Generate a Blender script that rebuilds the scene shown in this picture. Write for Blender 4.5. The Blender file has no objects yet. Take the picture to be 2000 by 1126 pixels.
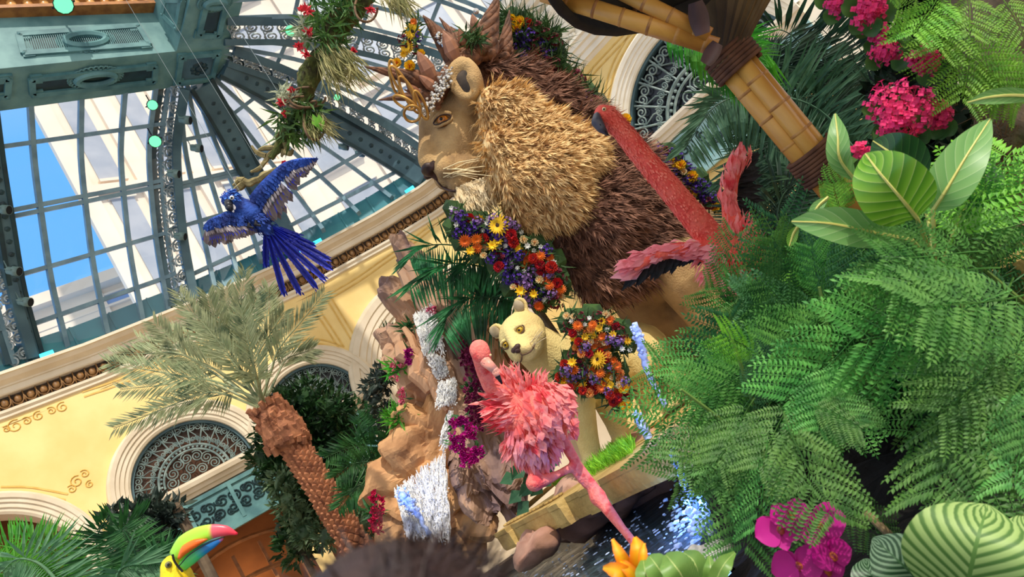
import bpy, bmesh, math, random
from mathutils import Vector as V, Matrix, noise
from math import sin, cos, pi, radians, sqrt, atan2
SC = bpy.context.scene
COL = SC.collection
RNG = random.Random(7)
U_ = RNG.uniform
# ------------------------------------------------------------ camera
FPX = 1400.0
CAM = V((0, 0, 1.7))
_p, _t = radians(12.5), radians(34)
_R0 = V((1, 0, 0)); _U0 = V((0, -sin(_p), cos(_p))); FW = V((0, cos(_p), sin(_p)))
CU = _U0 * cos(_t) + _R0 * sin(_t)
CR = _R0 * cos(_t) - _U0 * sin(_t)
cd = bpy.data.cameras.new('camera'); cam = bpy.data.objects.new('camera', cd); COL.objects.link(cam)
cam.matrix_world = Matrix(((CR.x, CU.x, -FW.x, CAM.x), (CR.y, CU.y, -FW.y, CAM.y), (CR.z, CU.z, -FW.z, CAM.z), (0, 0, 0, 1)))
cd.sensor_width = 36; cd.lens = 36 * FPX / 2000; cd.clip_start = 0.05; cd.clip_end = 400
cd.dof.use_dof = True; cd.dof.focus_distance = 4.6; cd.dof.aperture_fstop = cd.lens / 5.0
SC.camera = cam
# ------------------------------------------------------------ light
SC.view_settings.view_transform = 'Standard'; SC.view_settings.look = 'None'
SC.view_settings.gamma = 1; SC.view_settings.exposure = 0.15
SC.view_settings.use_curve_mapping = False
SUN_DIR = V((0.42, -0.55, 0.72)).normalized()          # towards the sun
sd = bpy.data.lights.new('sun', 'SUN'); sd.energy = 3.2; sd.angle = radians(0.8); sd.color = (1, .93, .82)
so = bpy.data.objects.new('sun', sd); COL.objects.link(so)
so.rotation_euler = SUN_DIR.to_track_quat('Z', 'Y').to_euler()
w = bpy.data.worlds.new('world'); SC.world = w; w.use_nodes = True
nt = w.node_tree; nt.nodes.clear()
_o = nt.nodes.new('ShaderNodeOutputWorld'); _b = nt.nodes.new('ShaderNodeBackground')
_tc = nt.nodes.new('ShaderNodeTexCoord'); _dot = nt.nodes.new('ShaderNodeVectorMath'); _dot.operation = 'DOT_PRODUCT'
_dot.inputs[1].default_value = SUN_DIR
_rmp = nt.nodes.new('ShaderNodeValToRGB')
_rmp.color_ramp.elements[0].position = 0.45; _rmp.color_ramp.elements[0].color = (.15, .46, .98, 1)
_rmp.color_ramp.elements[1].position = 0.74; _rmp.color_ramp.elements[1].color = (1.0, .97, .92, 1)
nt.links.new(_tc.outputs['Generated'], _dot.inputs[0])
_mr = nt.nodes.new('ShaderNodeMapRange'); _mr.inputs[1].default_value = -1; _mr.inputs[2].default_value = 1
nt.links.new(_dot.outputs['Value'], _mr.inputs[0]); nt.links.new(_mr.outputs[0], _rmp.inputs[0])
nt.links.new(_rmp.outputs[0], _b.inputs[0]); _b.inputs[1].default_value = 1.1
nt.links.new(_b.outputs[0], _o.inputs[0])

# ------------------------------------------------------------ picture helpers
def ray(x, y): return FW + CR * ((x - 1000) / FPX) - CU * ((y - 563) / FPX)
def P(x, y, d): return CAM + ray(x, y) * d
def PH(x, y, h):
    r = ray(x, y); return CAM + r * (h / r.z)
# ------------------------------------------------------------ materials
def lin(c):
    return tuple(((x / 255) / 12.92 if x <= 10 else (((x / 255) + .055) / 1.055) ** 2.4) for x in c) + (1,)
MATS = {}
def mat(name, c, c2=None, scale=6, rough=.6, bump=0, bscale=None, metal=0, trans=0, emit=0, spec=.4, vary=0, lo=.38, hi=.64, stretch=None, c3=None):
    if name in MATS: return MATS[name]
    m = bpy.data.materials.new(name); m.use_nodes = True; MATS[name] = m
    t = m.node_tree; N = t.nodes; L = t.links; bs = N['Principled BSDF']; out = N['Material Output']
    bs.inputs['Roughness'].default_value = rough; bs.inputs['Metallic'].default_value = metal
    bs.inputs['Specular IOR Level'].default_value = spec
    tc = N.new('ShaderNodeTexCoord'); src = tc.outputs['Object']
    if stretch:
        mp = N.new('ShaderNodeMapping'); mp.inputs['Scale'].default_value = stretch
        L.new(src, mp.inputs[0]); src = mp.outputs[0]
    col = None
    if c2 is not None:
        nz = N.new('ShaderNodeTexNoise'); nz.inputs['Scale'].default_value = scale; nz.inputs['Detail'].default_value = 5
        L.new(src, nz.inputs['Vector'])
        rp = N.new('ShaderNodeValToRGB'); e = rp.color_ramp.elements
        e[0].position = lo; e[0].color = lin(c); e[1].position = hi; e[1].color = lin(c2)
        if c3 is not None:
            k = e.new((lo + hi) / 2); k.color = lin(c3)
        L.new(nz.outputs[0], rp.inputs[0]); col = rp.outputs[0]
    if vary:
        oi = N.new('ShaderNodeObjectInfo'); hs = N.new('ShaderNodeHueSaturation')
        mr = N.new('ShaderNodeMapRange'); mr.inputs[3].default_value = 1 - vary; mr.inputs[4].default_value = 1 + vary
        L.new(oi.outputs['Random'], mr.inputs[0]); L.new(mr.outputs[0], hs.inputs['Value'])
        mh = N.new('ShaderNodeMapRange'); mh.inputs[3].default_value = .5 - vary * .06; mh.inputs[4].default_value = .5 + vary * .05
        L.new(oi.outputs['Random'], mh.inputs[0]); L.new(mh.outputs[0], hs.inputs['Hue'])
        if col is not None: L.new(col, hs.inputs['Color'])
        else: hs.inputs['Color'].default_value = lin(c)
        col = hs.outputs[0]
    if col is not None: L.new(col, bs.inputs['Base Color'])
    else: bs.inputs['Base Color'].default_value = lin(c)
    if emit:
        bs.inputs['Emission Color'].default_value = lin(c); bs.inputs['Emission Strength'].default_value = emit
    if bump:
        nb = N.new('ShaderNodeTexNoise'); nb.inputs['Scale'].default_value = bscale or scale; nb.inputs['Detail'].default_value = 6
        L.new(src, nb.inputs['Vector']); bp = N.new('ShaderNodeBump'); bp.inputs['Strength'].default_value = bump
        bp.inputs['Distance'].default_value = .03
        L.new(nb.outputs[0], bp.inputs['Height']); L.new(bp.outputs[0], bs.inputs['Normal'])
    if trans:
        tr = N.new('ShaderNodeBsdfTranslucent'); mx = N.new('ShaderNodeMixShader'); mx.inputs[0].default_value = trans
        if col is not None: L.new(col, tr.inputs[0])
        else: tr.inputs[0].default_value = lin(c)
        L.new(bs.outputs[0], mx.inputs[1]); L.new(tr.outputs[0], mx.inputs[2]); L.new(mx.outputs[0], out.inputs[0])
    return m
def uvmat(name, stops, freq=0, across=None, rough=.45, trans=.25, vary=0, skew=.6, coordx=False):
    """leaf material: colour from UV; u runs base-tip, v runs across (0 edge, .5 midrib, 1 edge)."""
    if name in MATS: return MATS[name]
    m = bpy.data.materials.new(name); m.use_nodes = True; MATS[name] = m
    t = m.node_tree; N = t.nodes; L = t.links; bs = N['Principled BSDF']; out = N['Material Output']
    bs.inputs['Roughness'].default_value = rough
    tc = N.new('ShaderNodeTexCoord'); sp = N.new('ShaderNodeSeparateXYZ'); L.new(tc.outputs['UV'], sp.inputs[0])
    def mth(op, a, b=None):
        n = N.new('ShaderNodeMath'); n.operation = op
        for i, x in enumerate((a, b)):
            if x is None: continue
            if isinstance(x, (int, float)): n.inputs[i].default_value = x
            else: L.new(x, n.inputs[i])
        return n.outputs[0]
    d = mth('ABSOLUTE', mth('SUBTRACT', sp.outputs[1], .5))          # 0 at midrib .. .5 edge
    if freq:
        ph = mth('SUBTRACT', sp.outputs[0], mth('MULTIPLY', d, skew))
        s = mth('FRACT', mth('MULTIPLY', ph, freq))
        val = s
    elif coordx: val = sp.outputs[0]
    else: val = mth('MULTIPLY', d, 2)
    rp = N.new('ShaderNodeValToRGB'); e = rp.color_ramp.elements
    e[0].position = stops[0][0]; e[0].color = lin(stops[0][1]); e[1].position = stops[-1][0]; e[1].color = lin(stops[-1][1])
    for p_, c_ in stops[1:-1]: e.new(p_).color = lin(c_)
    L.new(val, rp.inputs[0]); col = rp.outputs[0]
    if across:
        mx = N.new('ShaderNodeMix'); mx.data_type = 'RGBA'; mx.inputs[6].default_value = lin(across)
        k = mth('GREATER_THAN', d, .016); L.new(k, mx.inputs[0]); L.new(col, mx.inputs[7]); col = mx.outputs[2]
    L.new(col, bs.inputs['Base Color'])
    tr = N.new('ShaderNodeBsdfTranslucent'); L.new(col, tr.inputs[0]); ms = N.new('ShaderNodeMixShader'); ms.inputs[0].default_value = trans
    L.new(bs.outputs[0], ms.inputs[1]); L.new(tr.outputs[0], ms.inputs[2]); L.new(ms.outputs[0], out.inputs[0])
    return m
# ------------------------------------------------------------ mesh builder
def _ico(n):
    bm = bmesh.new(); bmesh.ops.create_icosphere(bm, subdivisions=n, radius=1)
    r = ([v.co.copy() for v in bm.verts], [[v.index for v in f.verts] for f in bm.faces]); bm.free(); return r
ICO = {n: _ico(n) for n in (1, 2, 3)}
def frame(d, up=None):
    d = d.normalized(); up = up or V((0, 0, 1))
    x = up.cross(d)
    if x.length < 1e-4: x = V((1, 0, 0)).cross(d)
    x.normalize(); return x, d.cross(x).normalized(), d
class MB:
    def __init__(s): s.v = []; s.f = []; s.m = []; s.uv = []
    def add(s, vs, fs, m=0, uvs=None):
        o = len(s.v); s.v += [V(a) for a in vs]
        for f in fs: s.f.append([i + o for i in f]); s.m.append(m)
        s.uv += uvs if uvs else [(0, 0)] * len(vs)
    def box(s, c, x, y, z, m=0):
        """centre and three half-axis vectors"""
        c, x, y, z = V(c), V(x), V(y), V(z)
        vs = [c + x * a + y * b + z * d for a in (-1, 1) for b in (-1, 1) for d in (-1, 1)]
        fs = [(0, 1, 3, 2), (4, 6, 7, 5), (0, 4, 5, 1), (2, 3, 7, 6), (0, 2, 6, 4), (1, 5, 7, 3)]
        if x.cross(y).dot(z) < 0: fs = [f[::-1] for f in fs]
        s.add(vs, fs, m)
    def bar(s, a, b, w, h, up=None, m=0):
        a, b = V(a), V(b); x, y, d = frame(b - a, up); s.box((a + b) / 2, x * w / 2, y * h / 2, (b - a) / 2, m)
    def tube(s, pts, r, n=6, m=0, cap=True, up=None, flat=1):
        pts = [V(p) for p in pts]; k = len(pts)
        if not isinstance(r, (list, tuple)): r = [r] * k
        x = None; vs = []; uvs = []
        for i, p in enumerate(pts):
            d = (pts[min(i + 1, k - 1)] - pts[max(i - 1, 0)])
            if d.length < 1e-9: d = V((0, 0, 1))
            d.normalize()
            if x is None: x, y, _ = frame(d, up)
            else:
                x = x - d * x.dot(d)
                if x.length < 1e-6: x, y, _ = frame(d)
                x.normalize(); y = d.cross(x)
            for j in range(n):
                a = 2 * pi * j / n; vs.append(p + x * cos(a) * r[i] + y * sin(a) * r[i] * flat); uvs.append((i / (k - 1), j / n))
        fs = [(i * n + j, i * n + (j + 1) % n, (i + 1) * n + (j + 1) % n, (i + 1) * n + j) for i in range(k - 1) for j in range(n)]
        if cap: fs += [tuple(range(n))[::-1], tuple((k - 1) * n + j for j in range(n))]
        s.add(vs, fs, m, uvs)
    def ell(s, c, r, ax=None, n=2, m=0):
        if not isinstance(r, (list, tuple, V)): r = (r, r, r)
        X, Y, Z = ax or (V((1, 0, 0)), V((0, 1, 0)), V((0, 0, 1))); c = V(c)
        vs, fs = ICO[n]; s.add([c + X * (v.x * r[0]) + Y * (v.y * r[1]) + Z * (v.z * r[2]) for v in vs], fs, m)
    def limb(s, pts, rs, n=10, sub=4, m=0):
        """round tapered chain with ball ends, for remeshing"""
        for i in range(len(pts) - 1):
            a, b = V(pts[i]), V(pts[i + 1]); ra, rb = rs[i], rs[i + 1]
            s.tube([a, b], [ra, rb], n, m)
        for p, r in zip(pts, rs): s.ell(p, r, None, 2, m)
    def lathe(s, c, prof, n=16, ax=None, m=0):
        """prof: (radius, height) along the axis"""
        X, Y, Z = ax or (V((1, 0, 0)), V((0, 1, 0)), V((0, 0, 1))); c = V(c); k = len(prof)
        vs = [c + X * (cos(2 * pi * j / n) * r) + Y * (sin(2 * pi * j / n) * r) + Z * h for r, h in prof for j in range(n)]
        fs = [(i * n + j, i * n + (j + 1) % n, (i + 1) * n + (j + 1) % n, (i + 1) * n + j) for i in range(k - 1) for j in range(n)]
        s.add(vs, fs, m)
    def blade(s, b, d, nrm, L, W, fold=.12, bend=0, m=0, mid=.5):
        b = V(b); d = V(d).normalized(); x = d.cross(nrm)
        if x.length < 1e-5: x, _, _ = frame(d)
        x.normalize(); nn = x.cross(d)
        c = b + d * L * mid; t = b + d * L - nn * bend * L
        s.add([b, c + x * W / 2 + nn * fold * W, c - nn * 0, c - x * W / 2 + nn * fold * W, t], [(0, 2, 4, 1), (0, 3, 4, 2)], m, [(0, .5), (.5, 0), (.5, .5), (.5, 1), (1, .5)])
    def sheet(s, rows, m=0, closed=False):
        k = len(rows); n = len(rows[0])
        fs = [(i * n + j, i * n + j + 1, (i + 1) * n + j + 1, (i + 1) * n + j) for i in range(k - 1) for j in range(n - 1)]
        if closed: fs += [(i * n + n - 1, i * n, (i + 1) * n, (i + 1) * n + n - 1) for i in range(k - 1)]
        s.add([p for r in rows for p in r], fs, m, [(i / max(1, k - 1), j / max(1, n - 1)) for i in range(k) for j in range(n)])
    def mesh(s, name, mats, org=None, smooth=False):
        me = bpy.data.meshes.new(name)
        vs = [v - org for v in s.v] if org else s.v
        me.from_pydata(vs, [], s.f)
        for mm in (mats if isinstance(mats, (list, tuple)) else [mats]): me.materials.append(mm)
        if len(me.materials) > 1: me.polygons.foreach_set('material_index', s.m)
        if any(u != (0, 0) for u in s.uv):
            ul = me.uv_layers.new(name='UVMap'); fl = []
            for f in s.f:
                for i in f: fl += s.uv[i]
            ul.data.foreach_set('uv', fl)
        if smooth: me.polygons.foreach_set('use_smooth', [True] * len(me.polygons))
        me.update(); return me
    def build(s, name, mats, parent=None, smooth=False, **kw):
        org = LOC.get(parent) if parent else None
        o = bpy.data.objects.new(name, s.mesh(name, mats, org, smooth)); COL.objects.link(o)
        if parent: o.parent = parent; LOC[o] = LOC.get(parent)
        tag(o, **kw); return o
LOC = {}
def tag(o, label=None, cat=None, group=None, kind=None):
    if label: o['label'] = label
    if cat: o['category'] = cat
    if group: o['group'] = group
    if kind: o['kind'] = kind
    return o
def thing(name, loc, label, cat, group=None):
    o = bpy.data.objects.new(name, None); COL.objects.link(o); o.location = loc; o.empty_display_size = .1
    LOC[o] = V(loc); return tag(o, label, cat, group)
def solo(mb, name, mats, label, cat, smooth=False, group=None, kind=None, org=None):
    """a thing that is one mesh: origin at its base"""
    zs = min(v.z for v in mb.v); n = len(mb.v)
    org = org or V((sum(v.x for v in mb.v) / n, sum(v.y for v in mb.v) / n, zs))
    o = bpy.data.objects.new(name, mb.mesh(name, mats, org, smooth)); COL.objects.link(o); o.location = org; LOC[o] = org
    return tag(o, label, cat, group, kind)
def inst(me, name, parent, M, **kw):
    """a part that shares mesh data; M is a world matrix"""
    o = bpy.data.objects.new(name, me); COL.objects.link(o)
    if parent:
        o.parent = parent; o.matrix_local = Matrix.Translation(-LOC[parent]) @ M; LOC[o] = LOC[parent]
    else: o.matrix_world = M
    tag(o, **kw); return o
def struct(mb, name, mats, smooth=False, parent=None):
    return mb.build(name, mats, parent, smooth, kind=None if parent else 'structure')
def remesh(mb, vox, it=6, fac=.5):
    """voxel union of the pieces, smoothed; returns a new MB"""
    me = bpy.data.meshes.new('tmp'); me.from_pydata(mb.v, [], mb.f)
    o = bpy.data.objects.new('tmp', me); COL.objects.link(o)
    r = o.modifiers.new('r', 'REMESH'); r.mode = 'VOXEL'; r.voxel_size = vox
    sm = o.modifiers.new('s', 'SMOOTH'); sm.iterations = it; sm.factor = fac
    dg = bpy.context.evaluated_depsgraph_get(); dg.update()
    ev = o.evaluated_get(dg); m2 = bpy.data.meshes.new_from_object(ev)
    out = MB(); out.add([v.co.copy() for v in m2.vertices], [list(p.vertices) for p in m2.polygons])
    bpy.data.objects.remove(o); bpy.data.meshes.remove(me); bpy.data.meshes.remove(m2)
    return out
def bez(a, b, c, n=10):
    a, b, c = V(a), V(b), V(c)
    return [a * (1 - t) ** 2 + b * 2 * t * (1 - t) + c * t * t for t in (i / n for i in range(n + 1))]
def smoothpath(pts, k=4):
    """Catmull-Rom through the points"""
    pts = [V(p) for p in pts]; q = [pts[0] * 2 - pts[1]] + pts + [pts[-1] * 2 - pts[-2]]; out = []
    for i in range(1, len(q) - 2):
        for j in range(k):
            t = j / k; a, b, c, d = q[i - 1:i + 3]
            out.append((b * 2 + (c - a) * t + (a * 2 - b * 5 + c * 4 - d) * t * t + (b * 3 - a - c * 3 + d) * t ** 3) / 2)
    return out + [pts[-1]]
def rvec(): return V((U_(-1, 1), U_(-1, 1), U_(-1, 1)))
def interp(xs, k, n):
    """resample a list of numbers to n values"""
    r = []
    for i in range(n):
        t = i / (n - 1) * (len(xs) - 1); a = min(int(t), len(xs) - 2); r.append(xs[a] + (xs[a + 1] - xs[a]) * (t - a))
    return r
def orient(pos, d, up, s=1):
    """world matrix with local Y along d and local Z near up"""
    d = V(d).normalized(); x = d.cross(V(up))
    if x.length < 1e-5: x, _, _ = frame(d)
    x.normalize(); z = x.cross(d)
    return Matrix(((x.x * s, d.x * s, z.x * s, pos[0]), (x.y * s, d.y * s, z.y * s, pos[1]), (x.z * s, d.z * s, z.z * s, pos[2]), (0, 0, 0, 1)))
DOWN = V((0, 0, -1)); UP = V((0, 0, 1))
def inpoly(x, y, poly):
    c = False; j = len(poly) - 1
    for i in range(len(poly)):
        a, b = poly[i], poly[j]
        if (a[1] > y) != (b[1] > y) and x < (b[0] - a[0]) * (y - a[1]) / (b[1] - a[1]) + a[0]: c = not c
        j = i
    return c
def rnd_in(poly):
    xs = [p[0] for p in poly]; ys = [p[1] for p in poly]
    while True:
        x, y = U_(min(xs), max(xs)), U_(min(ys), max(ys))
        if inpoly(x, y, poly): return x, y
# ============================================================ SHELL: curved hall wall, cornice, arches, glass roof
PL = [V(p) for p in [(-14, 5.5), (-11, 9.3), (-8.6, 11.65), (-7.4, 12.6), (-5.4, 13.8), (-3.6, 14.65), (-1.7, 15.15), (-.4, 15.3), (.8, 15.1), (3.66, 13.15), (8.5, 9.9)]]
SEG = [(PL[i + 1] - PL[i]).length for i in range(len(PL) - 1)]
CUM = [0]
for s_ in SEG: CUM.append(CUM[-1] + s_)
def _sn(i):
    e = (PL[i + 1] - PL[i]).normalized(); return V((e.y, -e.x))
VN = [_sn(0)] + [(_sn(i - 1) + _sn(i)).normalized() for i in range(1, len(PL) - 1)] + [_sn(len(PL) - 2)]
def W(u, h, off=0.0):
    """point on the wall: arc length u, height h above eye level, off metres into the hall"""
    i = 0
    while i < len(SEG) - 1 and u > CUM[i + 1]: i += 1
    t = (u - CUM[i]) / SEG[i]; p = PL[i].lerp(PL[i + 1], t); n = VN[i].lerp(VN[i + 1], min(1, max(0, t)))
    return V((p.x + n.x * off, p.y + n.y * off, h + 1.7))
def WN(u):
    a, b = W(u, 0, 0), W(u, 0, 1); return (b - a).normalized()
def wuv(x, y):
    """picture point to wall coordinates"""
    d = ray(x, y)
    for i in range(len(SEG)):
        e = PL[i + 1] - PL[i]; a = PL[i]; det = -d.x * e.y + e.x * d.y
        if abs(det) < 1e-9: continue
        t = (-a.x * e.y + e.x * a.y) / det; s = (d.x * a.y - d.y * a.x) / det
        if t > 0 and 0 <= s <= 1: return CUM[i] + s * SEG[i], d.z * t
    return None
M_yel = mat('painted plaster', (238, 208, 140), (228, 194, 122), 1.2, .75, .05, 30)
M_beige = mat('beige stone trim', (222, 208, 184), (208, 192, 166), 2, .6)
M_cream = mat('cream trim', (240, 232, 214), (228, 218, 198), 2, .55)
M_teal = mat('patinated teal metal', (94, 138, 138), (66, 108, 112), 3, .5, .05, 20)
M_teald = mat('dark teal panel', (34, 62, 66), (26, 46, 52), 4, .5)
M_steel = mat('blue grey roof steel', (76, 104, 112), (56, 82, 92), 2, .45)
M_band = mat('teal painted band', (72, 140, 146), (52, 112, 124), 1.5, .4)
M_gold = mat('painted gold line', (222, 182, 96), (206, 162, 76), 8, .6)
M_bead = mat('brown bead', (148, 108, 62), (104, 72, 40), 12, .5)
M_beadbg = mat('dark brown recess', (66, 46, 28), (50, 36, 24), 8, .7)
M_iron = mat('grey green wrought iron', (138, 154, 150), (96, 116, 116), 6, .5)
M_dark = mat('dark pane', (12, 14, 16), None, rough=.25, spec=.5)
M_warm = mat('warm brown interior', (142, 92, 52), (112, 68, 38), 1.2, .7)
M_black = mat('black', (12, 12, 12), rough=.8)
def glass_mat():
    m = bpy.data.materials.new('roof glass'); m.use_nodes = True; t = m.node_tree; N = t.nodes
    N.remove(N['Principled BSDF']); o = N['Material Output']
    tr = N.new('ShaderNodeBsdfTransparent'); tr.inputs[0].default_value = (.9, .96, 1, 1)
    gl = N.new('ShaderNodeBsdfGlossy'); gl.inputs['Roughness'].default_value = .08
    df = N.new('ShaderNodeBsdfTranslucent'); df.inputs[0].default_value = (.85, .9, .92, 1)
    m1 = N.new('ShaderNodeMixShader'); m1.inputs[0].default_value = .05; m2 = N.new('ShaderNodeMixShader'); m2.inputs[0].default_value = .02
    t.links.new(tr.outputs[0], m1.inputs[1]); t.links.new(gl.outputs[0], m1.inputs[2])
    t.links.new(m1.outputs[0], m2.inputs[1]); t.links.new(df.outputs[0], m2.inputs[2]); t.links.new(m2.outputs[0], o.inputs[0]); return m
M_glass = glass_mat()
# openings: centre u, centre h, radius, sill height (None: open to the floor)
ARCH = {1: (7.03, 2.92, 1.36, None), 2: (10.40, 3.28, 1.12, 3.16), 3: (12.91, 3.28, 1.05, 3.13), 4: (15.75, 2.85, 1.62, None), 5: (23.42, 3.35, 1.77, 3.72)}
def inside(u, h):
    for k, (uc, hc, r, sl) in ARCH.items():
        if abs(u - uc) < r:
            top = hc + sqrt(r * r - (u - uc) ** 2)
            if h < top and (sl is None or h > sl - .02): return True
            if sl is not None and k != 5 and h < sl - 1.05: return True
    return False
mb = MB(); du = .08; nu = int(27.6 / du); nh = int(8.0 / du)
idx = {}
def gv(i, j):
    if (i, j) not in idx: idx[(i, j)] = len(mb.v); mb.v.append(W(i * du, -1.7 + j * du)); mb.uv.append((0, 0))
    return idx[(i, j)]
for i in range(nu):
    for j in range(nh):
        if not inside((i + .5) * du, -1.7 + (j + .5) * du):
            mb.f.append([gv(i, j), gv(i + 1, j), gv(i + 1, j + 1), gv(i, j + 1)]); mb.m.append(0)
struct(mb, 'wall_back', M_yel)
# rooms behind the openings
mb = MB()
for a, b in zip([i * .8 for i in range(34)], [i * .8 + .8 for i in range(34)]):
    mb.add([W(a, -1.7, -1.6), W(b, -1.7, -1.6), W(b, 5.6, -1.6), W(a, 5.6, -1.6)], [(0, 1, 2, 3)])
    mb.add([W(a, 5.6, -1.6), W(b, 5.6, -1.6), W(b, 5.6, 0), W(a, 5.6, 0)], [(0, 1, 2, 3)])
struct(mb, 'wall_arcade', M_warm)
def sweep(prof, u0, u1, step=.3, m=0, mb=None):
    mb = mb or MB(); n = max(2, int((u1 - u0) / step))
    mb.sheet([[W(u0 + (u1 - u0) * i / n, h, o) for o, h in prof] for i in range(n + 1)], m)
    for u in (u0, u1):
        mb.add([W(u, h, o) for o, h in prof] + [W(u, prof[-1][1], 0), W(u, prof[0][1], 0)], [tuple(range(len(prof) + 2))], m)
    return mb
UE = 19.4                                              # where the taller right hand entablature starts
mb = sweep([(.0, 5.70), (.05, 5.72), (.05, 5.76), (.09, 5.80), (.09, 5.85), (.02, 5.86)], 0, UE); struct(mb, 'trim_1', M_beige)
mb = sweep([(.02, 5.84), (.03, 6.10)], 0, UE); struct(mb, 'trim_2', M_beadbg)
mb = MB()
for i in range(int((UE - 7.4) / .205)):
    u = 7.4 + i * .205; n = WN(u); t = n.cross(UP)
    mb.ell(W(u, 5.975, .05), (.072, .05, .095), (t, n, UP), 1)
    mb.bar(W(u + .1, 5.87, .06), W(u + .1, 6.09, .06), .022, .05, n)
    mb.tube([W(u + .095 * cos(a), 5.985 + .11 * sin(a), .06) for a in (3.0, 3.7, 4.4, 5.0, 5.7, 6.4)], .014, 4)
struct(mb, 'trim_3', M_bead, True)
mb = sweep([(.02, 6.09), (.13, 6.10), (.15, 6.12), (.15, 6.22), (.18, 6.225), (.19, 6.25), (.24, 6.27), (.32, 6.30), (.38, 6.36), (.42, 6.365), (.42, 6.42), (0, 6.46)], 0, UE); struct(mb, 'trim_4', M_beige)
mb = sweep([(.1, 6.40), (.02, 7.0), (-.3, 7.02)], 0, UE + .6); 
for i in range(16):
    u = 8.2 + i * .72; mb.bar(W(u, 6.42, .11), W(u, 7.0, .03), .035, .03, WN(u))
struct(mb, 'trim_5', M_band)
mb = sweep([(.0, 5.80), (.06, 5.86), (.10, 5.87), (.10, 5.97), (.16, 5.99), (.18, 6.08), (.24, 6.10), (.24, 6.18), (.3, 6.21), (.3, 6.26), (.06, 6.28), (.06, 7.12), (.1, 7.14), (.12, 7.2), (.3, 7.24), (.32, 7.3), (.44, 7.32), (.46, 7.42), (.56, 7.48), (.58, 7.6), (.64, 7.62), (.64, 7.8), (0, 7.85)], UE, 27.6); struct(mb, 'trim_6', M_cream)
def corbel(x, y):
    u, h = wuv(x, y); n = WN(u); t = UP.cross(n); mb = MB()
    path = [W(u, 7.12, .06), W(u, 7.1, .34), W(u, 7.0, .36), W(u, 6.88, .26), W(u, 6.7, .2), W(u, 6.55, .2), W(u, 6.46, .16), W(u, 6.44, .07)]
    path = smoothpath(path, 4)
    mb.sheet([[p - t * .17, p - t * .1 + n * .02, p, p + t * .1 + n * .02, p + t * .17] for p in path])
    for s in (-1, 1):
        mb.add([p + t * .17 * s for p in path] + [W(u, 7.12, .06) + t * .17 * s], [tuple(range(len(path) + 1))])
        for (hh, o, r) in ((6.98, .22, .11), (6.56, .13, .08)):
            c = W(u, hh, o) + t * .18 * s
            mb.tube([c + n * cos(a) * r * a / 11 + UP * sin(a) * r * a / 11 for a in [k * .55 for k in range(2, 21)]], .016, 5)
    for k in range(5): mb.ell(W(u, 6.45 - .02 * k, .15) + t * (.06 * k - .12), (.05, .05, .06), None, 1)
    return solo(mb, 'corbel', M_cream, 'cream scrolled bracket high on the wall frieze, right of the crowned statue', 'bracket')
corbel(1112, 68)
# gold lines painted on the plaster
def line(pts, w=.045, mb=None, off=.012):
    q = [wuv(*p) if len(p) == 2 else p[:2] for p in pts]; q = [V(a) for a in q]; rows = []
    for i, p in enumerate(q):
        d = (q[min(i + 1, len(q) - 1)] - q[max(i - 1, 0)]).normalized(); n = V((-d.y, d.x)) * w / 2
        rows.append([W(p.x + n.x, p.y + n.y, off), W(p.x - n.x, p.y - n.y, off)])
    mb.sheet(rows)
def dbl(pts, mb):
    pts = [wuv(*p) for p in pts]; q = smoothpath([(p[0], p[1], 0) for p in pts], 4)
    for o in (-.05, .05):
        r = []
        for i, p in enumerate(q):
            d = (q[min(i + 1, len(q) - 1)] - q[max(i - 1, 0)]).normalized()
            r.append((p.x - d.y * o, p.y + d.x * o, 0))
        line(r, .03, mb)
    return mb
mb = MB()
for pth in ([(641, 580), (700, 545), (760, 503), (800, 476), (845, 440)], [(641, 580), (670, 628), (697, 673)], [(697, 673), (712, 638), (737, 590), (785, 548)],
            [(617, 603), (642, 640), (668, 680)], [(668, 680), (632, 668), (590, 668), (552, 690)], [(617, 603), (575, 622), (530, 644)],
            [(1140, 158), (1188, 106), (1240, 52)], [(1183, 190), (1200, 128), (1242, 54)], [(162, 770), (260, 735), (360, 696)], [(0, 956), (60, 957), (130, 970)]):
    dbl(pth, mb)
def curl(u, h, r, turns=1.6, a0=0, s=1, off=.014, rad=.012, mb=None, n=4):
    k = int(turns * 12)
    mb.tube([W(u + s * cos(a0 + i / 12 * 2 * pi) * r * (1 - i / k * .85), h + sin(a0 + i / 12 * 2 * pi) * r * (1 - i / k * .85), off) for i in range(k)], rad, n, cap=False)
for (x, y, r, s) in [(30, 832, .16, 1), (52, 822, .10, -1), (75, 812, .12, 1), (100, 802, .1, -1), (122, 795, .13, 1), (12, 838, .08, -1), (150, 940, .14, 1), (165, 925, .1, -1), (175, 945, .09, 1), (140, 955, .1, -1), (812, 490, .06, 1), (776, 545, .05, 1)]:
    u, h = wuv(x, y); curl(u, h, r * .8, 1.5, 1, s, .010, .009, mb)
struct(mb, 'trim_7', M_gold)
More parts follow.
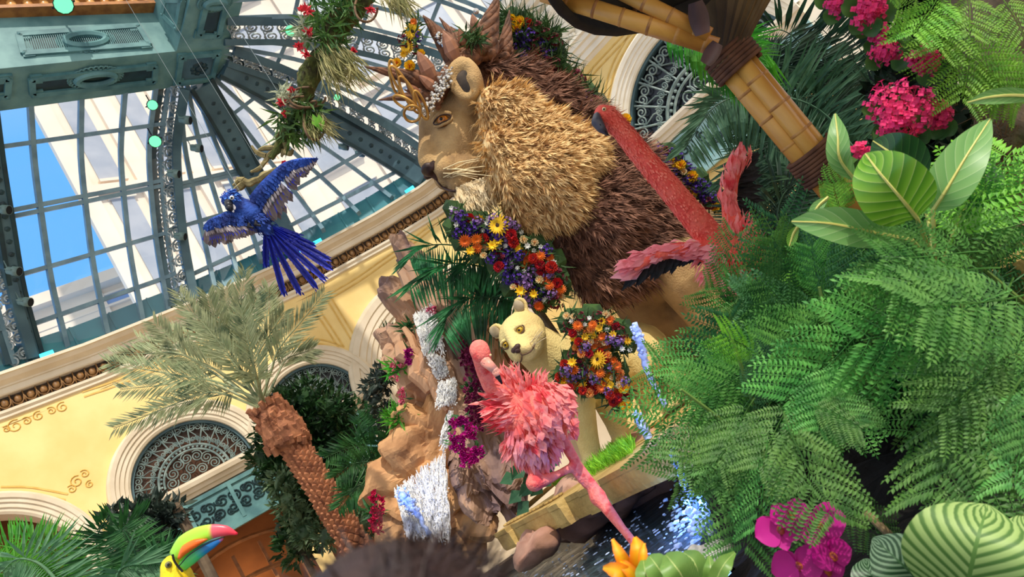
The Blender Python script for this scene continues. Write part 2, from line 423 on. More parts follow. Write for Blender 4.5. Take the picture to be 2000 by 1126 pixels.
# arches
def archring(k, rin, steps, a0=0, a1=pi, m=0):
    uc, hc, r, sl = ARCH[k]; mb = MB(); rows = []
    for i in range(41):
        a = a0 + (a1 - a0) * i / 40; rows.append([W(uc + (rin + dr) * cos(a), hc + (rin + dr) * sin(a), o) for dr, o in steps])
    mb.sheet(rows); return mb
STEP = [(-.04, -.35), (-.04, .03), (.0, .06), (.05, .06), (.06, .09), (.13, .09), (.14, .12), (.20, .12), (.21, .15), (.28, .16), (.30, .13), (.33, .1), (.35, 0)]
def grille(k, mb):
    uc, hc, r, sl = ARCH[k]; q = lambda a, p: W(uc + p * r * cos(a), hc + p * r * sin(a), -.1)
    rr = .0115 * r / 1.1
    am = math.asin(max(-1, min(1, (sl - hc) / r)))
    for p, w in ((1.0, 2.2), (.56, 2), (.48, 1.6)): mb.tube([q(pi * i / 36, p) for i in range(37)], rr * w, 5)
    ns = 13
    for i in range(ns):
        a = pi * (i + .0) / (ns - 1); mb.tube([q(a, .56), q(a, .78), q(a, 1)], rr * 1.1, 4)
    for i in range(ns - 1):
        a = pi * (i + .5) / (ns - 1)
        for p, s in ((.86, .105), (.66, .07)):
            for sg in (1, -1):
                c = (uc + p * r * cos(a + sg * .055), hc + p * r * sin(a + sg * .055))
                curl(c[0], c[1], s * r * .62, 1.7, a + sg * 1.2, sg, -.1, rr * .85, mb)
        mb.tube([q(a - .09, .60), q(a - .02, .72), q(a + .1, .80), q(a + .08, .94)], rr * .8, 4)
    for i in range(24):
        mb.ell(q(pi * (i + .5) / 24, .52), rr * 2.2, None, 1)
    for p, n_, s in ((.36, 7, .1), (.17, 3, .09)):
        for i in range(n_):
            a = pi * (i + .5) / n_; c = (uc + p * r * cos(a), hc + p * r * sin(a)); curl(c[0], c[1], s * r, 2, a, 1 if i % 2 else -1, -.1, rr * .85, mb)
    mb.tube([W(uc - r, sl + .04, -.1), W(uc + r, sl + .04, -.1)], rr * 2, 4)
    return mb
SILL = [(0, -.25), (.1, -.24), (.12, -.18), (.18, -.17), (.2, -.1), (.27, -.09), (.3, -.02), (.3, .03), (-.3, .03)]
for k in ARCH:
    uc, hc, r, sl = ARCH[k]
    if sl is None: continue
    n_ = {2: 1, 3: 2, 5: 3}[k]
    m2 = MB(); m2.add([W(uc - r - .1, sl - .1, -.22), W(uc, sl - .1, -.22), W(uc + r + .1, sl - .1, -.22), W(uc + r + .1, hc + r + .1, -.22), W(uc, hc + r + .1, -.22), W(uc - r - .1, hc + r + .1, -.22)], [(0, 1, 4, 5), (1, 2, 3, 4)])
    win = struct(m2, 'window_%d' % n_, mat('smoked pane', (70, 40, 20), rough=.3) if k == 2 else M_dark)
    a0 = math.asin(max(-1, min(1, (sl - hc) / r)))
    struct(archring(k, r, STEP, min(a0, 0) if k != 5 else .2, (pi - min(a0, 0)) if k != 5 else pi - .2), 'arch_molding', M_beige if k != 5 else M_cream, parent=win)
    if k == 2: pass
    struct(archring(k, r - .09, [(0, -.2), (0, -.04), (.06, -.04)], 0, pi), 'frame', M_steel, parent=win)
    struct(grille(k, MB()), 'grille', M_iron, parent=win)
    struct(sweep([(o, sl + h) for o, h in SILL], uc - r - .25, uc + r + .25, .2), 'sill', M_beige if k != 5 else M_cream, parent=win)
    # teal transom with scrolls under the sill
    mb = sweep([(.02, sl - 1.12), (.14, sl - 1.12), (.14, sl - 1.06), (.1, sl - 1.05), (.1, sl - .95), (.06, sl - .94), (.06, sl - .36), (.1, sl - .35), (.1, sl - .27), (.05, sl - .26)], uc - r - .22, uc + r + .22, .2)
    for s in (-1, -.33, .33, 1): mb.bar(W(uc + s * (r + .1), sl - 1.0, .08), W(uc + s * (r + .1), sl - .3, .08), .07, .06, WN(uc))
    struct(mb, 'transom', M_teal if k != 5 else mat('pale teal metal', (150, 188, 190), (128, 168, 172), 3, .5), parent=win)
    m3 = MB()
    for i in range(18):
        u = uc - r + (i + .5) * 2 * r / 18
        curl(u, sl - .65 + .1 * (-1) ** i, .11, 1.7, i * 1.3, (-1) ** i, .075, .018, m3)
        curl(u + .05, sl - .65 - .13 * (-1) ** i, .07, 1.5, i, -(-1) ** i, .075, .014, m3)
    struct(m3, 'scrollwork', M_teald, parent=win)
for k, nme in ((1, 'trim_8'), (4, 'trim_9')):
    uc, hc, r, sl = ARCH[k]
    mb = archring(k, r, STEP if k == 1 else [(-.2, -.3), (-.2, -.05), (-.1, -.05), (-.1, .0), (0, .02), (.02, .05), (.1, .05), (.12, .08), (.25, .09), (.27, .12), (.4, .13), (.42, .1), (.48, .06), (.5, 0)])
    for s in (-1, 1):
        a, b = (r - .04, r + .35) if k == 1 else (r - .2, r + .5)
        um = uc + s * (a + b) / 2; w2 = (b - a) / 2
        mb.box(W(um, (hc - 1.7) / 2, .02), (W(um + w2, 0) - W(um - w2, 0)) / 2, WN(um) * .13, UP * (hc + 1.7) / 2)
    struct(mb, nme, M_beige)
uc, hc, r, sl = ARCH[4]
mb = MB(); mb.add([W(uc - r, -1.7, -.3), W(uc + r, -1.7, -.3), W(uc + r, hc + r, -.3), W(uc - r, hc + r, -.3)], [(0, 1, 2, 3)]); struct(mb, 'wall_niche', M_beige)
# glazed shopfront under the second arch
mb = MB()
for i in range(5):
    u = 10.4 - 1.0 + i * .5; mb.bar(W(u, -1.7, -.9), W(u, 1.75, -.9), .07, .06, UP.cross(WN(u)))
for h in (1.0, 1.7): mb.tube([W(9.3 + i * .22, h + .25 * sin(pi * i / 10), -.9) for i in range(11)], .05, 6)
struct(mb, 'door_1', mat('carved wood', (150, 100, 62), (120, 78, 46), 6, .5))
for u, h, e in ((10.4, 1.2, 26), (7.0, 1.8, 14), (12.9, .8, 10), (10.4, 3.9, 10)):
    ld = bpy.data.lights.new('shop lamp', 'POINT'); ld.energy = e; ld.color = (1, .62, .3); ld.shadow_soft_size = .15
    lo_ = bpy.data.objects.new('shop lamp', ld); COL.objects.link(lo_); lo_.location = W(u, h, -.95 if h < 3 else -.5)
# pale wall panel at the far right of the hall
mb = MB(); q = [(.03, -1.7), (.05, 4.9), (.0, 5.0)]; mb = sweep(q, 25.35, 27.5); struct(mb, 'trim_18', M_cream)
# floor
mb = MB(); mb.add([(-16, -6, 0), (14, -6, 0), (14, 20, 0), (-16, 20, 0)], [(0, 1, 2, 3)])
struct(mb, 'floor', mat('marble floor', (196, 176, 150), (170, 150, 124), 1.5, .3))
# ------------------------------------------------------------ roof ribs, glazing
def curve(pts, k=5): return smoothpath([PH(*p) for p in pts], k)
RA = curve([(66, 705, 6.6), (30, 575, 7.7), (8, 450, 8.6), (-12, 330, 9.4), (-28, 215, 10.0)])
RB = curve([(357, 592, 6.5), (337, 480, 7.7), (326, 380, 8.6), (322, 280, 9.4), (338, 165, 10.0)])
R1 = curve([(560, 482, 6.6), (530, 415, 7.8), (490, 340, 8.7), (445, 255, 9.4), (392, 165, 10.0)])
R2 = curve([(832, 352, 6.6), (745, 297, 7.8), (640, 238, 8.8), (540, 185, 9.5), (436, 130, 10.0)])
RE = curve([(1010, 215, 6.6), (890, 140, 8.0), (760, 98, 9.0), (600, 66, 9.7), (440, 62, 10.0)])
RF = curve([(1070, 40, 6.9), (960, -20, 8.0), (820, -70, 9.0), (640, -110, 9.7), (475, -80, 10.0)])
HUB = PH(432, 158, 10)
def beam(path, w, h, mb, nrm, m=0):
    rows = []
    for i, p in enumerate(path):
        d = (path[min(i + 1, len(path) - 1)] - path[max(i - 1, 0)]).normalized()
        x = d.cross(nrm(p)).normalized(); y = x.cross(d).normalized()
        rows.append([p + x * w / 2 + y * h / 2, p - x * w / 2 + y * h / 2, p - x * w / 2 - y * h / 2, p + x * w / 2 - y * h / 2])
    mb.sheet(rows, m, True)
    for r in (rows[0], rows[-1]): mb.add(r, [(0, 1, 2, 3)], m)
CEN = V((0, 6, 6))
inw = lambda p: (CEN - p).normalized()
def solidrib(path, n_, w=.5):
    mb = MB(); beam(path, w, .34, mb, inw)
    q = [p + inw(p) * .17 for p in path]
    m2 = MB()
    for o in (-w / 2 + .04, w / 2 - .04):
        r = [p + (path[min(i + 1, len(path) - 1)] - path[max(i - 1, 0)]).normalized().cross(inw(p)).normalized() * o for i, p in enumerate(q)]
        beam(r, .07, .05, m2, inw)
    for i in range(2, len(q) - 2, 1):
        m2.ell(q[i], (.06, .06, .03), frame(inw(q[i])), 1)
    o = struct(mb, 'trim_%d' % n_, M_steel); struct(m2, 'rib_edging', M_teald, parent=o)
def lattice(path, n_, w=.42, side=0):
    """two rails with scroll filling between, in the plane of the rib"""
    mb = MB(); L = len(path); A = []; B = []
    for i, p in enumerate(path):
        d = (path[min(i + 1, L - 1)] - path[max(i - 1, 0)]).normalized(); x = d.cross(inw(p)).normalized(); y = inw(p); y = (y - d * y.dot(d)).normalized()
        e = (x * .78 + y * .62).normalized(); A.append(p - e * w / 2); B.append(p + e * w / 2)
    beam(A, .12, .14, mb, inw); beam(B, .16, .16, mb, inw)
    dn = []; 
    o = struct(mb, 'trim_%d' % n_, M_steel)
    m2 = MB(); A2 = smoothpath(A, 3); B2 = smoothpath(B, 3); tot = sum((A2[i + 1] - A2[i]).length for i in range(len(A2) - 1))
    nn = int(tot / (w * .62))
    for i in range(nn):
        t = (i + .5) / nn * (len(A2) - 1); k = int(t); a, b = A2[k], B2[k]; c = (a + b) / 2; e = (b - a) / 2; d = (A2[min(k + 1, len(A2) - 1)] - A2[max(k - 1, 0)]).normalized() * e.length
        for s in (1, -1):
            m2.tube([c + e * (s * .42 + cos(q) * .5 * (1 - q / 14)) + d * (sin(q) * .62 * (1 - q / 14) + s * .2) for q in [j * .6 for j in range(0, 19)]], .02, 4, cap=False)
        m2.tube([a, c + d * .5, b], .016, 4, cap=False)
    struct(m2, 'lattice', mat('silver lattice', (176, 184, 182), (130, 140, 142), 8, .4, metal=.3), parent=o)
solidrib(RA, 10, .3); lattice(RB, 11, .5); solidrib(R1, 12, .52); solidrib(R2, 13, .5); lattice(RE, 14, .5)
up2 = curve([(840, 318, 6.9), (760, 262, 7.9), (655, 200, 8.8), (555, 150, 9.5), (450, 112, 9.95)]); lattice(up2, 15, .34)
lattice(curve([(40, 705, 6.6), (5, 590, 7.6), (-22, 470, 8.6), (-45, 330, 9.4), (-60, 215, 10)]), 16, .4)
def bay(A, B, us, vs, n_, trans=.0, inset=.1):
    """glass between two ribs; us, vs are the mullion positions"""
    NN = 16
    def S(u, v):
        t = v * (len(A) - 1); k = min(int(t), len(A) - 2); a = A[k].lerp(A[k + 1], t - k)
        t = v * (len(B) - 1); k = min(int(t), len(B) - 2); b = B[k].lerp(B[k + 1], t - k)
        p = a.lerp(b, u); return p - inw(p) * inset
    mb = MB(); mb.sheet([[S(u / 8, v / NN) for u in range(9)] for v in range(NN + 1)])
    o = struct(mb, 'window_%d' % n_, M_glass)
    m2 = MB()
    for u in us: beam([S(u, v / NN) for v in range(NN + 1)], .085, .13, m2, inw)
    for v in vs: beam([S(u / 8, v) for u in range(9)], .13 if v in (.5,) else .075, .12, m2, inw)
    struct(m2, 'mullion', mat('mullion steel', (122, 150, 160), (96, 124, 138), 3, .4), parent=o)
    return S
bay(RA, RB, (.03, .22, .48, .72, .9, .98), (.13, .32, .55, .575, .84), 4)
bay(RB, R1, (.08, .3, .52, .75, .95), (.1, .33, .52, .54, .75), 5)
bay(R1, R2, (.04, .25, .5, .74, .97), (.12, .3, .55, .56, .8), 6)
bay(R2, RE, (.12, .3, .42, .6, .8), (.3, .42, .6, .8), 7)
bay(RE, RF, (.12, .2, .45, .7, .78), (.2, .4, .6, .8), 8)
RZ = curve([(-60, 715, 6.6), (-110, 585, 7.7), (-150, 460, 8.6), (-190, 340, 9.4), (-230, 225, 10.0)])
bay(RZ, RA, (.3, .7), (.13, .32, .55, .84), 9)
# ------------------------------------------------------------ ceiling beams
def onplane(x, y, p0, n):
    r = ray(x, y); return CAM + r * ((p0 - CAM).dot(n) / r.dot(n))
a0, a1, b0, b1, c0, d0 = [PH(*p, 10.0) for p in ((27, 213), (432, 158), (0, 130), (345, 100), (475, 0), (390, 0))]
e1 = (a1 - a0).normalized(); e2 = (c0 - a1).normalized()
a0 = a0 - e1 * 5; b0 = b0 - e1 * 5; c0 = c0 + e2 * 4; d0 = d0 + e2 * 4
H_ = UP * 1.5
mb = MB()
mb.add([a0, a1, b1, b0, a0 + H_, a1 + H_, b1 + H_, b0 + H_], [(0, 3, 2, 1), (0, 1, 5, 4), (2, 3, 7, 6), (4, 5, 6, 7), (0, 4, 7, 3)])
mb.add([a1, c0, d0, b1, a1 + H_, c0 + H_, d0 + H_, b1 + H_], [(0, 3, 2, 1), (0, 1, 5, 4), (2, 3, 7, 6), (4, 5, 6, 7), (1, 2, 6, 5)])
beam1 = struct(mb, 'ceiling', mat('teal ceiling beam', (108, 148, 146), (80, 122, 124), 2.5, .5))
n1 = V((0, 0, -1)); s1 = UP.cross(e1).normalized(); s1 = s1 if s1.dot(CAM - b1) > 0 else -s1
s2 = UP.cross(e2).normalized(); s2 = s2 if s2.dot(CAM - b1) > 0 else -s2
def panel(px, p0, n, oval, mats, slats):
    q = [onplane(x, y, p0, n) + n * .02 for x, y in px]
    m1 = MB(); m1.add(q, [(0, 1, 2, 3)]); struct(m1, 'panel', mats, parent=beam1)
    m2 = MB(); cyc = q + [q[0]]
    for i in range(4):
        m2.bar(cyc[i], cyc[i + 1], .1, .09, n); m2.ell(q[i] + n * .03, .035, None, 1)
        c = q[i].lerp((q[0] + q[2]) / 2, .07); m2.box(c, (q[1] - q[0]).normalized() * .09, (q[3] - q[0]).normalized() * .09, n * .03)
    if oval:
        ox, oy, rx, ry = oval; o = onplane(ox, oy, p0, n) + n * .03; X = (q[1] - q[0]).normalized(); Y = n.cross(X)
        rx = abs((onplane(ox + rx, oy, p0, n) - onplane(ox, oy, p0, n)).length); ry = rx * .42
        ring = [o + X * cos(a) * rx + Y * sin(a) * ry for a in [i * 2 * pi / 32 for i in range(33)]]
        m2.tube([p + n * .03 for p in ring], .06, 6, cap=False)
        for i in range(32):
            a = i * 2 * pi / 32; c = o + X * cos(a) * (rx + .1) + Y * sin(a) * (ry + .1)
            m2.tube([c + X * cos(b) * .06 * (1 - b / 9) + Y * sin(b) * .06 * (1 - b / 9) for b in [j * .8 for j in range(9)]], .016, 4, cap=False)
    struct(m2, 'panel_molding', M_teal, parent=beam1)
    if slats:
        m3 = MB()
        for i in range(slats):
            t = (i + .5) / slats; m3.bar(q[0].lerp(q[1], t) + n * .02, q[3].lerp(q[2], t) + n * .02, .014, .02, n)
        struct(m3, 'slats', M_teal, parent=beam1)
panel([(60, 152), (302, 126), (300, 157), (62, 182)], b1, n1, (185, 150, 36, 13), M_teald, 0)
panel([(37, 71), (270, 54), (292, 90), (47, 108)], b1, s1, (168, 82, 40, 15), M_teald, 60)
panel([(402, 2), (440, 0), (425, 68), (386, 66)], b1, n1, (418, 4, 18, 10), M_teald, 0)
panel([(328, 0), (358, 0), (348, 55), (322, 28)], b1, s2, None, M_teald, 24)
panel([(-140, 165), (15, 150), (12, 185), (-140, 205)], b1, n1, None, M_teald, 0)
panel([(352, 108), (425, 102), (412, 152), (345, 160)], a1, n1, None, M_steel, 0)
m2 = MB(); o = onplane(388, 133, a1, n1)
for i in range(8): m2.ell(o + V((cos(i * pi / 4), sin(i * pi / 4), 0)) * .12, (.08, .08, .05), None, 1)
m2.ell(o, .09, None, 1); struct(m2, 'rosette', M_teald, True, parent=beam1)
# brown egg molding of the coffer
e0, e3 = onplane(-60, 20, b1, s1), onplane(300, 8, b1, s1); ed = (e3 - e0).normalized(); en = s1; eu = ed.cross(en); eu = eu if eu.z > 0 else -eu
mb = MB(); L_ = (e3 - e0).length
mb.box((e0 + e3) / 2 + en * .03, ed * L_ / 2, eu * .17, en * .03); mb.box((e0 + e3) / 2 + en * .12 - eu * .19, ed * L_ / 2, eu * .035, en * .12)
mb.box((e0 + e3) / 2 + en * .1 + eu * .3, ed * L_ / 2, eu * .12, en * .2)
cf = struct(mb, 'trim_17', mat('golden brown wood', (176, 116, 56), (140, 86, 40), 6, .4))
mb = MB(); k = int(L_ / .235)
for i in range(k):
    c = e0 + ed * (i + .5) * L_ / k + en * .08
    mb.ell(c, (.085, .06, .13), (ed, en, eu), 2)
    mb.tube([c + ed * cos(a) * .115 + eu * sin(a) * .155 for a in [pi * 1.05 + j * .35 * pi / 2.2 for j in range(7)]], .018, 4)
struct(mb, 'egg_molding', mat('amber egg', (214, 160, 92), (186, 124, 62), 5, .3), True, parent=cf)
# stage lights
M_lens = mat('green lit lens', (110, 245, 170), emit=.9)
M_can = mat('grey lamp can', (120, 146, 140), (88, 110, 108), 5, .5)
M_canb = mat('black lamp can', (24, 26, 32), rough=.5)
def spot(x, y, h, aim, r, lit, lab, black=False, d=None):
    c = P(x, y, d) if d else PH(x, y, h); t = thing('spotlight', c, lab, 'spotlight', None); a = (aim).normalized(); ax = frame(a)
    mb = MB(); mb.lathe(c, [(.3 * r, -2.6 * r), (.8 * r, -2.5 * r), (.85 * r, -1.5 * r), (r, -1.4 * r), (r, 0), (.9 * r, .02 * r)], 12, ax); mb.build('housing', M_canb if black else M_can, t, True)
    mb = MB(); mb.lathe(c, [(0.001, .01 * r), (.9 * r, 0)], 12, ax); mb.build('lens', M_lens if lit else M_black, t)
    mb = MB(); mb.tube([c - a * r + ax[0] * r * 1.1, c - a * r + ax[0] * r * 1.1 - a * r * 1.4, c - a * r * 2.4, c - a * r * 2.4 - ax[0] * r * 1.1, c - a * r - ax[0] * r * 1.1], .12 * r, 5)
    mb.tube([c - a * r * 2.4, c - a * r * 2.4 + UP * r * 2.5], .12 * r, 5); mb.build('bracket', M_canb if black else M_can, t)
TOC = lambda x, y, h: (CAM - PH(x, y, h))
spot(124, 9, 10.6, TOC(124, 9, 10.6), .16, 1, 'green lit spotlight on the brown coffer molding', True)
spot(298, 205, 9.4, TOC(298, 205, 9.4) + V((1, 0, -1)), .10, 1, 'green lit spotlight just below the ceiling beam', True)
spot(303, 276, 9.0, TOC(303, 276, 9) + V((0, 0, -2)), .12, 1, 'green lit spotlight beside the tall lattice rib, lower of two', True)
spot(568, 60, 9.3, TOC(568, 60, 9.3), .11, 1, 'green lit spotlight behind the mossy branch near the top')
spot(658, 190, 8.6, TOC(658, 190, 8.6), .07, 1, 'small green lit spotlight right of the mossy branch')
for x, y, h, lab in ((18, 410, 8.6, 'grey spotlight at the left edge, beside the blue sky panes'), (38, 530, 7.7, 'grey spotlight on the leftmost rib, upper of the low pair'), (60, 590, 7.3, 'grey spotlight on the leftmost rib, lower of the low pair'), (362, 462, 7.6, 'grey spotlight left of the blue macaw wing'), (372, 235, 9.2, 'grey spotlight between the two ribs under the beam corner'), (394, 290, 8.8, 'grey spotlight above the macaw head'), (350, 340, 8.4, 'grey spotlight close beside the tall lattice rib'), (680, 287, 8.3, 'small grey spotlight hanging below the diagonal steel rib'), (712, 300, 8.1, 'small grey spotlight lower on the diagonal steel rib')):
    spot(x, y, h, V((.9, .1, -.75)), .085, 0, lab)
M_led = mat('cyan led', (60, 225, 255), emit=1.6)
for x, y, lab in ((90, 697, 'cyan lamp on the cornice at far left'), (628, 494, 'cyan lamp on the cornice behind the macaw tail, upper'), (603, 511, 'cyan lamp on the cornice behind the macaw tail, lower'), (805, 376, 'cyan lamp on the cornice beside the statue muzzle')):
    u, h = wuv(x, y); mb = MB(); n = WN(u); t = UP.cross(n)
    mb.box(W(u, 6.46, .36), t * .11, n * .04, UP * .045); o = thing('led_lamp', W(u, 6.42, .36), lab, 'lamp'); mb.build('lens', M_led, o)
    mb = MB(); mb.box(W(u, 6.45, .28), t * .12, n * .05, UP * .04); mb.build('housing', M_canb, o)
# ------------------------------------------------------------ towers outside
M_tow = mat('sandstone facade', (236, 218, 196), (226, 206, 184), .2, .8)
M_towg = mat('facade window', (172, 172, 178), (150, 154, 164), .4, .3)
def tower(name, A, B, h0, h1, lab, pw, ph, fw, fh, depth=14, cornice=True, mw=M_towg):
    """facade from plan point A to B, with recessed windows and mouldings"""
    A, B = V((A[0], A[1], 0)), V((B[0], B[1], 0)); e = (B - A); L = e.length; e.normalize(); n = V((e.y, -e.x, 0))
    if n.dot(-A) < 0: n = -n
    o = thing(name, V((A.x, A.y, h0)), lab, 'building')
    mb = MB(); mb.box((A + B) / 2 - n * depth / 2 + UP * (h0 + h1) / 2, e * L / 2, n * depth / 2, UP * (h1 - h0) / 2); mb.build('wall', M_tow, o)
    nx = max(1, int(L / pw)); nz = max(1, int((h1 - h0) / ph)); m2 = MB(); m3 = MB(); px = L / nx; wm = None
    for i in range(nx):
        x = (i + .5) * px
        for j in range(nz):
            z = h0 + (j + .5) * ph
            c = A + e * x + UP * z
            if wm is None:
                m2.box(V((0, 0, 0)), e * fw / 2, n * .12, UP * fh / 2); wm = m2.mesh('window', mw)
            inst(wm, 'window', o, Matrix.Translation(c + n * .02))
            m3.box(c + n * .25 - UP * (fh / 2 + .15), e * (fw / 2 + .2), n * .3, UP * .14)
            m3.box(c + n * .15 + UP * (fh / 2 + .15), e * (fw / 2 + .2), n * .2, UP * .14)
        m3.box(A + e * (i * px) + n * .2 + UP * (h0 + h1) / 2, e * (px - fw) * .22, n * .25, UP * (h1 - h0) / 2)
    for j in range(0, nz + 1, 3): m3.box((A + B) / 2 + n * .3 + UP * (h0 + j * ph), e * L / 2, n * .4, UP * .35)
    if cornice: m3.box((A + B) / 2 + n * .6 + UP * h1, e * (L / 2 + .6), n * 1.2, UP * .7)
    m3.build('moldings', M_tow, o); return o
q1 = PH(118, 210, 62); q2 = PH(108, 348, 62); ee = (q2 - q1).normalized()
tower('hotel_tower', (PH(560, 300, 40).x, PH(560, 300, 40).y), (PH(560, 300, 40).x + 66, PH(560, 300, 40).y + 14), -2, 92, 'tall pale hotel tower seen through the roof glass behind the crowned statue', 8.2, 7.6, 4.2, 4.6)
tower('hotel_wing', (PH(150, 348, 40).x, PH(150, 348, 40).y), (PH(560, 300, 40).x - .1, PH(560, 300, 40).y + .4), -2, 84, 'pale hotel wing with tall window strips seen through the left roof glass', 4.2, 14.0, 1.9, 12.0, 1.2)
o = tower('office_tower', (PH(-60, 470, 46).x * 1.3, PH(-60, 470, 46).y * 1.3), (PH(175, 400, 46).x * 1.3, PH(175, 400, 46).y * 1.3), -2, 50, 'bluish banded tower low behind the leftmost roof panes', 60, 3.0, 60, 1.4, mw=mat('blue glass band', (110, 150, 206), rough=.2))
# ============================================================ BIG STATUES
def dent(mb, c, r, push):
    """soft push of the surface near c"""
    for v in mb.v:
        q = (v - c).length / r
        if q < 1.6: v += push * math.exp(-3 * q * q)
def roughen(mb, amp, sc_, sd_=0):
    for v in mb.v:
        q = v * sc_ + V((sd_, sd_ * .7, 0)); v += V((noise.noise(q), noise.noise(q + V((31, 0, 0))), noise.noise(q + V((0, 47, 0))))) * amp
def groove(mb, pts, r, push):
    for v in mb.v:
        q = min((v - p).length for p in pts) / r
        if q < 1.6: v += push * math.exp(-3 * q * q)
M_lion = mat('tan velvet hide', (190, 156, 106), (136, 108, 74), 2.6, .9, .5, 60, c3=(172, 138, 92))
M_lness = mat('pale gold hide', (226, 204, 136), (204, 176, 112), 2.5, .9, .45, 60)
M_nose = mat('dark brown nose', (70, 44, 36), (46, 28, 24), 8, .5)
M_eye = mat('amber eye', (190, 120, 40), (150, 84, 24), 30, .12)
M_pupil = mat('pupil', (14, 10, 8), rough=.1)
M_lid = mat('pale lid', (214, 190, 146), (190, 160, 112), 10, .7)
M_whisk = mat('whisker straw', (226, 206, 160), rough=.6)
M_inear = mat('dark inner ear', (82, 70, 60), (50, 44, 40), 8, .9)
M_cream_mane = mat('cream pampas plume', (238, 208, 152), (176, 126, 82), 16, .9, trans=.15, lo=.42, hi=.68, c3=(220, 182, 122))
M_brown_mane = mat('brown pampas plume', (158, 114, 92), (78, 52, 42), 9, .9, trans=.1, lo=.36, hi=.66, c3=(128, 90, 72))
M_tuft = mat('white cream tuft', (238, 222, 186), (216, 190, 144), 12, .9, trans=.15)
psi = radians(20); LD = 7.4; LS = LD / FPX
LF = V((-cos(psi), -sin(psi), 0)); LN = V((sin(psi), -cos(psi), 0)); LO = P(884, 250, LD)
def lh(a, b, c=0): return LO + (LF * a + UP * b + LN * c) * LS
LAX = (LF, LN, UP)
def rpx(r, d): return r * d / FPX
foot_z = 1.36
lion = thing('lion_statue', V((P(1330, 700, 7.6).x, P(1330, 700, 7.6).y, foot_z)), 'giant tan lion statue with a cream and brown plume mane', 'statue')
mb = MB()
def E_(a, b, c, ra, rb, rc, both=True):
    for s in ((1, -1) if both and c else (1,)):
        mb.ell(lh(a, b, c * s), (ra * LS, rc * LS, rb * LS), LAX, 3)
E_(-40, 18, 0, 74, 66, 66); E_(6, -30, 0, 56, 60, 60); E_(20, 22, 26, 28, 16, 24); E_(2, -30, 40, 34, 36, 22)
E_(48, -66, 0, 36, 32, 36); E_(60, -80, 20, 28, 25, 24); E_(40, -96, 26, 26, 18, 20); E_(54, -118, 0, 30, 18, 26); E_(10, -100, 0, 48, 24, 38); E_(-50, -60, 0, 60, 60, 60)
mb.limb([lh(14, 44), lh(44, 8), lh(80, -40)], [34 * LS, 25 * LS, 21 * LS], 12)
E_(80, -52, 0, 16, 14, 22)
# ears
for s in (1, -1):
    ec = P(907, 152, 6.93) if s > 0 else lh(-66, 92, -46); en = (LN * .8 * s + LF * .55).normalized(); ez = (UP * .9 - LF * .25); ez = (ez - en * ez.dot(en)).normalized(); ex = ez.cross(en).normalized()
    mb.ell(ec, (.185, .08, .235), (ex, en, ez), 3); mb.limb([ec - ez * .05 - en * .02 + ex * .02 * s, lh(-58, 48, 44 * s)], [.15, .17], 10); mb.limb([ec - ez * .1 - en * .05, lh(-45, 25, 40 * s)], [.13, .2], 10)
    EAR = EAR + [(ec, en, ex, ez)] if s < 0 else [(ec, en, ex, ez)]
# neck, trunk, legs
pc = [(990, 250, 7.7, 80), (1080, 340, 8.0, 105), (1180, 430, 8.4, 135), (1320, 500, 9.3, 140), (1480, 560, 10.2, 135)]
mb.limb([P(x, y, d) for x, y, d, r in pc], [rpx(r, d) for x, y, d, r in pc], 16)
pc2 = [(1250, 545, 8.9, 80), (1330, 610, 9.4, 105), (1450, 650, 10.0, 120)]; mb.limb([P(x, y, d) for x, y, d, r in pc2], [rpx(r, d) for x, y, d, r in pc2], 16)
def leg(top, mid, foot, r):
    a, b = P(*top), P(*mid); c = P(*foot); mb.limb([a, b, c], r, 14)
def legz(px, py, d, r, kick=0):
    """a leg straight down from a pixel to the plinth"""
    a = P(px, py, d); n = 5
    pts = [a.lerp(V((a.x - kick, a.y, foot_z + .18)), i / (n - 1)) for i in range(n)]; mb.limb(pts, interp(r, len(r), n), 14)
    mb.ell(pts[-1] + V((-.16, -.08, -.02)), (.34, .28, .17), None, 2)
legz(1325, 520, 7.5, [.34, .32, .29, .27, .27]); legz(1290, 520, 8.9, [.46, .4, .34, .3, .28]); legz(1470, 560, 9.6, [.6, .5, .36, .3, .28]); legz(1530, 540, 10.8, [.6, .5, .36, .3, .28])
hb = remesh(mb, .036, 5)
EYE = lh(30, -2, 52)
dent(hb, EYE, .10, (LN * -.75 - LF * .4).normalized() * .07)
dent(hb, lh(56, 2, 26), .09, LN * -.03); dent(hb, lh(40, -30, 50), .12, LN * -.03)
groove(hb, [lh(92, -66, 0), lh(88, -84, 12), lh(74, -98, 24), lh(58, -103, 34), lh(40, -102, 42), lh(24, -96, 48), lh(10, -92, 52)], .045, LN * -.04 + LF * -.012 + UP * .012)
groove(hb, [lh(90, -58, 0), lh(93, -70, 0), lh(90, -82, 0)], .04, LF * -.04)
for ec, en, ex, ez in EAR: dent(hb, ec + en * .06 - ez * .0, .15, en * -.12); dent(hb, ec + en * .05 - ez * .11, .12, en * -.10)
hb.build('body', M_lion, lion, True)
